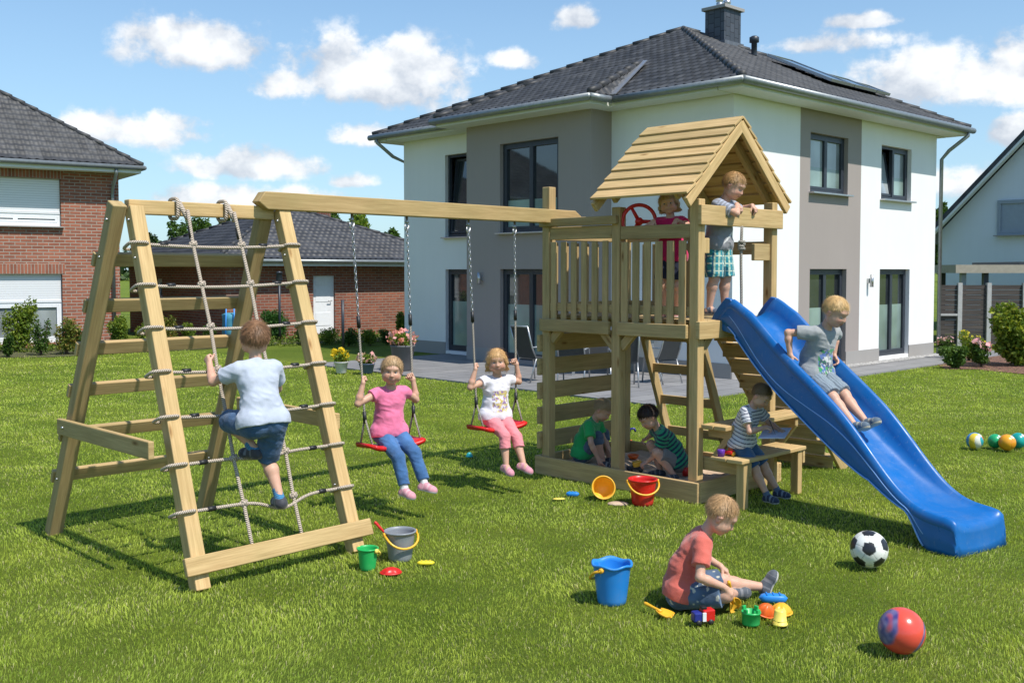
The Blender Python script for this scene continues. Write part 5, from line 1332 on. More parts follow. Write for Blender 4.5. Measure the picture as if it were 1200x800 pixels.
    # ---- socks and shoes
    if shoes:
        for sd_ in 'LR':
            S_, k_, a_ = lg[sd_]; d_, dn = fd[sd_]; lt_ = np.cross(d_, dn); shn = nrm(a_-k_)
            if shoes.get('sock') is not None:
                c = SDF(.01*s); hgt = shoes.get('sockh', .05)*s; p_ = a_-shn*hgt; c.cap(p_-shn*.01, a_+dn*.012*s, .0285*s+.001, .0275*s); c.cap(a_+dn*.012*s, a_+dn*.03*s+d_*.05*s, .0265*s, .024*s); c.cuts.append((p_, -shn)); c.noise = fold(.0015, 40, 5)
                V, Fq = mesh_sdf(c, res); np_mesh('sock', V, Fq, M_cloth, cols=np.tile(U3(shoes['sock']), (len(V),1))*(1+.25*np.sign(np.sin((V@shn)*480)))[:,None] if shoes.get('sstripe') else np.tile(U3(shoes['sock']), (len(V),1)), parent=body)
            c = SDF(.014*s); hl_ = a_-d_*.022*s
            c.cap(a_+dn*.010*s-d_*.006*s, a_+dn*.034*s-d_*.016*s, .030*s, .033*s); c.cap(a_+dn*.036*s-d_*.012*s, a_+dn*.040*s+d_*.088*s, .030*s, .028*s, .015*s)
            c.cap(a_+dn*.018*s+d_*.02*s, a_+dn*.036*s+d_*.075*s, .028*s, .024*s, .015*s); c.cap(a_+dn*.04*s+d_*.07*s+lt_*.006*s, a_+dn*.04*s+d_*.07*s-lt_*.006*s, .031*s, .031*s, .012*s)
            so2 = a_+dn*.058*s; c.cuts.append((so2, dn)); c.cuts.append((a_-dn*.004*s-d_*.0*s, nrm(-dn-d_*.25), .06*s)) 
            V, Fq = mesh_sdf(c, res*.8); hgt_ = (so2-V)@dn/s; al = (V-a_)@d_/s; sdv = (V-a_)@lt_/s
            col = np.tile(U3(shoes['col']), (len(V),1)); 
            if shoes.get('accent') is not None:
                m_ = (np.sin(al*150+.6) > .35) & (al > .005) & (al < .085) & (hgt_ > .02); col[m_] = U3(shoes['accent'])
            if shoes.get('skinband'):
                m_ = (np.sin(al*120+hgt_*60) > .5) & (al < .06) & (hgt_ > .028); col[m_] = SK
            col[hgt_ < .0125] = U3(shoes.get('sole', (.55,.54,.52)))
            np_mesh('shoe', V, Fq, M_shoe, cols=col, parent=body)
    # ---- hair
    if hair:
        c = SDF(.012*hs); th_ = hair.get('thick', .0065)
        c.ell(W((0,-.014,.022)), (U3((.0735,.086,.080))+th_)*hs, HM)
        if hair['style'] == 'short': hy = [(-.2,-.045),(-.07,-.045),(-.035,-.026),(-.012,.016),(.012,.028),(.035,.042),(.062,.070 if not hair.get('fringe') else .052),(.2,.074 if not hair.get('fringe') else .054)]
        elif hair['style'] == 'bob': hy = [(-.2,-.10),(-.05,-.10),(-.01,-.09),(.022,-.05),(.045,.030),(.065,.048),(.2,.052)]
        else: hy = [(-.2,-.05),(-.06,-.05),(-.03,-.045),(0,-.035),(.025,-.012),(.045,.030),(.062,.056),(.2,.060)]
        if hair['style'] == 'bob':
            for x in (-1,1): c.cap(W((x*.070,-.020,.01)), W((x*.074,-.016,-.075)), .022*hs, .026*hs, .02*hs); c.cap(W((x*.066,.014,.03)), W((x*.077,.012,-.055)), .016*hs, .020*hs, .02*hs)
            c.cap(W((0,-.075,.0)), W((0,-.070,-.075)), .042*hs, .045*hs, .03*hs); c.cap(W((.03,-.06,-.02)), W((.05,-.045,-.08)), .035*hs, .035*hs, .03*hs); c.cap(W((-.03,-.06,-.02)), W((-.05,-.045,-.08)), .035*hs, .035*hs, .03*hs)
        if hair['style'] == 'tied': c.cap(W((0,-.09,.03)), W((0,-.125,.0)), .024*hs, .018*hs, .015*hs); c.cap(W((0,-.125,.0)), W((0,-.12,-.06)), .018*hs, .010*hs, .012*hs)
        hx = U3([a for a,_ in hy]); hz_ = U3([b_ for _,b_ in hy])
        sd0 = sum(map(ord,label)) % 71
        def hn(X):
            q = (X-hc)@HM/hs; hl_ = np.interp(q[:,1], hx, hz_)+.006*vnoise(q, 55, sd0)
            az_ = np.arctan2(q[:,0], q[:,1]+.05); k_ = np.stack([az_*9, np.linalg.norm(q,axis=1)*12, q[:,2]*14], 1)
            wv_ = (.0055*hs*np.sin(q[:,2]*105+2.2*np.sin(az_*3+sd0)+az_*2)*np.clip((.045-q[:,2])/.06,0,1)+.003*hs*vnoise(q,48,sd0)) if hair['style'] == 'bob' else 0
            return wv_+.0016*hs*vnoise(k_*U3((1,.25,.15)), 1.6, sd0)+.0016*hs*vnoise(k_*U3((2.6,.25,.15)), 2.0, sd0+3)
        c.noise = hn
        class HS:
            def __init__(s2): s2.c = c
            def bounds(s2): return c.bounds()
            def __call__(s2, X):
                D = c(X); q = (X-hc)@HM/hs; hl_ = np.interp(q[:,1], hx, hz_)+.006*vnoise(q, 60, sd0)+.007*vnoise(q*U3((1,1,.2)), 28, sd0+5)
                m_ = (hl_-q[:,2])*hs*.8; D = D+.0065*hs*np.clip(1-(q[:,2]-hl_)/.035,0,1)*(0 if hair['style'] == 'bob' else 1)
                k = .006*hs; hh_ = np.maximum(k-np.abs(D-m_),0)/k
                return np.maximum(D, m_)+hh_*hh_*k*.25
        V, Fq = mesh_sdf(HS(), res*.85)
        # loose strands give the outline its roughness
        nS = hair.get('strands', 3600); r_ = np.random.default_rng(sd0+11); ix = r_.integers(0, len(V), nS); p0 = V[ix]; q0 = (p0-hc)@HM/hs; crown = U3((0,-.05,.10)); 
        keep = (q0[:,2] > np.interp(q0[:,1], hx, hz_)+.006+(.018*r_.random(len(q0)) if hair['style'] != 'bob' else 0)); p0 = p0[keep]; q0 = q0[keep]
        fl = q0-crown; nn = q0-U3((0,-.014,.01)); nn /= np.linalg.norm(nn,axis=1)[:,None]; fl -= nn*(fl*nn).sum(1)[:,None]; fl /= np.linalg.norm(fl,axis=1)[:,None]+1e-6
        rr = r_.normal(size=fl.shape)*(.32 if hair['style'] == 'bob' else .15)+fl*0; d1 = fl+rr; d1 /= np.linalg.norm(d1,axis=1)[:,None]
        Ls = r_.uniform(.018,.040,len(p0))*hair.get('slen',1.0); sdw = np.cross(d1, nn); wd = .0009
        a_ = q0-nn*.002-sdw*wd; b_ = q0-nn*.002+sdw*wd; m1 = q0+d1*Ls[:,None]*.55+nn*(.0006+.0010*r_.random(len(p0)))[:,None]; e_ = q0+d1*Ls[:,None]+nn*(-.003+.004*r_.random(len(p0)))[:,None]
        SV = np.stack([a_, b_, m1+sdw*wd*.8, m1-sdw*wd*.8, e_+sdw*wd*.25, e_-sdw*wd*.25], 1).reshape(-1,3); SV = hc+(SV*hs)@HM.T
        bi_ = np.arange(len(p0))[:,None]*6+len(V); SF = np.concatenate([bi_+U3([0,1,2,3]).astype(int), bi_+U3([3,2,4,5]).astype(int)])
        colH = hcol*(1+.10*vnoise((V-hc)@HM/hs*U3((1,1,.3)), 90, sd0)[:,None]); colS = np.repeat(hcol*(1+r_.uniform(-.15,.20,len(p0))[:,None]), 6, axis=0)
        np_mesh('hair', np.concatenate([V,SV]), np.concatenate([Fq,SF]), M_hair, cols=np.clip(np.concatenate([colH,colS]),0,1), parent=body)
    return dict(body=body, head=hc, HM=HM, ar=ar, lg=lg, pv=pv, neck=neck, waist=waist)
# ------------------------------------------------------------------ the ten children
def proj(p):
    y = p[1]*math.cos(PITCH)-(p[2]-CAMZ)*math.sin(PITCH); return 600+F*p[0]/y, CY-F*((p[2]-CAMZ)*math.cos(PITCH)+p[1]*math.sin(PITCH))/y
def netp(px, py, off=0.0):
    d = Vector(ray(px, py)); q = F1+nF*(.03+off); o = Vector((0,0,CAMZ)); return o+d*((q-o).dot(nF)/d.dot(nF))
def npv(v): return U3((v.x,v.y,v.z))
vv, uu, uz = npv(VV), npv(UU), U3((0,0,1.))
YU = -math.pi/4
def plain(c, v=.0): return lambda y, x, f, V: np.tile(U3(c), (len(V),1))
def plainp(c): return lambda V, *a: np.tile(U3(c), (len(V),1))
def stripes(c1, c2, period, duty, top=9, ph=0, extra=None):
    def fn(y, x, f, V):
        m = ((y+ph)/period % 1) < duty; col = np.where(m[:,None], U3(c2), U3(c1))
        if extra: col = extra(col, y, x, f, V)
        return col
    return fn
def printed(base, cols, y0, y1, hw, sc, th=.1, seed=1, extra=None):
    def fn(y, x, f, V):
        col = np.tile(U3(base), (len(V),1)); front = (f > .03) & (y > y0) & (y < y1) & (np.abs(x) < hw)
        for i, c in enumerate(cols):
            q = np.stack([x*.8+y*.6, y*.9-x*.5, f*.6+i*7.3], 1); m = front & (vnoise(q, sc, seed+i*3)+.6*vnoise(q, sc*2.1, seed+i*3+1) > th+.08*i); col[m] = U3(c)
        if extra: col = extra(col, y, x, f, V)
        return col
    return fn
def denim(c, fade=.5):
    def fn(V, pv, hL, hR, lg):
        n = vnoise(V, 26, 9)*.18+vnoise(V, 80, 10)*.10; col = U3(c)*(1+n)[:,None]
        for sd_ in 'LR':
            S_, k_, a_ = lg[sd_]; m_ = (S_+k_)/2; w_ = np.clip(1-np.linalg.norm(V-m_,axis=1)/.10,0,1)[:,None]*fade; col = col*(1-w_)+U3(c)*2.0*w_
        return col
    return fn
# 1 climbing boy, back to the camera
fl = npv(netp(291,535,.0)); fr = npv(netp(320,592,.0)); hl = npv(netp(243,414,.0)); hr = npv(netp(300,432,.0))
tonet = -uu
k1 = person('boy in pale grey shirt and denim shorts climbing the rope net, back to the camera', npv(netp(309,497,.235)), math.radians(130), lean=(.26,0), head=(-.05,-.35,-.05), s=1.07,
    hands={'L': hl+uu*.045-uz*.06-vv*.012, 'R': hr+uu*.05-uz*.05}, feet={'L': fl+uu*.075+uz*.062, 'R': fr+uu*.075+uz*.062},
    elbow={'L': -uz*.9-vv*.6+uu*.25, 'R': -uz*.9+vv*.5+uu*.4}, knee={'L': -uu*.9-vv*.30+uz*.5, 'R': -uu+vv*.1}, handdir={'L': (uz*.7-uu*.7, vv*.9-uu*.2), 'R': (uz*.7-uu*.7, -vv*.9-uu*.2)}, curls=(1.25,1.25),
    footdir={'L': -uu-vv*.35+uz*.05, 'R': -uu+vv*.25}, shirt=dict(fn=plain((.47,.51,.60)), sleeve=.6, len=.01, off=.016), pants=dict(len=.95, fn=denim((.045,.10,.20)), denim=True, off=.014),
    shoes=dict(col=(.05,.05,.06), accent=(.16,.17,.19), sole=(.10,.09,.09), sock=(.05,.20,.38), sockh=.055, sstripe=True), hair=dict(style='short', col=(.22,.115,.055)), eyes='brown')
# 2, 3 girls on the swings
def on_rope(gr, z):
    top, sp2 = gr; t = (top.z-z)/(top.z-sp2.z); return npv(top+(sp2-top)*t)
ha = on_rope(gr1[0], 1.03); hb_ = on_rope(gr1[1], 1.02)
pe = npv(sw1)+uz*.088-uu*.02
k2 = person('girl in pink top and blue jeans sitting on the left swing', pe, -1.02, lean=(-.06,0), bend=.22, head=(.12,-.42,.05), s=1.0,
    hands={'L': hb_-uz*.045+uu*.012, 'R': ha-uz*.045+uu*.012}, feet={'L': pe+U3((.28,-.20,-.33)), 'R': pe+U3((.14,-.25,-.36))},
    elbow={'L': -uz*.8+vv*.9-uu*.2, 'R': -uz*.8-vv*.9-uu*.1}, knee={'L': uu+uz*.6, 'R': uu+uz*.6}, handdir={'L': (uz*.75-uu*.4-vv*.2, -vv*.7+uu*.6), 'R': (uz*.75-uu*.4+vv*.2, vv*.7+uu*.6)}, curls=(1.35,1.35),
    footdir={'L': U3((.9,-.5,-.1)), 'R': U3((.75,-.7,-.1))}, shirt=dict(fn=plain((.80,.19,.34)), sleeve=.30, len=.015, off=.012), pants=dict(name='jeans', len=1.9, fn=denim((.05,.13,.29), .7), denim=True, off=.009),
    shoes=dict(col=(.62,.29,.34), accent=(.72,.42,.45), sole=(.62,.60,.58), sock=(.7,.68,.68), sockh=.03), hair=dict(style='tied', col=(.44,.29,.15), strands=2600, thick=.010), smile=1.7, res=.0035)
ha = on_rope(gr2[0], 1.05); hb_ = on_rope(gr2[1], 1.06)
pe = npv(sw2)+uz*.088-uu*.02
k3 = person('girl with wavy blonde hair in white printed top sitting on the right swing', pe, -1.05, lean=(-.05,0), bend=.2, head=(.12,-.42,-.08), s=.99,
    hands={'L': hb_-uz*.045+uu*.012, 'R': ha-uz*.045+uu*.012}, feet={'L': pe+U3((.23,-.22,-.345)), 'R': pe+U3((.09,-.24,-.355))},
    elbow={'L': -uz*.9+vv*.6-uu*.1, 'R': -uz*.9-vv*.6-uu*.1}, knee={'L': uu+uz*.6, 'R': uu+uz*.6}, handdir={'L': (uz*.75-uu*.4-vv*.2, -vv*.7+uu*.6), 'R': (uz*.75-uu*.4+vv*.2, vv*.7+uu*.6)}, curls=(1.35,1.35),
    footdir={'L': U3((.75,-.6,-.25)), 'R': U3((.55,-.8,-.25))}, shirt=dict(fn=printed((.80,.76,.82), [(.62,.48,.12),(.35,.22,.45),(.75,.60,.25)], .07, .24, .07, 60, .18, 4), sleeve=.34, len=.015, off=.013),
    pants=dict(name='leggings', len=1.42, fn=plainp((.74,.25,.28)), off=.006), shoes=dict(col=(.60,.26,.32), accent=(.66,.36,.40), skinband=True, sole=(.50,.42,.42)), hair=dict(style='bob', col=(.60,.37,.16), slen=1.4), smile=1.5, res=.0036)
# 4 girl behind the railing
p4 = npv(pray(787,330,'a',AF+.19)); p4[2] = DK+.49
h4a = npv(pray(764,273,'a',AF-.01)); h4b = npv(pray(791,279,'a',AF-.01)); rz = 2.185
h4a[2] = h4b[2] = rz
k4 = person('girl in magenta top looking over the tower railing beside the red wheel', p4, math.radians(238), lean=(.10,0), head=(.18,.28,-.12), s=.93,
    hands={'R': h4a+vv*.02+uz*.02, 'L': h4b+vv*.02+uz*.02}, feet={'L': p4+U3((.05,.02,-.43)), 'R': p4+U3((-.06,.04,-.43))}, handdir={'R': (-vv*.7-uz*.7, -uz*.4+vv*.8), 'L': (-vv*.7-uz*.7, -uz*.4+vv*.8)}, curls=(.9,.9),
    elbow={'L': -uz*.5+vv*.2+uu*.8, 'R': -uz*.5+vv*.2-uu*.8}, shirt=dict(fn=plain((.62,.012,.12)), sleeve=.28, len=.03, off=.011), pants=dict(len=.8, fn=plainp((.02,.024,.05)), off=.013),
    shoes=dict(col=(.60,.30,.33), accent=(.7,.4,.45), sole=(.6,.58,.56), skinband=True), hair=dict(style='bob', col=(.50,.34,.18)), smile=1.8)
# 5 boy above the slide
p5 = npv(pray(841,310,'b',BR-.09)); p5[2] = DK+.585
def plaid(V, pv, *a):
    x = (V-pv)@vv; z = V[:,2]; col = np.tile(U3((.03,.27,.33)), (len(V),1))
    m = (x/.034 % 1) < .42; col[m] = U3((.55,.66,.50)); m2 = (z/.030 % 1) < .33; col[m2] = col[m2]*.55+U3((.03,.30,.28))*.45; m3 = (z/.060 % 1) < .12; col[m3] = U3((.62,.70,.55)); m4 = (x/.068 % 1) < .10; col[m4] = U3((.015,.11,.20)); return col
def feather(col, y, x, f, V):
    m = (np.abs((x+.01)-(y-.10)*1.1) < .014*(1-((y-.10)/.07)**2).clip(0)) & (f > .02); col[m] = U3((.66,.66,.64)); m = (np.abs((x-.045)-(.13-y)*.8) < .012) & (y > .06) & (y < .13) & (f > .02); col[m] = U3((.60,.62,.62)); return col
def s5(y, x, f, V):
    col = stripes((.27,.28,.32), (.42,.46,.56), .030, .4)(y, x, f, V); col[y < .2] = U3((.26,.255,.27)); return feather(col, y, x, f, V)
tb = 2.235+.0775
h5a = npv(pray(866,243,'b',BR+.09)); h5b = npv(pray(884,243,'b',BR+.09)); h5a[2] = h5b[2] = tb
k5 = person('boy in grey shirt and teal checked shorts standing above the slide in the tower', p5, YU+.1, lean=(.07,0), bend=.16, head=(.50,.10,.0), s=1.05,
    hands={'L': h5b-uu*.02+uz*.022, 'R': h5a-uu*.02+uz*.022}, feet={'L': p5+U3((.07,.05,-.52)), 'R': p5+U3((-.07,-.02,-.52))}, handdir={'L': (uu*.7-uz*.65, -uu*.8-uz*.3), 'R': (uu*.7-uz*.65, -uu*.8-uz*.3)}, curls=(.7,.7),
    elbow={'L': -uz*.15+vv*.9-uu*.4, 'R': -uz*.15-vv*.9-uu*.4}, shirt=dict(fn=s5, sleeve=.75, len=.03, off=.013), pants=dict(len=.98, fn=plaid, off=.017),
    shoes=dict(col=(.07,.09,.14), accent=(.20,.23,.28), skinband=True, sole=(.35,.35,.36)), hair=dict(style='short', col=(.46,.27,.11), fringe=True), smile=.2, eye_open=.7, gaze=(0,.9,-.35))
# 6, 7 boys in the sandbox
p6 = npv(pray(683,533,'a',AF+.27)); p6[2] = .165; 
h6 = npv(G(701,544,.115)); h6b = npv(G(716,538,.13))
k6 = person('fair haired boy in green shirt sitting in the sandbox by the left boards', p6, math.radians(-25), lean=(.16,-.05), bend=.32, head=(.55,-.15,0), s=.97,
    hands={'R': h6+uz*.05, 'L': h6b+uz*.06}, feet={'L': p6+U3((.24,.00,-.04)), 'R': p6+U3((.17,-.12,-.05))}, knee={'L': uz+U3((.1,.3,0)), 'R': uz+U3((.2,-.15,0))},
    elbow={'L': U3((-.2,.5,.1)), 'R': U3((-.3,-.6,0))}, handdir={'R': (U3((.4,-.1,-.9)), U3((.5,.5,-.2))), 'L': (U3((.5,-.2,-.8)), U3((.1,-.5,-.5)))}, curls=(.4,.4),
    shirt=dict(fn=plain((.022,.36,.095)), sleeve=.68, len=.015, off=.015), pants=dict(name='trousers', len=1.3, fn=denim((.085,.12,.17)), denim=True, off=.012),
    shoes=dict(col=(.06,.06,.07), accent=(.3,.3,.3), sole=(.35,.3,.25)), hair=dict(style='short', col=(.44,.31,.17), fringe=True), eye_open=.6, gaze=(0,.85,-.5))
p7 = npv(G(793,541,.19)); h7 = npv(G(751,548,.14)); h7b = npv(G(741,531,.14))
k7 = person('dark haired boy in green and navy striped shirt crouching in the sandbox', p7, math.radians(188), lean=(.36,.05), bend=.28, head=(.48,.25,0), s=.98,
    hands={'L': h7+uz*.03+U3((.05,0,.02)), 'R': h7b+uz*.05+U3((.05,0,0))}, feet={'L': p7+U3((-.05,-.15,-.08)), 'R': p7+U3((-.13,.05,-.08))}, knee={'L': uz*.6+U3((-.9,-.3,0)), 'R': uz*1.2+U3((-.4,.2,0))},
    elbow={'L': U3((.5,-.4,-.1)), 'R': U3((.3,.5,0))}, handdir={'L': (U3((-.9,-.1,-.4)), U3((.1,.2,-1))), 'R': (U3((-.9,-.1,-.4)), U3((0,-.5,-.8)))}, curls=(.8,.8),
    shirt=dict(fn=stripes((.03,.30,.16), (.012,.03,.07), .036, .5), sleeve=.62, len=.015, off=.015), pants=dict(len=.85, fn=plainp((.21,.20,.19)), off=.014),
    shoes=dict(col=(.06,.06,.07), accent=(.2,.2,.2), sole=(.2,.2,.2)), hair=dict(style='short', col=(.040,.021,.013), fringe=True, thick=.013), eyes='brown', eye_open=.6, gaze=(0,.85,-.5))
# 8 boy drawing on the bench
p8 = npv(P(BA0+.20, BB0+.12, BZ+.078)); 
pap = npv(G(898,527,BZ+.17)); 
k8 = person('boy in white and navy striped shirt sitting on the bench drawing on paper', p8, YU+.05, lean=(.08,0), bend=.34, head=(.55,-.1,.05), s=.90,
    hands={'R': p8+uu*.215-vv*.01+uz*.155, 'L': p8+uu*.25+vv*.13+uz*.125}, feet={'L': p8+uu*.27+vv*.15-uz*.395, 'R': p8+uu*.25+vv*.0-uz*.395}, knee={'L': uz+uu*.9, 'R': uz+uu*.9},
    elbow={'L': -uz*.4+vv*.7-uu*.3, 'R': -uz*.4-vv*.8-uu*.3}, handdir={'R': (uu*.75+vv*.5-uz*.3, -uz*.8+vv*.45), 'L': (uu*.8-vv*.3-uz*.1, -uz)}, curls=(.35,.95),
    footdir={'L': uu+vv*.1, 'R': uu-vv*.15}, shirt=dict(fn=printed((.62,.62,.66), [(.09,.25,.19)], .12, .22, .06, 70, .3, 3, extra=lambda c,y,x,f,V: np.where((((y+.004)/.030%1) < .26)[:,None], U3((.05,.06,.11)), c)), sleeve=.62, len=.015, off=.015),
    pants=dict(len=.93, fn=denim((.035,.085,.17)), denim=True, off=.014), shoes=dict(col=(.025,.035,.07), accent=(.20,.24,.30), sole=(.45,.46,.48), sock=(.10,.14,.22), sockh=.03), hair=dict(style='short', col=(.20,.125,.06)), eyes='brown', eye_open=.4, gaze=(0,.8,-.55))
# 9 boy on the slide
def SP(t, x=0, h=0):
    i = min(NSL, max(0, int(round(t*NSL)))); return npv(T0s+sd*(SLn*t)+ss*x+UZ*(float(zs[i])+h))
t9 = min(np.linspace(.1,.8,200), key=lambda t: abs(proj(SP(t,0,.09))[0]-955))
p9 = SP(t9, .0, .088); sdv, ssv = npv(sd), npv(ss)
tr = min(np.linspace(.05,.7,200), key=lambda t: abs(proj(SP(t,-SW-.01,.185))[0]-925)); 
k9 = person('blonde boy in grey printed shirt sliding down the blue slide', p9, math.atan2(sd.y, sd.x)+.08, lean=(.02,0), bend=.36, head=(.42,.06,0), s=1.08,
    hands={'R': SP(tr,-SW-.005,.23), 'L': SP(t9-.01,SW+.0,.22)}, feet={'R': SP(t9+.27,-.10,.115), 'L': SP(t9+.30,.03,.13)}, knee={'L': uz+ssv*.2, 'R': uz-ssv*.2},
    elbow={'R': -ssv*.7-sdv*.8+uz*.1, 'L': ssv*.9-sdv*.6}, handdir={'R': (sdv*.3-uz*.9-ssv*.15, ssv*.9-uz*.2), 'L': (sdv*.6-uz*.8, -ssv*.9-uz*.2)}, curls=(.6,.45),
    footdir={'L': sdv*.75+uz*.42, 'R': sdv*.8+uz*.35}, shirt=dict(fn=printed((.32,.33,.33), [(.06,.10,.14),(.62,.62,.60),(.05,.30,.10),(.12,.20,.45)], .02, .22, .085, 42, .12, 11), sleeve=.66, len=.015, off=.015),
    pants=dict(len=.93, fn=lambda V, pv, *a: np.where((((V-pv)@ssv/.018 % 1) < .3)[:,None], U3((.12,.15,.18)), U3((.24,.29,.33))), off=.015),
    shoes=dict(col=(.10,.14,.18), accent=(.42,.40,.30), sole=(.42,.38,.28)), hair=dict(style='short', col=(.66,.44,.19), fringe=True), smile=1.0, eye_open=.6, gaze=(0,.85,-.45))
# 10 boy sitting on the lawn
p10 = npv(G(797,692,.085)); 
h10 = npv(G(851,694,.075))
k10 = person('boy in coral red shirt sitting on the lawn digging with a yellow spade', p10, math.radians(-8), lean=(.20,0), bend=.30, head=(.52,-.10,.0), s=.99,
    hands={'R': npv(At(850,688,p10[1]-.18)), 'L': p10+U3((.24,.12,.10))}, feet={'L': p10+U3((.47,.14,-.02)), 'R': p10+U3((.30,.05,-.03))}, knee={'L': uz*1.0+U3((0,.0,0)), 'R': U3((-.1,-.9,.25))},
    elbow={'R': -uz*.2-U3((.5,.3,0)), 'L': U3((-.2,.5,-.3))}, handdir={'R': (U3((.75,.05,-.55)), U3((-.1,.55,-.6))), 'L': (U3((.8,-.2,-.6)), -uz)}, curls=(.5,1.15),
    footdir={'L': U3((.45,.05,1.0)), 'R': U3((.95,.15,.02))}, shirt=dict(fn=plain((.62,.135,.10)), sleeve=.66, len=.02, off=.015), pants=dict(len=.93, fn=lambda V, pv, *a: np.where((vnoise(V,60,3) > .62)[:,None], U3((.50,.50,.42)), U3((.075,.12,.19))*(1+.5*vnoise(V,24,5)[:,None])), denim=True, off=.015),
    shoes=dict(col=(.085,.095,.11), accent=(.20,.20,.21), sole=(.50,.47,.43)), hair=dict(style='short', col=(.46,.28,.13)), smile=.3, eye_open=.8, gaze=(0,.9,-.4))
# ------------------------------------------------------------------ foliage
def leaf_material(name, tr=.35, rough=.55):
    t = NT(name); a = t.n('Attribute', attribute_name='Col'); t.col(a.outputs['Color']); t.set(Roughness=rough); t.b.inputs['Specular IOR Level'].default_value = .3
    tl = t.n('BsdfTranslucent'); t.l(t.mix(1.0, a.outputs['Color'], (1.25,1.2,.7), 'MULTIPLY'), tl.inputs[0]); mx = t.n('MixShader'); mx.inputs[0].default_value = tr
    t.l(t.b.outputs[0], mx.inputs[1]); t.l(tl.outputs[0], mx.inputs[2]); out = [n for n in t.t.nodes if n.type == 'OUTPUT_MATERIAL'][0]; t.l(mx.outputs[0], out.inputs[0]); return t.m
M_leaf = leaf_material('leaves'); M_blade = leaf_material('grass_blades', .38, .5); M_petal = leaf_material('petals', .3, .6)
M_bark = simple('bark', (.10,.07,.05), .9, .3, 20, .6, .01)
def leaves(name, blobs, n, size, cols, parent, seed=1, flat=.0, shell=.55, aspect=.5, mat=None):
    """blobs: (centre, (rx,ry,rz)); leaf-shaped quads through the volume"""
    r_ = np.random.default_rng(seed); vol = U3([b[1][0]*b[1][1]*b[1][2] for b in blobs])**.7; ix = r_.choice(len(blobs), n, p=vol/vol.sum())
    d = r_.normal(size=(n,3)); d /= np.linalg.norm(d,axis=1)[:,None]; rad = shell+(1-shell)*r_.random(n)**.6; rad *= 1+.18*vnoise(d*2.2+ix[:,None]*3.1, 1.6, seed)
    Cn = U3([list(b[0]) for b in blobs])[ix]; Rn = U3([list(b[1]) for b in blobs])[ix]; p = Cn+d*Rn*rad[:,None]
    ax = r_.normal(size=(n,3))+d*.7+U3((0,0,-.25)); ax /= np.linalg.norm(ax,axis=1)[:,None]; q = r_.normal(size=(n,3)); sd_ = np.cross(ax, q); sd_ /= np.linalg.norm(sd_,axis=1)[:,None]
    sz = size*r_.uniform(.6,1.35,n)[:,None]
    V = np.stack([p-ax*sz*.5, p+sd_*sz*aspect*.5, p+ax*sz*.5, p-sd_*sz*aspect*.5], 1).reshape(-1,3)
    Fq = np.arange(n*4).reshape(-1,4); c = U3(cols); t = r_.random(n)*.75+.25*(vnoise(p, 1.2/max(size*6,.2), seed+2)*.5+.5); t = np.clip(t,0,.999)*(len(c)-1); i = t.astype(int); f = (t-i)[:,None]
    col = (c[i]*(1-f)+c[np.minimum(i+1,len(c)-1)]*f)*r_.uniform(.75,1.25,n)[:,None]
    V[:,2] = np.maximum(V[:,2], .005)
    return np_mesh(name, V, Fq, mat or M_leaf, cols=np.repeat(col,4,axis=0), parent=parent, smooth=False)
GR = [(.035,.075,.012),(.06,.12,.018),(.10,.17,.025)]; YG = [(.07,.13,.015),(.14,.22,.02),(.26,.30,.04)]; DG = [(.018,.04,.012),(.035,.07,.018),(.06,.105,.025)]; RD = [(.07,.12,.02),(.16,.20,.03),(.36,.19,.05)]
def tree(px, py_top, Y, wpx, label, seed, cols=GR, n=5200, ls=.22):
    x = (px-600)/F*Y; h = CAMZ+(318-py_top+9)/F*Y; w_ = wpx/F*Y/2; r_ = random.Random(seed); base = (x,Y,0)
    t = thing('tree', base, label, 'tree', 'trees beyond the outbuilding'); m = MB()
    m.tube([(x,Y,0),(x+.05,Y,h*.35),(x-.05,Y+.05,h*.7)], [h*.035,h*.026,h*.01], 8)
    blobs = []
    for k in range(11):
        a = r_.uniform(0,6.28); q = r_.uniform(.15,.75); z = h*r_.uniform(.38,.84); p = (x+math.cos(a)*w_*q, Y+math.sin(a)*w_*q, z); s_ = r_.uniform(.30,.5)
        m.tube([(x,Y,h*.3),(x*.4+p[0]*.6,Y*.4+p[1]*.6,z*.85),p], [h*.014,h*.009,h*.004], 6); blobs.append((p,(w_*s_,w_*s_,h*.15*r_.uniform(.8,1.3))))
    blobs.append(((x,Y,h*.86),(w_*.35,w_*.35,h*.13)))
    m.build('trunk', M_bark, t); leaves('crown', blobs, n, ls, cols, t, seed, shell=.35); return t
tree(172,279,60,34,'low dark tree at the far left between the two brick buildings',1,DG)
tree(204,266,56,40,'tree with round crown just left of the outbuilding roof',2,GR)
tree(232,260,62,44,'bushy tree peeping over the left hip of the outbuilding roof',3,GR)
tree(268,262,66,40,'tree top behind the left climbing rope above the roof',4,DG)
tree(392,254,58,40,'tree behind the outbuilding ridge, left of the first chain',5,GR)
tree(424,256,54,46,'tree behind the outbuilding ridge, between the first two chains',6,YG)
tree(460,274,60,34,'small tree beside the outbuilding chimney',7,GR)
tree(1104,244,60,26,'tree showing between the white house and the gabled house',8,GR)
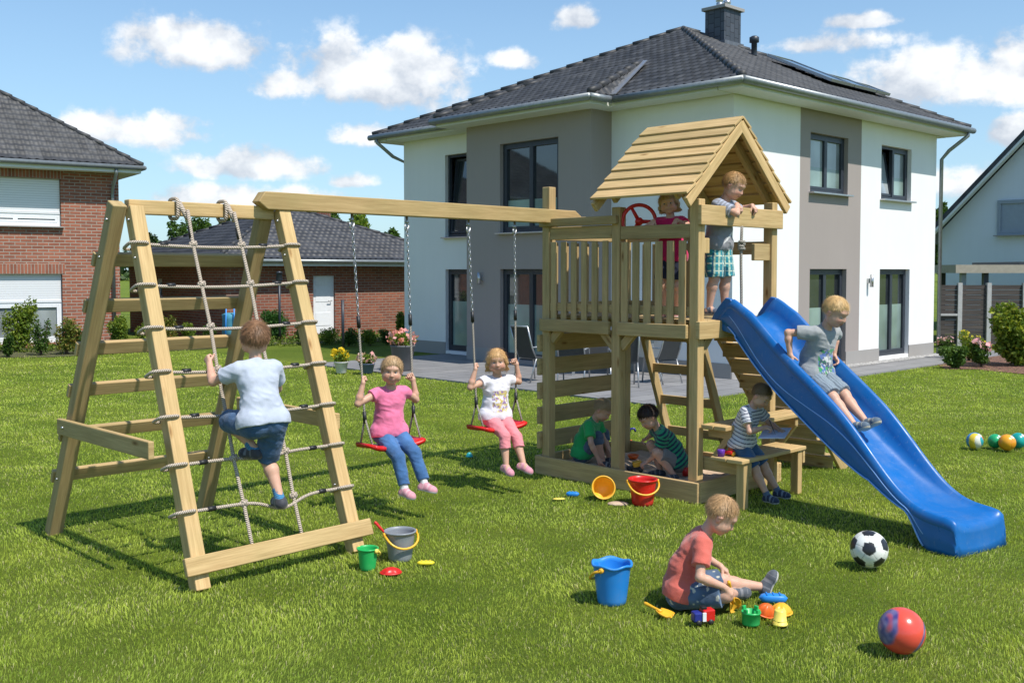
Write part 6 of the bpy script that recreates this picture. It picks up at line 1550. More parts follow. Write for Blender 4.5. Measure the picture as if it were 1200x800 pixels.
# far woodland band
r_ = np.random.default_rng(5); bl = [((x, 190+20*math.sin(x*.05), 2.6), (9,7,3.0+1.2*math.sin(x*.31))) for x in range(-260,300,9)]
o = leaves('distant_woodland', bl, 16000, 1.7, DG, None, 6, shell=.5); tag(o, kind='stuff')
def shrub(px, py, hpx, wpx, label, cat='shrub', cols=GR, n=900, ls=.07, seed=1, stems=5, group=None, tip=None, name='shrub', dens=1.0, flowers=None):
    b_ = G(px, py); Y = b_.y; h = hpx/F*Y*1.08; w_ = wpx/F*Y/2*1.15; n = int(n*2.6); ls *= 1.0; r_ = random.Random(seed); t = thing(name, tuple(b_), label, cat, group)
    m = MB(); blobs = []
    for k in range(stems):
        a = r_.uniform(0,6.28); q = r_.uniform(.1,.75); hh = h*r_.uniform(.6,1.0); p = b_+Vector((math.cos(a)*w_*q, math.sin(a)*w_*q, hh*.93)); mid = b_+Vector((math.cos(a)*w_*q*.5, math.sin(a)*w_*q*.5, hh*.5))
        m.tube([b_, mid, p], [.014,.009,.004], 5); blobs += [(p-UZ*hh*.08,(w_*.33,w_*.33,h*.16)), (mid.lerp(p,.35),(w_*.42,w_*.42,h*.2)), (mid-UZ*hh*.15,(w_*.42,w_*.42,h*.18))]
    m.build('stem', M_bark, t); f = leaves('foliage', blobs, int(n*dens), ls, cols, t, seed+20, shell=.25)
    if flowers: leaves('blossom', [(b2[0]+UZ*.02, tuple(q*1.08 for q in b2[1])) for b2 in blobs[::3]], flowers[1], flowers[2], flowers[0], t, seed+30, shell=.8, aspect=.9, mat=M_petal)
    return t
SH = [(22,413,66,40,'tall loose bush with yellow green leaves before the ground floor window',YG,1100,.075,1),(48,417,44,22,'thin sapling bush right of the window mullion',GR,420,.06,2),(78,416,48,30,'bush with reddish tips near the brick corner',RD,800,.06,3),
      (8,419,30,22,'low bush at the left picture edge',GR,500,.06,4),(100,415,30,22,'small dark bush behind the left back leg',GR,420,.06,5),(142,409,40,34,'dense green bush seen through the climbing frame',YG,1500,.06,6),(172,408,34,30,'yellow green bush left of the first net rope',YG,1100,.06,7),
      (198,406,40,26,'bush with reddish shoots by the dark downpipe',RD,900,.055,8),(222,406,30,26,'rounded yellow bush beside the net rope',YG,900,.055,9),(246,405,26,22,'small round bush left of the blue frame',GR,700,.05,10),(300,404,28,24,'grassy bush behind the climbing boy',YG,700,.05,11),
      (324,401,40,40,'clipped dark green hedge bush in front of the outbuilding',[(.02,.07,.012),(.04,.12,.018),(.07,.18,.03)],2400,.05,12),(352,404,22,30,'low feathery plant left of the white door',GR,700,.045,13),(384,404,20,30,'low plant under the white door',YG,600,.045,14),
      (408,406,22,28,'low bed plant right of the white door',GR,700,.045,15),(434,405,20,28,'low bed plant near the lawn edge',YG,700,.045,16),(455,404,18,22,'small plant left of the sunflower bush',GR,500,.045,17),(474,404,38,26,'leafy bush beside the grey planter',[(.04,.09,.015),(.09,.17,.02),(.30,.32,.03)],1400,.07,18)]
for (a,b_,h,w_,lab,cl,n,ls,sd_) in SH: shrub(a,b_,h,w_,lab,cols=cl,n=n,ls=ls,seed=sd_,group='plants in the long garden bed')
shrub(1190,430,72,62,'large yellow green laurel bush at the right edge',cols=[(.06,.11,.012),(.15,.22,.02),(.34,.36,.05)],n=3000,ls=.10,seed=31,stems=12)
shrub(1118,432,26,32,'round grassy lavender clump by the right flower bed',cols=[(.05,.10,.02),(.10,.18,.03),(.16,.24,.06)],n=1800,ls=.06,seed=32,stems=9)
shrub(1150,431,30,32,'rose bush with pink blooms beside the laurel',cols=GR,n=800,ls=.06,seed=33,flowers=([(.75,.30,.33),(.85,.5,.5)],40,.09))
shrub(1135,424,36,30,'small bush with yellow tops by the dark fence',cols=YG,n=700,ls=.05,seed=34,flowers=([(.7,.6,.05),(.8,.7,.1)],60,.05))
shrub(1108,420,24,26,'low plant with pale pink flowers at the downpipe',cols=GR,n=500,ls=.05,seed=35,flowers=([(.7,.35,.38),(.8,.55,.55)],60,.05))
bl = []
for k in range(150):
    px_q = -40+k*3.45; q = G(px_q, 411-.028*px_q+4*math.sin(k*1.7)); bl.append((q+UZ*.08,(.22,.25,.10+.08*random.random())))
o = leaves('ground_cover', bl, 9000, .07, [(.05,.10,.015),(.11,.18,.02),(.24,.26,.05)], None, 77, shell=.2); tag(o, kind='stuff')
# ------------------------------------------------------------------ lawn blades: real geometry, thinning with distance
def blades(name, y0, y1, rho, pw, hgt, wd, seed):
    r_ = np.random.default_rng(seed); ys = np.linspace(y0, y1, 400); half = .60*ys+1.6; w_ = rho*(y0/ys)**pw*2*half; N_ = int(np.trapezoid(w_, ys) if hasattr(np,'trapezoid') else np.trapz(w_, ys))
    cdf = np.cumsum(w_); cdf /= cdf[-1]; y = np.interp(r_.random(N_), cdf, ys); x = (r_.random(N_)*2-1)*(.60*y+1.6)
    P3 = np.stack([x,y,np.zeros(N_)],1); R3 = P3-npv(O); a = R3@vv; b = R3@uu; keep = ~((a > SA0-.01) & (a < SA1+.01) & (b > SB0-.01) & (b < SB1+.01))
    Hq = P3-U3((P0.x,P0.y,0)); ha_ = Hq@npv(DR); hb2 = Hq@npv(DL); keep &= ~((ha_ > -3.53) & (hb2 > -1.18))
    d10 = np.linalg.norm((P3-U3((p10[0]+.1,p10[1],0)))*U3((.8,1.1,1)),axis=1); keep &= ~((d10 < .19))
    P3 = P3[keep]; y = y[keep]; n = len(P3); sc = (y/y0)**.75
    tuft = vnoise(P3, 9, seed)*.5+.5; big = vnoise(P3, 1.1, seed+1)*.5+.5; mid_ = vnoise(P3, 4.2, seed+2)*.5+.5
    h = hgt*(.45+.55*tuft+.25*mid_)*r_.uniform(.6,1.25,n); w2 = wd*sc*r_.uniform(.7,1.3,n)
    th = r_.random(n)*6.283; sd_ = np.stack([np.cos(th),np.sin(th),np.zeros(n)],1); la = r_.random(n)*6.283; wind = np.stack([vnoise(P3,3,seed+7),vnoise(P3,3,seed+8),np.zeros(n)],1)
    ln = np.stack([np.cos(la),np.sin(la),np.zeros(n)],1)*r_.uniform(.15,.9,n)[:,None]+wind*.7
    up = U3((0,0,1)); m1 = P3+ln*(h*.22)[:,None]+up*(h*.6)[:,None]; tp = P3+ln*(h*.85)[:,None]+up*(h*.92)[:,None]; s2 = sd_*w2[:,None]*.5; P3b = P3-up*.004
    V = np.stack([P3b-s2,P3b+s2,m1+s2*.8,m1-s2*.8,tp],1).reshape(-1,3); i = np.arange(n)[:,None]*5
    Ft = np.concatenate([i+U3([0,1,2]).astype(int), i+U3([0,2,3]).astype(int), i+U3([3,2,4]).astype(int)])
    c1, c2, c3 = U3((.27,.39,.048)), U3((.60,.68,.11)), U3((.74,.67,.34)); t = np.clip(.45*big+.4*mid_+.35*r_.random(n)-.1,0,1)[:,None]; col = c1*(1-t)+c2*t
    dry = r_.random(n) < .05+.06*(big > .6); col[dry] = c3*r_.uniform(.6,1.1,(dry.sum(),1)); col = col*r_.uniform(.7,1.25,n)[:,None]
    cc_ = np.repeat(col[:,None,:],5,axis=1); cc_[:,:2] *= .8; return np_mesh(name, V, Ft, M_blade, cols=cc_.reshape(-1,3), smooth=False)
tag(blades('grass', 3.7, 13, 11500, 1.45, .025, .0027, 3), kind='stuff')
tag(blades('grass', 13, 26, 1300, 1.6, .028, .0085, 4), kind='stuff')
# ------------------------------------------------------------------ toys on the lawn
AXW = (Vector((1,0,0)), Vector((0,1,0)), Vector((0,0,1)))
def bucket(px, py, h, r, mat, label, hmat=None, handle='down', ang=0.0, tilt=None, wob=0):
    b_ = G(px, py); t = thing('bucket', tuple(b_), label, 'bucket'); ax = AXW
    if tilt is not None: 
        Rm = Matrix.Rotation(tilt[1], 3, Vector((math.cos(tilt[0]),math.sin(tilt[0]),0))); ax = tuple(Rm@a for a in AXW); b_ = b_+UZ*(r*.72)
    rt = r; rb = r*.74; m = MB()
    prof = [(0,.002),(rb*.9,.0),(rb,.008)]+[(rb+(rt-rb)*k/8,h*k/8) for k in range(1,8)]+[(rt,h*.93),(rt*1.07,h*.94),(rt*1.08,h*.985),(rt*1.03,h),(rt*.95,h*.985),(rt*.93,h*.9),(rb*.94,.012),(0,.010)]
    m.lathe(prof, b_, 36, ax)
    if wob: m.v = [(x,y,z+(wob*math.sin(5*math.atan2(y-b_.y,x-b_.x)) if z > b_.z+h*.9 else 0)) for x,y,z in m.v]
    m.build('bucket_body', mat, t)
    if handle:
        hm = hmat or M_yel; m = MB(); d = ax[0]*math.cos(ang)+ax[1]*math.sin(ang); e = ax[0]*-math.sin(ang)+ax[1]*math.cos(ang)
        pts = []
        for k in range(17):
            a = math.pi*k/16; s_ = math.sin(a); R_ = rt*1.12
            if handle == 'down': pts.append(b_+d*(R_*math.cos(a))+ax[2]*(h*.90-s_*rt*.80)+e*(-(s_**.6)*rt*1.05))
            else: pts.append(b_+d*(R_*math.cos(a))+ax[2]*(h*.95+s_*rt*1.0)+e*(-s_*rt*.4))
        m.tube(pts, .0075, 8); m.build('handle', hm, t)
        for sg in (-1,1):
            m = MB(); m.lathe([(0,-.008),(.014,-.008),(.014,.008),(0,.008)], b_+d*(rt*1.1*sg)+ax[2]*(h*.9), 10, (ax[2], e, d)); m.build('handle_boss', hm, t)
    return t, b_
bk1, q1 = bucket(717,706,.225,.104,M_sky,'blue bucket with yellow handle left of the boy in coral shirt',handle='down',ang=-2.2,wob=.006)
bucket(753,591,.205,.108,M_red,'red bucket with yellow handle in front of the sandbox',handle='down',ang=.1)
bucket(469,656,.19,.095,M_gry,'grey bucket with yellow handle and red spade beside the climbing frame',handle='down',ang=.5)
bucket(431,667,.135,.062,M_green,'small green bucket next to the grey bucket',hmat=M_butter,handle='up' if 0 else 'down',ang=2.6)
bt, qb = bucket(705,583,.12,.088,M_yel,'yellow bucket tipped on its side spilling sand',handle=None,tilt=(.05,1.2))
m = MB(); pc = G(724,590,.008); m.sphere(pc, (.085,.05,.018), 16, 8); tag(m.build('spilled_sand', sand.data.materials[0]), kind='stuff')
def spade(a, b_, mat, label, blade=.075, name='toy_spade', nrmv=None, lift=0):
    """handle end a, blade tip b_"""
    d = (b_-a).normalized(); L_ = (b_-a).length; n = nrmv or UZ; sx_ = d.cross(n).normalized(); n = sx_.cross(d)
    t = thing(name, tuple(a.lerp(b_,.5)), label, 'toy spade'); m = MB(); e = a+d*(L_-blade)
    m.tube([a, a+d*.01, a+d*(L_*.3), e, e+d*.02], [.008,.0105,.0075,.0075,.010], 8); m.build('shaft', mat, t)
    m = MB(); rows = []
    for k in range(9):
        u_ = k/8; w2 = .030*(.75+.6*math.sin(u_*2.4)) if u_ < .9 else .022; w2 *= (1 if u_ < 1 else .5)
        for x in (-1,-.8,0,.8,1): rows.append(e+d*(blade*u_)+sx_*(w2*x)+n*(.012*(abs(x) > .9)+(-.004)))
    fs = [(i*5+j,i*5+j+1,(i+1)*5+j+1,(i+1)*5+j) for i in range(8) for j in range(4)]; m.add(rows, fs, None, 0, True); o = m.build('blade', mat, t); so2 = o.modifiers.new('solid','SOLIDIFY'); so2.thickness = .004
    return t
gb = G(469,656); spade(At(439,611,gb.y-.03), gb+Vector((.03,.0,.03)), M_red, 'red toy spade leaning in the grey bucket', .08)
spade(G(755,706,.05), G(787,722,.018), M_yel, 'yellow toy scoop lying right of the blue bucket', .085)
hw = k10['ar']['R'][2]; tipy = G(862,714,.01); top_ = Vector(hw)+Vector((.015,-.01,.035)); spade(top_, tipy, M_yel, 'yellow spade in the hand of the boy in coral shirt', .075, nrmv=Vector((.3,-.9,.3)))
def mould(px, py, r, h, mat, label, kind='castle', name='sand_mould', yaw=.3, tilt=None):
    b_ = G(px, py, .012); t = thing(name, tuple(b_), label, 'sand mould'); Rm = Matrix.Rotation(yaw, 3, 'Z')
    if tilt: Rm = Matrix.Rotation(tilt, 3, Vector((.6,.8,0)))@Rm; b_ = b_+UZ*.01
    ax = tuple(Rm@a for a in AXW); m = MB()
    if kind == 'castle':
        m.lathe([(0,0),(r*.9,0),(r*.95,h*.1),(r,h*.68),(r*1.06,h*.7),(r*1.06,h*.8),(r*.86,h*.8),(r*.86,h*.5),(0,h*.5)], b_, 28, ax)
        m.build('mould_body', mat, t)
        for k in range(4):
            a = k*math.pi/2+.4; m = MB(); m.box(b_+(ax[0]*math.cos(a)+ax[1]*math.sin(a))*r*.93+ax[2]*h*.9, (r*.26,r*.5,h*.24), (ax[0]*math.cos(a)+ax[1]*math.sin(a), ax[1]*math.cos(a)-ax[0]*math.sin(a), ax[2])); m.build('battlement', mat, t, bevel=.003)
    elif kind == 'shell':
        n = 40; vs = []; K = 8
        for i in range(K+1):
            ph = math.pi/2*i/K
            for k in range(n):
                a = 2*math.pi*k/n; q = r*(1+.10*math.cos(6*a))*math.cos(ph)+.0*h; vs.append(b_+ax[0]*q*math.cos(a)+ax[1]*q*math.sin(a)*.8+ax[2]*h*math.sin(ph))
        m.add(vs, [(i*n+k,i*n+(k+1)%n,(i+1)*n+(k+1)%n,(i+1)*n+k) for i in range(K) for k in range(n)]+[tuple(range(n-1,-1,-1))], None, 0, True); m.build('mould_body', mat, t)
        m = MB(); m.tube([b_+ax[0]*r*1.08*math.cos(a)+ax[1]*r*.88*math.sin(a)+ax[2]*.004 for a in [2*math.pi*k/24 for k in range(24)]], .005, 6, closed=True); m.build('rim', mat, t)
    elif kind == 'cup':
        m.lathe([(0,h),(r*.62,h),(r*.72,h*.93),(r*.86,h*.1),(r,h*.08),(r,0),(r*.9,0),(r*.75,.004)], b_, 28, ax); m.build('mould_body', mat, t)
        for k in range(3): 
            m = MB(); rr = r*(.78-.0*k); m.tube([b_+ax[0]*rr*math.cos(a)*(1-.1*k)+ax[1]*rr*math.sin(a)*(1-.1*k)+ax[2]*h*(.3+.22*k) for a in [2*math.pi*j/20 for j in range(20)]], .0035, 6, closed=True); m.build('ridge', mat, t)
    elif kind == 'boat':
        vs = []; K = 10; n = 16
        for i in range(K+1):
            u_ = -1+2*i/K; w2 = (1-abs(u_)**4)**.5
            for k in range(n): a = 2*math.pi*k/n; vs.append(b_+ax[0]*r*u_+ax[1]*r*.42*w2*math.copysign(abs(math.cos(a))**.6,math.cos(a))+ax[2]*(h*.5+h*.5*w2*math.copysign(abs(math.sin(a))**.6,math.sin(a))))
        m.add(vs, [(i*n+k,i*n+(k+1)%n,(i+1)*n+(k+1)%n,(i+1)*n+k) for i in range(K) for k in range(n)], None, 0, True); m.build('mould_body', mat, t)
        for k in (-1,0,1): m = MB(); m.box(b_+ax[0]*(r*.45*k)+ax[2]*h*1.0, (r*.1,r*.6,.008), ax); m.build('ridge', mat, t, bevel=.002)
    return t
mould(880,731,.047,.085,M_green,'green castle sand mould in front of the yellow ones','castle')
mould(896,721,.05,.06,M_org,'orange shell sand mould left of the yellow mould','shell',tilt=.35)
mould(915,718,.062,.055,M_yel,'large yellow shell sand mould behind the butter yellow cup','shell',yaw=.8)
mould(914,731,.040,.075,M_butter,'butter yellow cup mould with ridges','cup')
mould(906,705,.078,.045,M_sky,'blue boat shaped mould at the end of the toy row','boat',yaw=-.1)
mould(458,671,.058,.035,M_red,'flat red sand mould in front of the grey bucket','shell',yaw=.2)
mould(499,661,.055,.022,M_lemon,'curved yellow plastic toy right of the grey bucket','boat',yaw=.05)
mould(671,581,.055,.035,M_sky,'small blue sand toy left of the tipped yellow bucket','boat',yaw=-.2)
mould(655,585,.05,.012,M_butter,'flat pale yellow sand toy beside the small blue one','boat',yaw=.15)
mould(550,535,.03,.045,simple('plastic_teal',(.01,.35,.38),.35),'tiny teal toy on the lawn behind the swings','shell')
# toy block trio in red and blue
b_ = G(824,730,.012); t = thing('toy_truck', tuple(b_), 'small red and blue toy truck with white grille beside the bare knee', 'toy truck')
ax_r = Matrix.Rotation(.25,3,'Z'); axt = tuple(ax_r@a for a in AXW)
m = MB(); m.box(b_+axt[0]*.022+UZ*.045, (.065,.055,.06), axt); m.build('cargo_box', M_red, t, bevel=.006)
m = MB(); m.box(b_-axt[0]*.036+UZ*.040, (.045,.052,.05), axt); m.build('cab', M_navy, t, bevel=.008)
m = MB(); m.box(b_-axt[0]*.006-axt[1]*.0285+UZ*.042, (.02,.006,.045), axt); m.build('grille', M_wframe, t, bevel=.001)
m = MB(); m.box(b_+axt[0]*.0+UZ*.082, (.03,.03,.015), axt); m.build('roof', M_blk, t, bevel=.004)
for sx_ in (-.036,.03):
    for sy_ in (-.027,.027): m = MB(); m.lathe([(0,-.007),(.014,-.007),(.014,.007),(0,.007)], b_+axt[0]*sx_+axt[1]*sy_+UZ*.014, 14, (axt[0],axt[2],axt[1])); m.build('wheel', M_blk, t)
# balls
def ball(px, pyb, r, fn, label, rough=.35, name='ball'):
    b_ = G(px, pyb); b_.z = 0; d = Vector((b_.x, b_.y, 0)).normalized(); 
    c = G(px, pyb); k = 0; c = b_+d*(r*.55)+UZ*(r+.012); n, mm = 112, 72
    th = np.linspace(0,np.pi,mm+1); ph = np.arange(n)*2*np.pi/n; T_, H_ = np.meshgrid(th, ph, indexing='ij'); D = np.stack([np.sin(T_)*np.cos(H_),np.sin(T_)*np.sin(H_),np.cos(T_)],-1).reshape(-1,3)
    i, j = np.meshgrid(np.arange(mm), np.arange(n), indexing='ij'); f = np.stack([i*n+j,(i+1)*n+j,(i+1)*n+(j+1)%n,i*n+(j+1)%n],-1).reshape(-1,4)
    t = MATS.get('ball%g' % rough)
    if not t:
        q = NT('ball_surface'); a = q.n('Attribute', attribute_name='Col'); q.col(q.mix(.25, a.outputs['Color'], q.ramp(q.noise(22,5), [(.35,(.72,.72,.66)),(.6,(1,1,1))]), 'MULTIPLY')); q.set(Roughness=rough); q.bump(q.noise(300,2), .1, .001); t = MATS['ball%g' % rough] = q.m
    col, disp = fn(D); V = npv(c)+D*(r*(1-disp))[:,None]
    return tag(np_mesh(name, V, f, t, loc=(c.x,c.y,c.z-r), cols=col), label, 'ball')
phi = (1+5**.5)/2; ico = U3([(0,a,b*phi) for a in (-1,1) for b in (-1,1)]+[(a,b*phi,0) for a in (-1,1) for b in (-1,1)]+[(b*phi,0,a) for a in (-1,1) for b in (-1,1)]); ico /= np.linalg.norm(ico,axis=1)[:,None]
def rotm(a, b, c): return np.array(Matrix.Rotation(a,3,'X')@Matrix.Rotation(b,3,'Y')@Matrix.Rotation(c,3,'Z'))
def soccer(D):
    D = D@rotm(.5,.35,.9); dots = D@ico.T; nv = dots.argmax(1); G2 = ico@ico.T; col = np.tile(U3((.80,.79,.74)), (len(D),1)); disp = np.zeros(len(D)); blk = np.ones(len(D), bool); edge = np.full(len(D), 9.)
    for j in range(12):
        nb_ = (G2[nv,j] > .4) & (G2[nv,j] < .5); ratio = dots[np.arange(len(D)),nv]; q = dots[:,j]/ratio; blk &= ~(nb_ & (q > .760)); edge = np.where(nb_, np.minimum(edge, np.abs(q-.774)), edge)
    hx = [ico[i]+ico[j]+ico[k] for i in range(12) for j in range(i+1,12) for k in range(j+1,12) if G2[i,j] > .4 and G2[j,k] > .4 and G2[i,k] > .4]; hx = U3(hx); hx /= np.linalg.norm(hx,axis=1)[:,None]
    hd = np.sort(D@hx.T,axis=1); seam = ((hd[:,-1]-hd[:,-2]) < .012) & ~blk; col[seam] = U3((.42,.41,.38)); col[blk] = U3((.022,.022,.026)); disp[seam] = .008; return col, disp
ball(1018,670,.111,soccer,'black and white football to the left of the slide end')
def swirl(D):
    q = D@rotm(.2,.5,.1); n = vnoise(q, 1.7, 3)*.35; k = np.sin(q[:,0]*4.6+n*4-.9); col = np.tile(U3((.74,.085,.055)), (len(D),1)); w_ = np.clip((k-.62)/.3,0,1)[:,None]; n2 = np.clip(vnoise(q,5,8)*.5+.6,0,1)[:,None]; col = col*(1-w_)+(U3((.07,.06,.22))*n2+U3((.25,.22,.38))*(1-n2))*w_; return col, np.zeros(len(D))
ball(1056,773,.107,swirl,'red ball with dark blue swirls in the right foreground',.22)
def panels(cols, n=6, tilt=(.6,.4,.2), wave=.35):
    def fn(D):
        q = D@rotm(*tilt); a = (np.arctan2(q[:,1],q[:,0])+wave*q[:,2]*3)/(2*np.pi)*n % n; i = a.astype(int) % len(cols); col = U3(cols)[i]; fr_ = np.abs(a-np.round(a)); seam = fr_ < .035*1; cap_ = np.abs(q[:,2]) > .965; col[cap_] = U3((.7,.7,.65)); disp = np.where(seam,.012,0.); return col, disp
    return fn
ball(1142,528,.083,panels([(.70,.03,.03),(.75,.70,.5),(.02,.25,.55),(.75,.55,.05),(.7,.7,.6),(.03,.35,.4)]),'multicoloured panelled ball, leftmost of the balls at the right',.3)
ball(1166,527,.072,panels([(.02,.42,.17),(.02,.36,.14)]),'green ball left of the orange one',.3)
ball(1180,530,.082,panels([(.80,.36,.02),(.76,.30,.02)], 4),'orange ball with dark seams between green and teal balls',.3)
ball(1193,527,.078,panels([(.01,.36,.33),(.01,.30,.28)]),'teal ball at the right picture edge',.3)
# ------------------------------------------------------------------ drawing things and toys on the bench
pc = (p8+uu*.245+uz*.105+vv*.07); 
m = MB(); pn = (UZ*.97-UU*.02-VV*.16).normalized(); px_a = (UU+VV*.35).normalized(); px_a = (px_a-pn*px_a.dot(pn)).normalized(); py_a = pn.cross(px_a); m.box(Vector(pc), (.20,.27,.006), (px_a,py_a,pn)); tag(m.build('drawing_pad', simple('paper_bluish_white',(.60,.63,.78),.8,.03), loc=tuple(pc)), 'sheet of pale paper on a pad lying on the knees of the boy drawing', 'paper')
hh = k8['ar']['R'][2]; hd_ = nrm(uu*.75+vv*.5-uz*.3); q = Vector(hh+hd_*.06*.93+uz*.006); m = MB(); m.tube([q+Vector(uu)*.02-UZ*.04, q-Vector(uu)*.03+UZ*.06, q-Vector(uu)*.033+UZ*.066], [.001,.0045,.004], 8); tag(m.build('pencil', M_blk, loc=tuple(q)), 'dark pencil in the hand of the boy drawing on the bench', 'pencil')
t0 = P(BA0+.10, BB0+.10, BZ+.001); t = thing('toy_car', tuple(t0), 'orange and red toy car on the bench beside the boy drawing', 'toy car')
m = MB(); m.box(t0+UZ*.028, (.13,.07,.028), (VV,UU,UZ)); m.build('car_body', M_red, t, bevel=.01)
m = MB(); m.sphere(t0+UZ*.045, (.035,.028,.022)); m.build('cabin', M_org, t)
for a in (-.04,.04):
    for b2 in (-.035,.035): m = MB(); m.lathe([(0,-.008),(.018,-.008),(.018,.008),(0,.008)], t0+VV*a+UU*b2+UZ*.018, 14, (VV,UZ,UU)); m.build('wheel', M_yel, t)
t1_ = P(BA0-.01, BB0+.07, BZ+.001); m = MB(); m.lathe([(0,0),(.024,0),(.03,.05),(.026,.055),(0,.052)], t1_, 18); tag(m.build('toy_cup', M_purple, loc=tuple(t1_)), 'small purple cup on the bench left of the orange toy car', 'toy cup')
# ------------------------------------------------------------------ toys in the sandbox
def sandp(px, py, z=.09): return G(px, py, z)
q = sandp(737,522); t = thing('toy_digger', tuple(q), 'navy toy crane arm standing in the sand behind the front post', 'toy digger')
m = MB(); m.box(q+UZ*.03, (.07,.05,.05)); m.build('digger_base', M_org, t, bevel=.008)
m = MB(); m.tube([q+UZ*.05, q+Vector((.0,0,.13)), q+Vector((.015,0,.165)), q+Vector((.05,0,.17)), q+Vector((.065,0,.14))], [.009,.009,.012,.012,.010], 8); m.build('digger_arm', M_navy, t)
q = sandp(742,537); m = MB(); m.lathe([(0,0),(.035,0),(.055,.035),(.05,.035),(.032,.006),(0,.006)], q, 22); tag(m.build('sand_dish', M_org, loc=tuple(q)), 'orange dish held in the sand by the dark haired boy', 'sand toy')
q = sandp(744,552); t = thing('toy_tipper', tuple(q), 'black and yellow toy tipper truck under the dark haired boy\'s hand', 'toy truck')
m = MB(); m.box(q+UZ*.03, (.14,.07,.03)); m.build('chassis', M_blk, t, bevel=.006); m = MB(); m.box(q+Vector((.02,0,.065)), (.08,.07,.045), (Vector((.96,0,.26)),Vector((0,1,0)),Vector((-.26,0,.96)))); m.build('tipper_bed', M_yel, t, bevel=.006)
for sx_ in (-.045,.045):
    for sy_ in (-.037,.037): m = MB(); m.lathe([(0,-.01),(.02,-.01),(.02,.01),(0,.01)], q+Vector((sx_,sy_,.02)), 14, (AXW[0],AXW[2],AXW[1])); m.build('wheel', M_blk, t)
q = sandp(804,557); m = MB(); m.lathe([(0,0),(.03,0),(.042,.075),(.038,.075),(.028,.006),(0,.006)], q, 22); tag(m.build('sand_cup', M_red, loc=tuple(q)), 'red cup in the sandbox beside the corner post', 'sand toy')
# ------------------------------------------------------------------ pots and garden furniture
def pot(px, py, h, r, mat, label, name='flower_pot', cols=None, fl=None, fh=.3, seed=1, n=500):
    b_ = G(px, py, .021); t = thing(name, tuple(b_), label, 'plant pot'); m = MB()
    m.lathe([(0,0),(r*.66,0),(r*.72,h*.05),(r*.98,h*.92),(r*1.02,h*.93),(r*1.02,h),(r*.93,h),(r*.9,h*.85),(0,h*.85)], b_, 28); m.build('pot', mat, t)
    leaves('foliage', [(b_+UZ*(h+fh*.3),(r*1.1,r*1.1,fh*.5))], n, .06, cols or YG, t, seed, shell=.2)
    if fl: leaves('blossom', [(b_+UZ*(h+fh*.5),(r*1.25,r*1.25,fh*.55))], fl[1], fl[2], fl[0], t, seed+4, shell=.75, aspect=.95, mat=M_petal)
    return t
M_pot = simple('planter_graphite', (.11,.11,.115), .6, .1, 8, .2, .003)
pot(472,434,.46,.22,M_pot,'large dark grey planter with pink and orange flowers on the terrace','planter',fl=([(.75,.25,.06),(.8,.35,.35),(.85,.5,.45)],110,.075),fh=.28,seed=3,n=700)
pot(400,437,.20,.12,simple('pot_white',(.6,.6,.6),.5),'small white pot with yellow flowers on the lawn edge',fl=([(.80,.55,.02),(.85,.62,.03)],60,.075),fh=.24,seed=5,n=260)
pot(430,437,.17,.14,simple('pot_blue_grey',(.08,.12,.22),.5),'blue grey bowl with pink and white flowers behind the left swing',fl=([(.75,.6,.5),(.7,.3,.3)],70,.07),fh=.2,seed=6,n=260)
b_ = G(391,436); t = thing('flower', tuple(b_), 'two tall yellow flowers on thin stems left of the white pot', 'flower')
for (dx_, hh_) in ((0,.37),(.06,.30)):
    m = MB(); m.tube([b_+Vector((dx_,0,0)), b_+Vector((dx_+.02,0,hh_))], .005, 6); m.build('stem', simple('stem_green',(.06,.14,.02),.6), t); leaves('blossom', [(b_+Vector((dx_+.02,0,hh_)),(.05,.04,.045))], 60, .05, [(.8,.6,.02),(.85,.7,.05)], t, 3, shell=.6, aspect=.9, mat=M_petal)
# lamp post, blue frame and stake in the bed
b_ = G(328,402); t = thing('garden_lamp', tuple(b_), 'slim dark garden lamp post before the brick outbuilding', 'lamp'); m = MB(); m.tube([b_, b_+UZ*1.55], .03, 10); m.build('post', M_anth, t); m = MB(); m.lathe([(0,0),(.07,0),(.09,.04),(.07,.2),(.1,.22),(0,.26)], b_+UZ*1.55, 14); m.build('lamp_head', M_anth, t)
b_ = G(402,410); m = MB(); m.tube([b_, b_+UZ*1.15], .035, 8); tag(m.build('garden_post', M_anth, loc=tuple(b_)), 'short dark post right of the white door', 'post')
b_ = G(274,402); t = thing('water_butt', tuple(b_), 'blue and teal garden water container behind the climbing boy', 'container')
m = MB(); m.lathe([(0,0),(.26,0),(.29,.3),(.27,.6),(.29,.72),(.2,.76),(0,.76)], b_, 24); m.build('tank', simple('tank_teal',(.08,.30,.40),.5), t)
for dx_ in (-.12,.12): m = MB(); m.tube([b_+Vector((dx_,-.33,0)), b_+Vector((dx_*.8,-.3,.95))], .018, 8); m.build('rail', M_sky, t)
M_mesh = simple('mesh_fabric_charcoal', (.035,.037,.04), .7, .1); M_tube = simple('tube_aluminium', (.42,.43,.44), .35, .1, metal=.7)
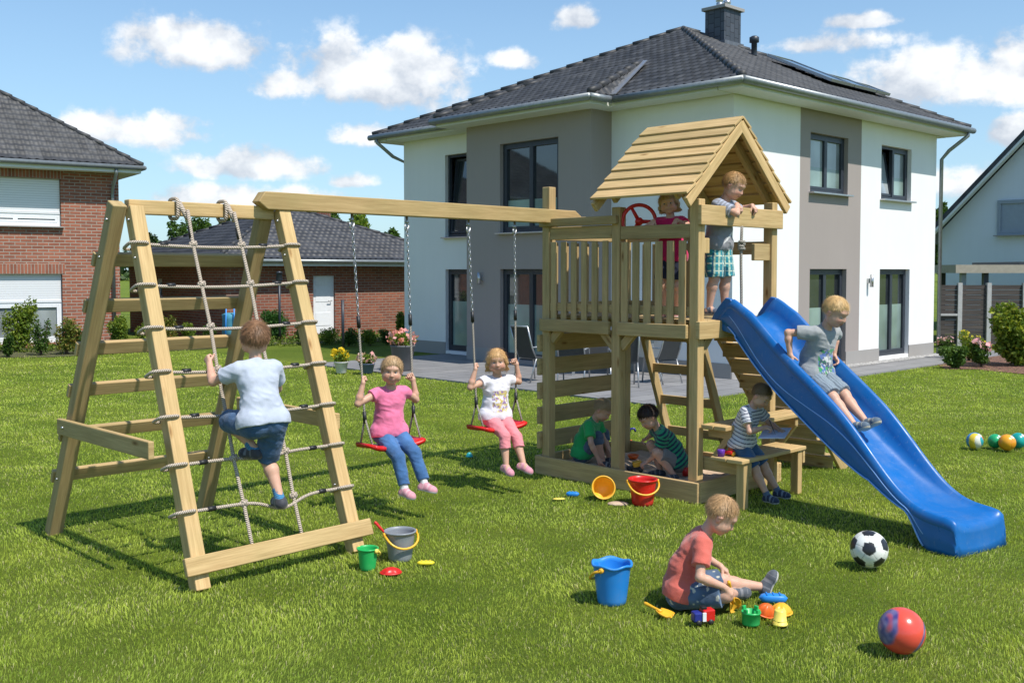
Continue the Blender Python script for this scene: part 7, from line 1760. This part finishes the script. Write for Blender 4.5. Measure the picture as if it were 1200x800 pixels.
def chair(px, py, yaw, label):
    b_ = G(px, py, .021); f = Vector((math.cos(yaw),math.sin(yaw),0)); l_ = Vector((-f.y,f.x,0)); Q = lambda x,y,z: b_+f*x+l_*y+UZ*z
    t = thing('garden_chair', tuple(b_), label, 'garden chair', 'chairs around the terrace table'); sc = .88; Q0 = Q; Q = lambda x,y,z: Q0(x*sc,y*sc,z*sc)
    for s_ in (-1,1):
        m = MB(); m.tube([Q(.27,.24*s_,0), Q(.20,.24*s_,.62), Q(.14,.24*s_,.65), Q(-.22,.24*s_,.64)], .013, 8); m.build('leg', M_tube, t)
        m = MB(); m.tube([Q(-.27,.24*s_,0), Q(-.12,.24*s_,.42), Q(.20,.24*s_,.42)], .013, 8); m.build('leg', M_tube, t)
        m = MB(); m.tube([Q(-.1,.24*s_,.40), Q(-.22,.24*s_,.64), Q(-.33,.24*s_,1.02)], .013, 8); m.build('back_rail', M_tube, t)
    m = MB(); m.tube([Q(-.33,-.24,1.02), Q(-.33,.24,1.02)], .015, 8); m.build('back_rail', M_tube, t)
    m = MB(); m.beam(Q(.23,0,.43), Q(-.12,0,.41), .45*sc, .012); m.build('seat', M_mesh, t); m = MB(); m.beam(Q(-.13,0,.43), Q(-.32,0,1.0), .45*sc, .012, up=f); m.build('backrest', M_mesh, t)
chair(624,446,.7,'charcoal mesh garden chair left of the tower post')
chair(672,450,1.3,'garden chair seen through the left gaps of the climbing wall'); chair(730,452,1.6,'garden chair between the tower posts with light legs'); chair(776,448,2.2,'garden chair right of the middle tower post')
chair(700,424,-1.6,'garden chair on the house side of the table, nearer the door'); chair(752,427,-1.8,'garden chair on the house side of the table, behind the slanted ladder')
b_ = G(716,437,.021); t = thing('garden_table', tuple(b_), 'grey garden table on the terrace behind the play tower', 'table')
m = MB(); m.box(b_+UZ*.66, (1.5,.8,.03)); m.build('tabletop', simple('table_top_grey',(.30,.30,.31),.5), t, bevel=.006)
for sx_ in (-.68,.68):
    for sy_ in (-.33,.33): m = MB(); m.box(b_+Vector((sx_,sy_,.32)), (.05,.05,.645)); m.build('leg', M_tube, t)
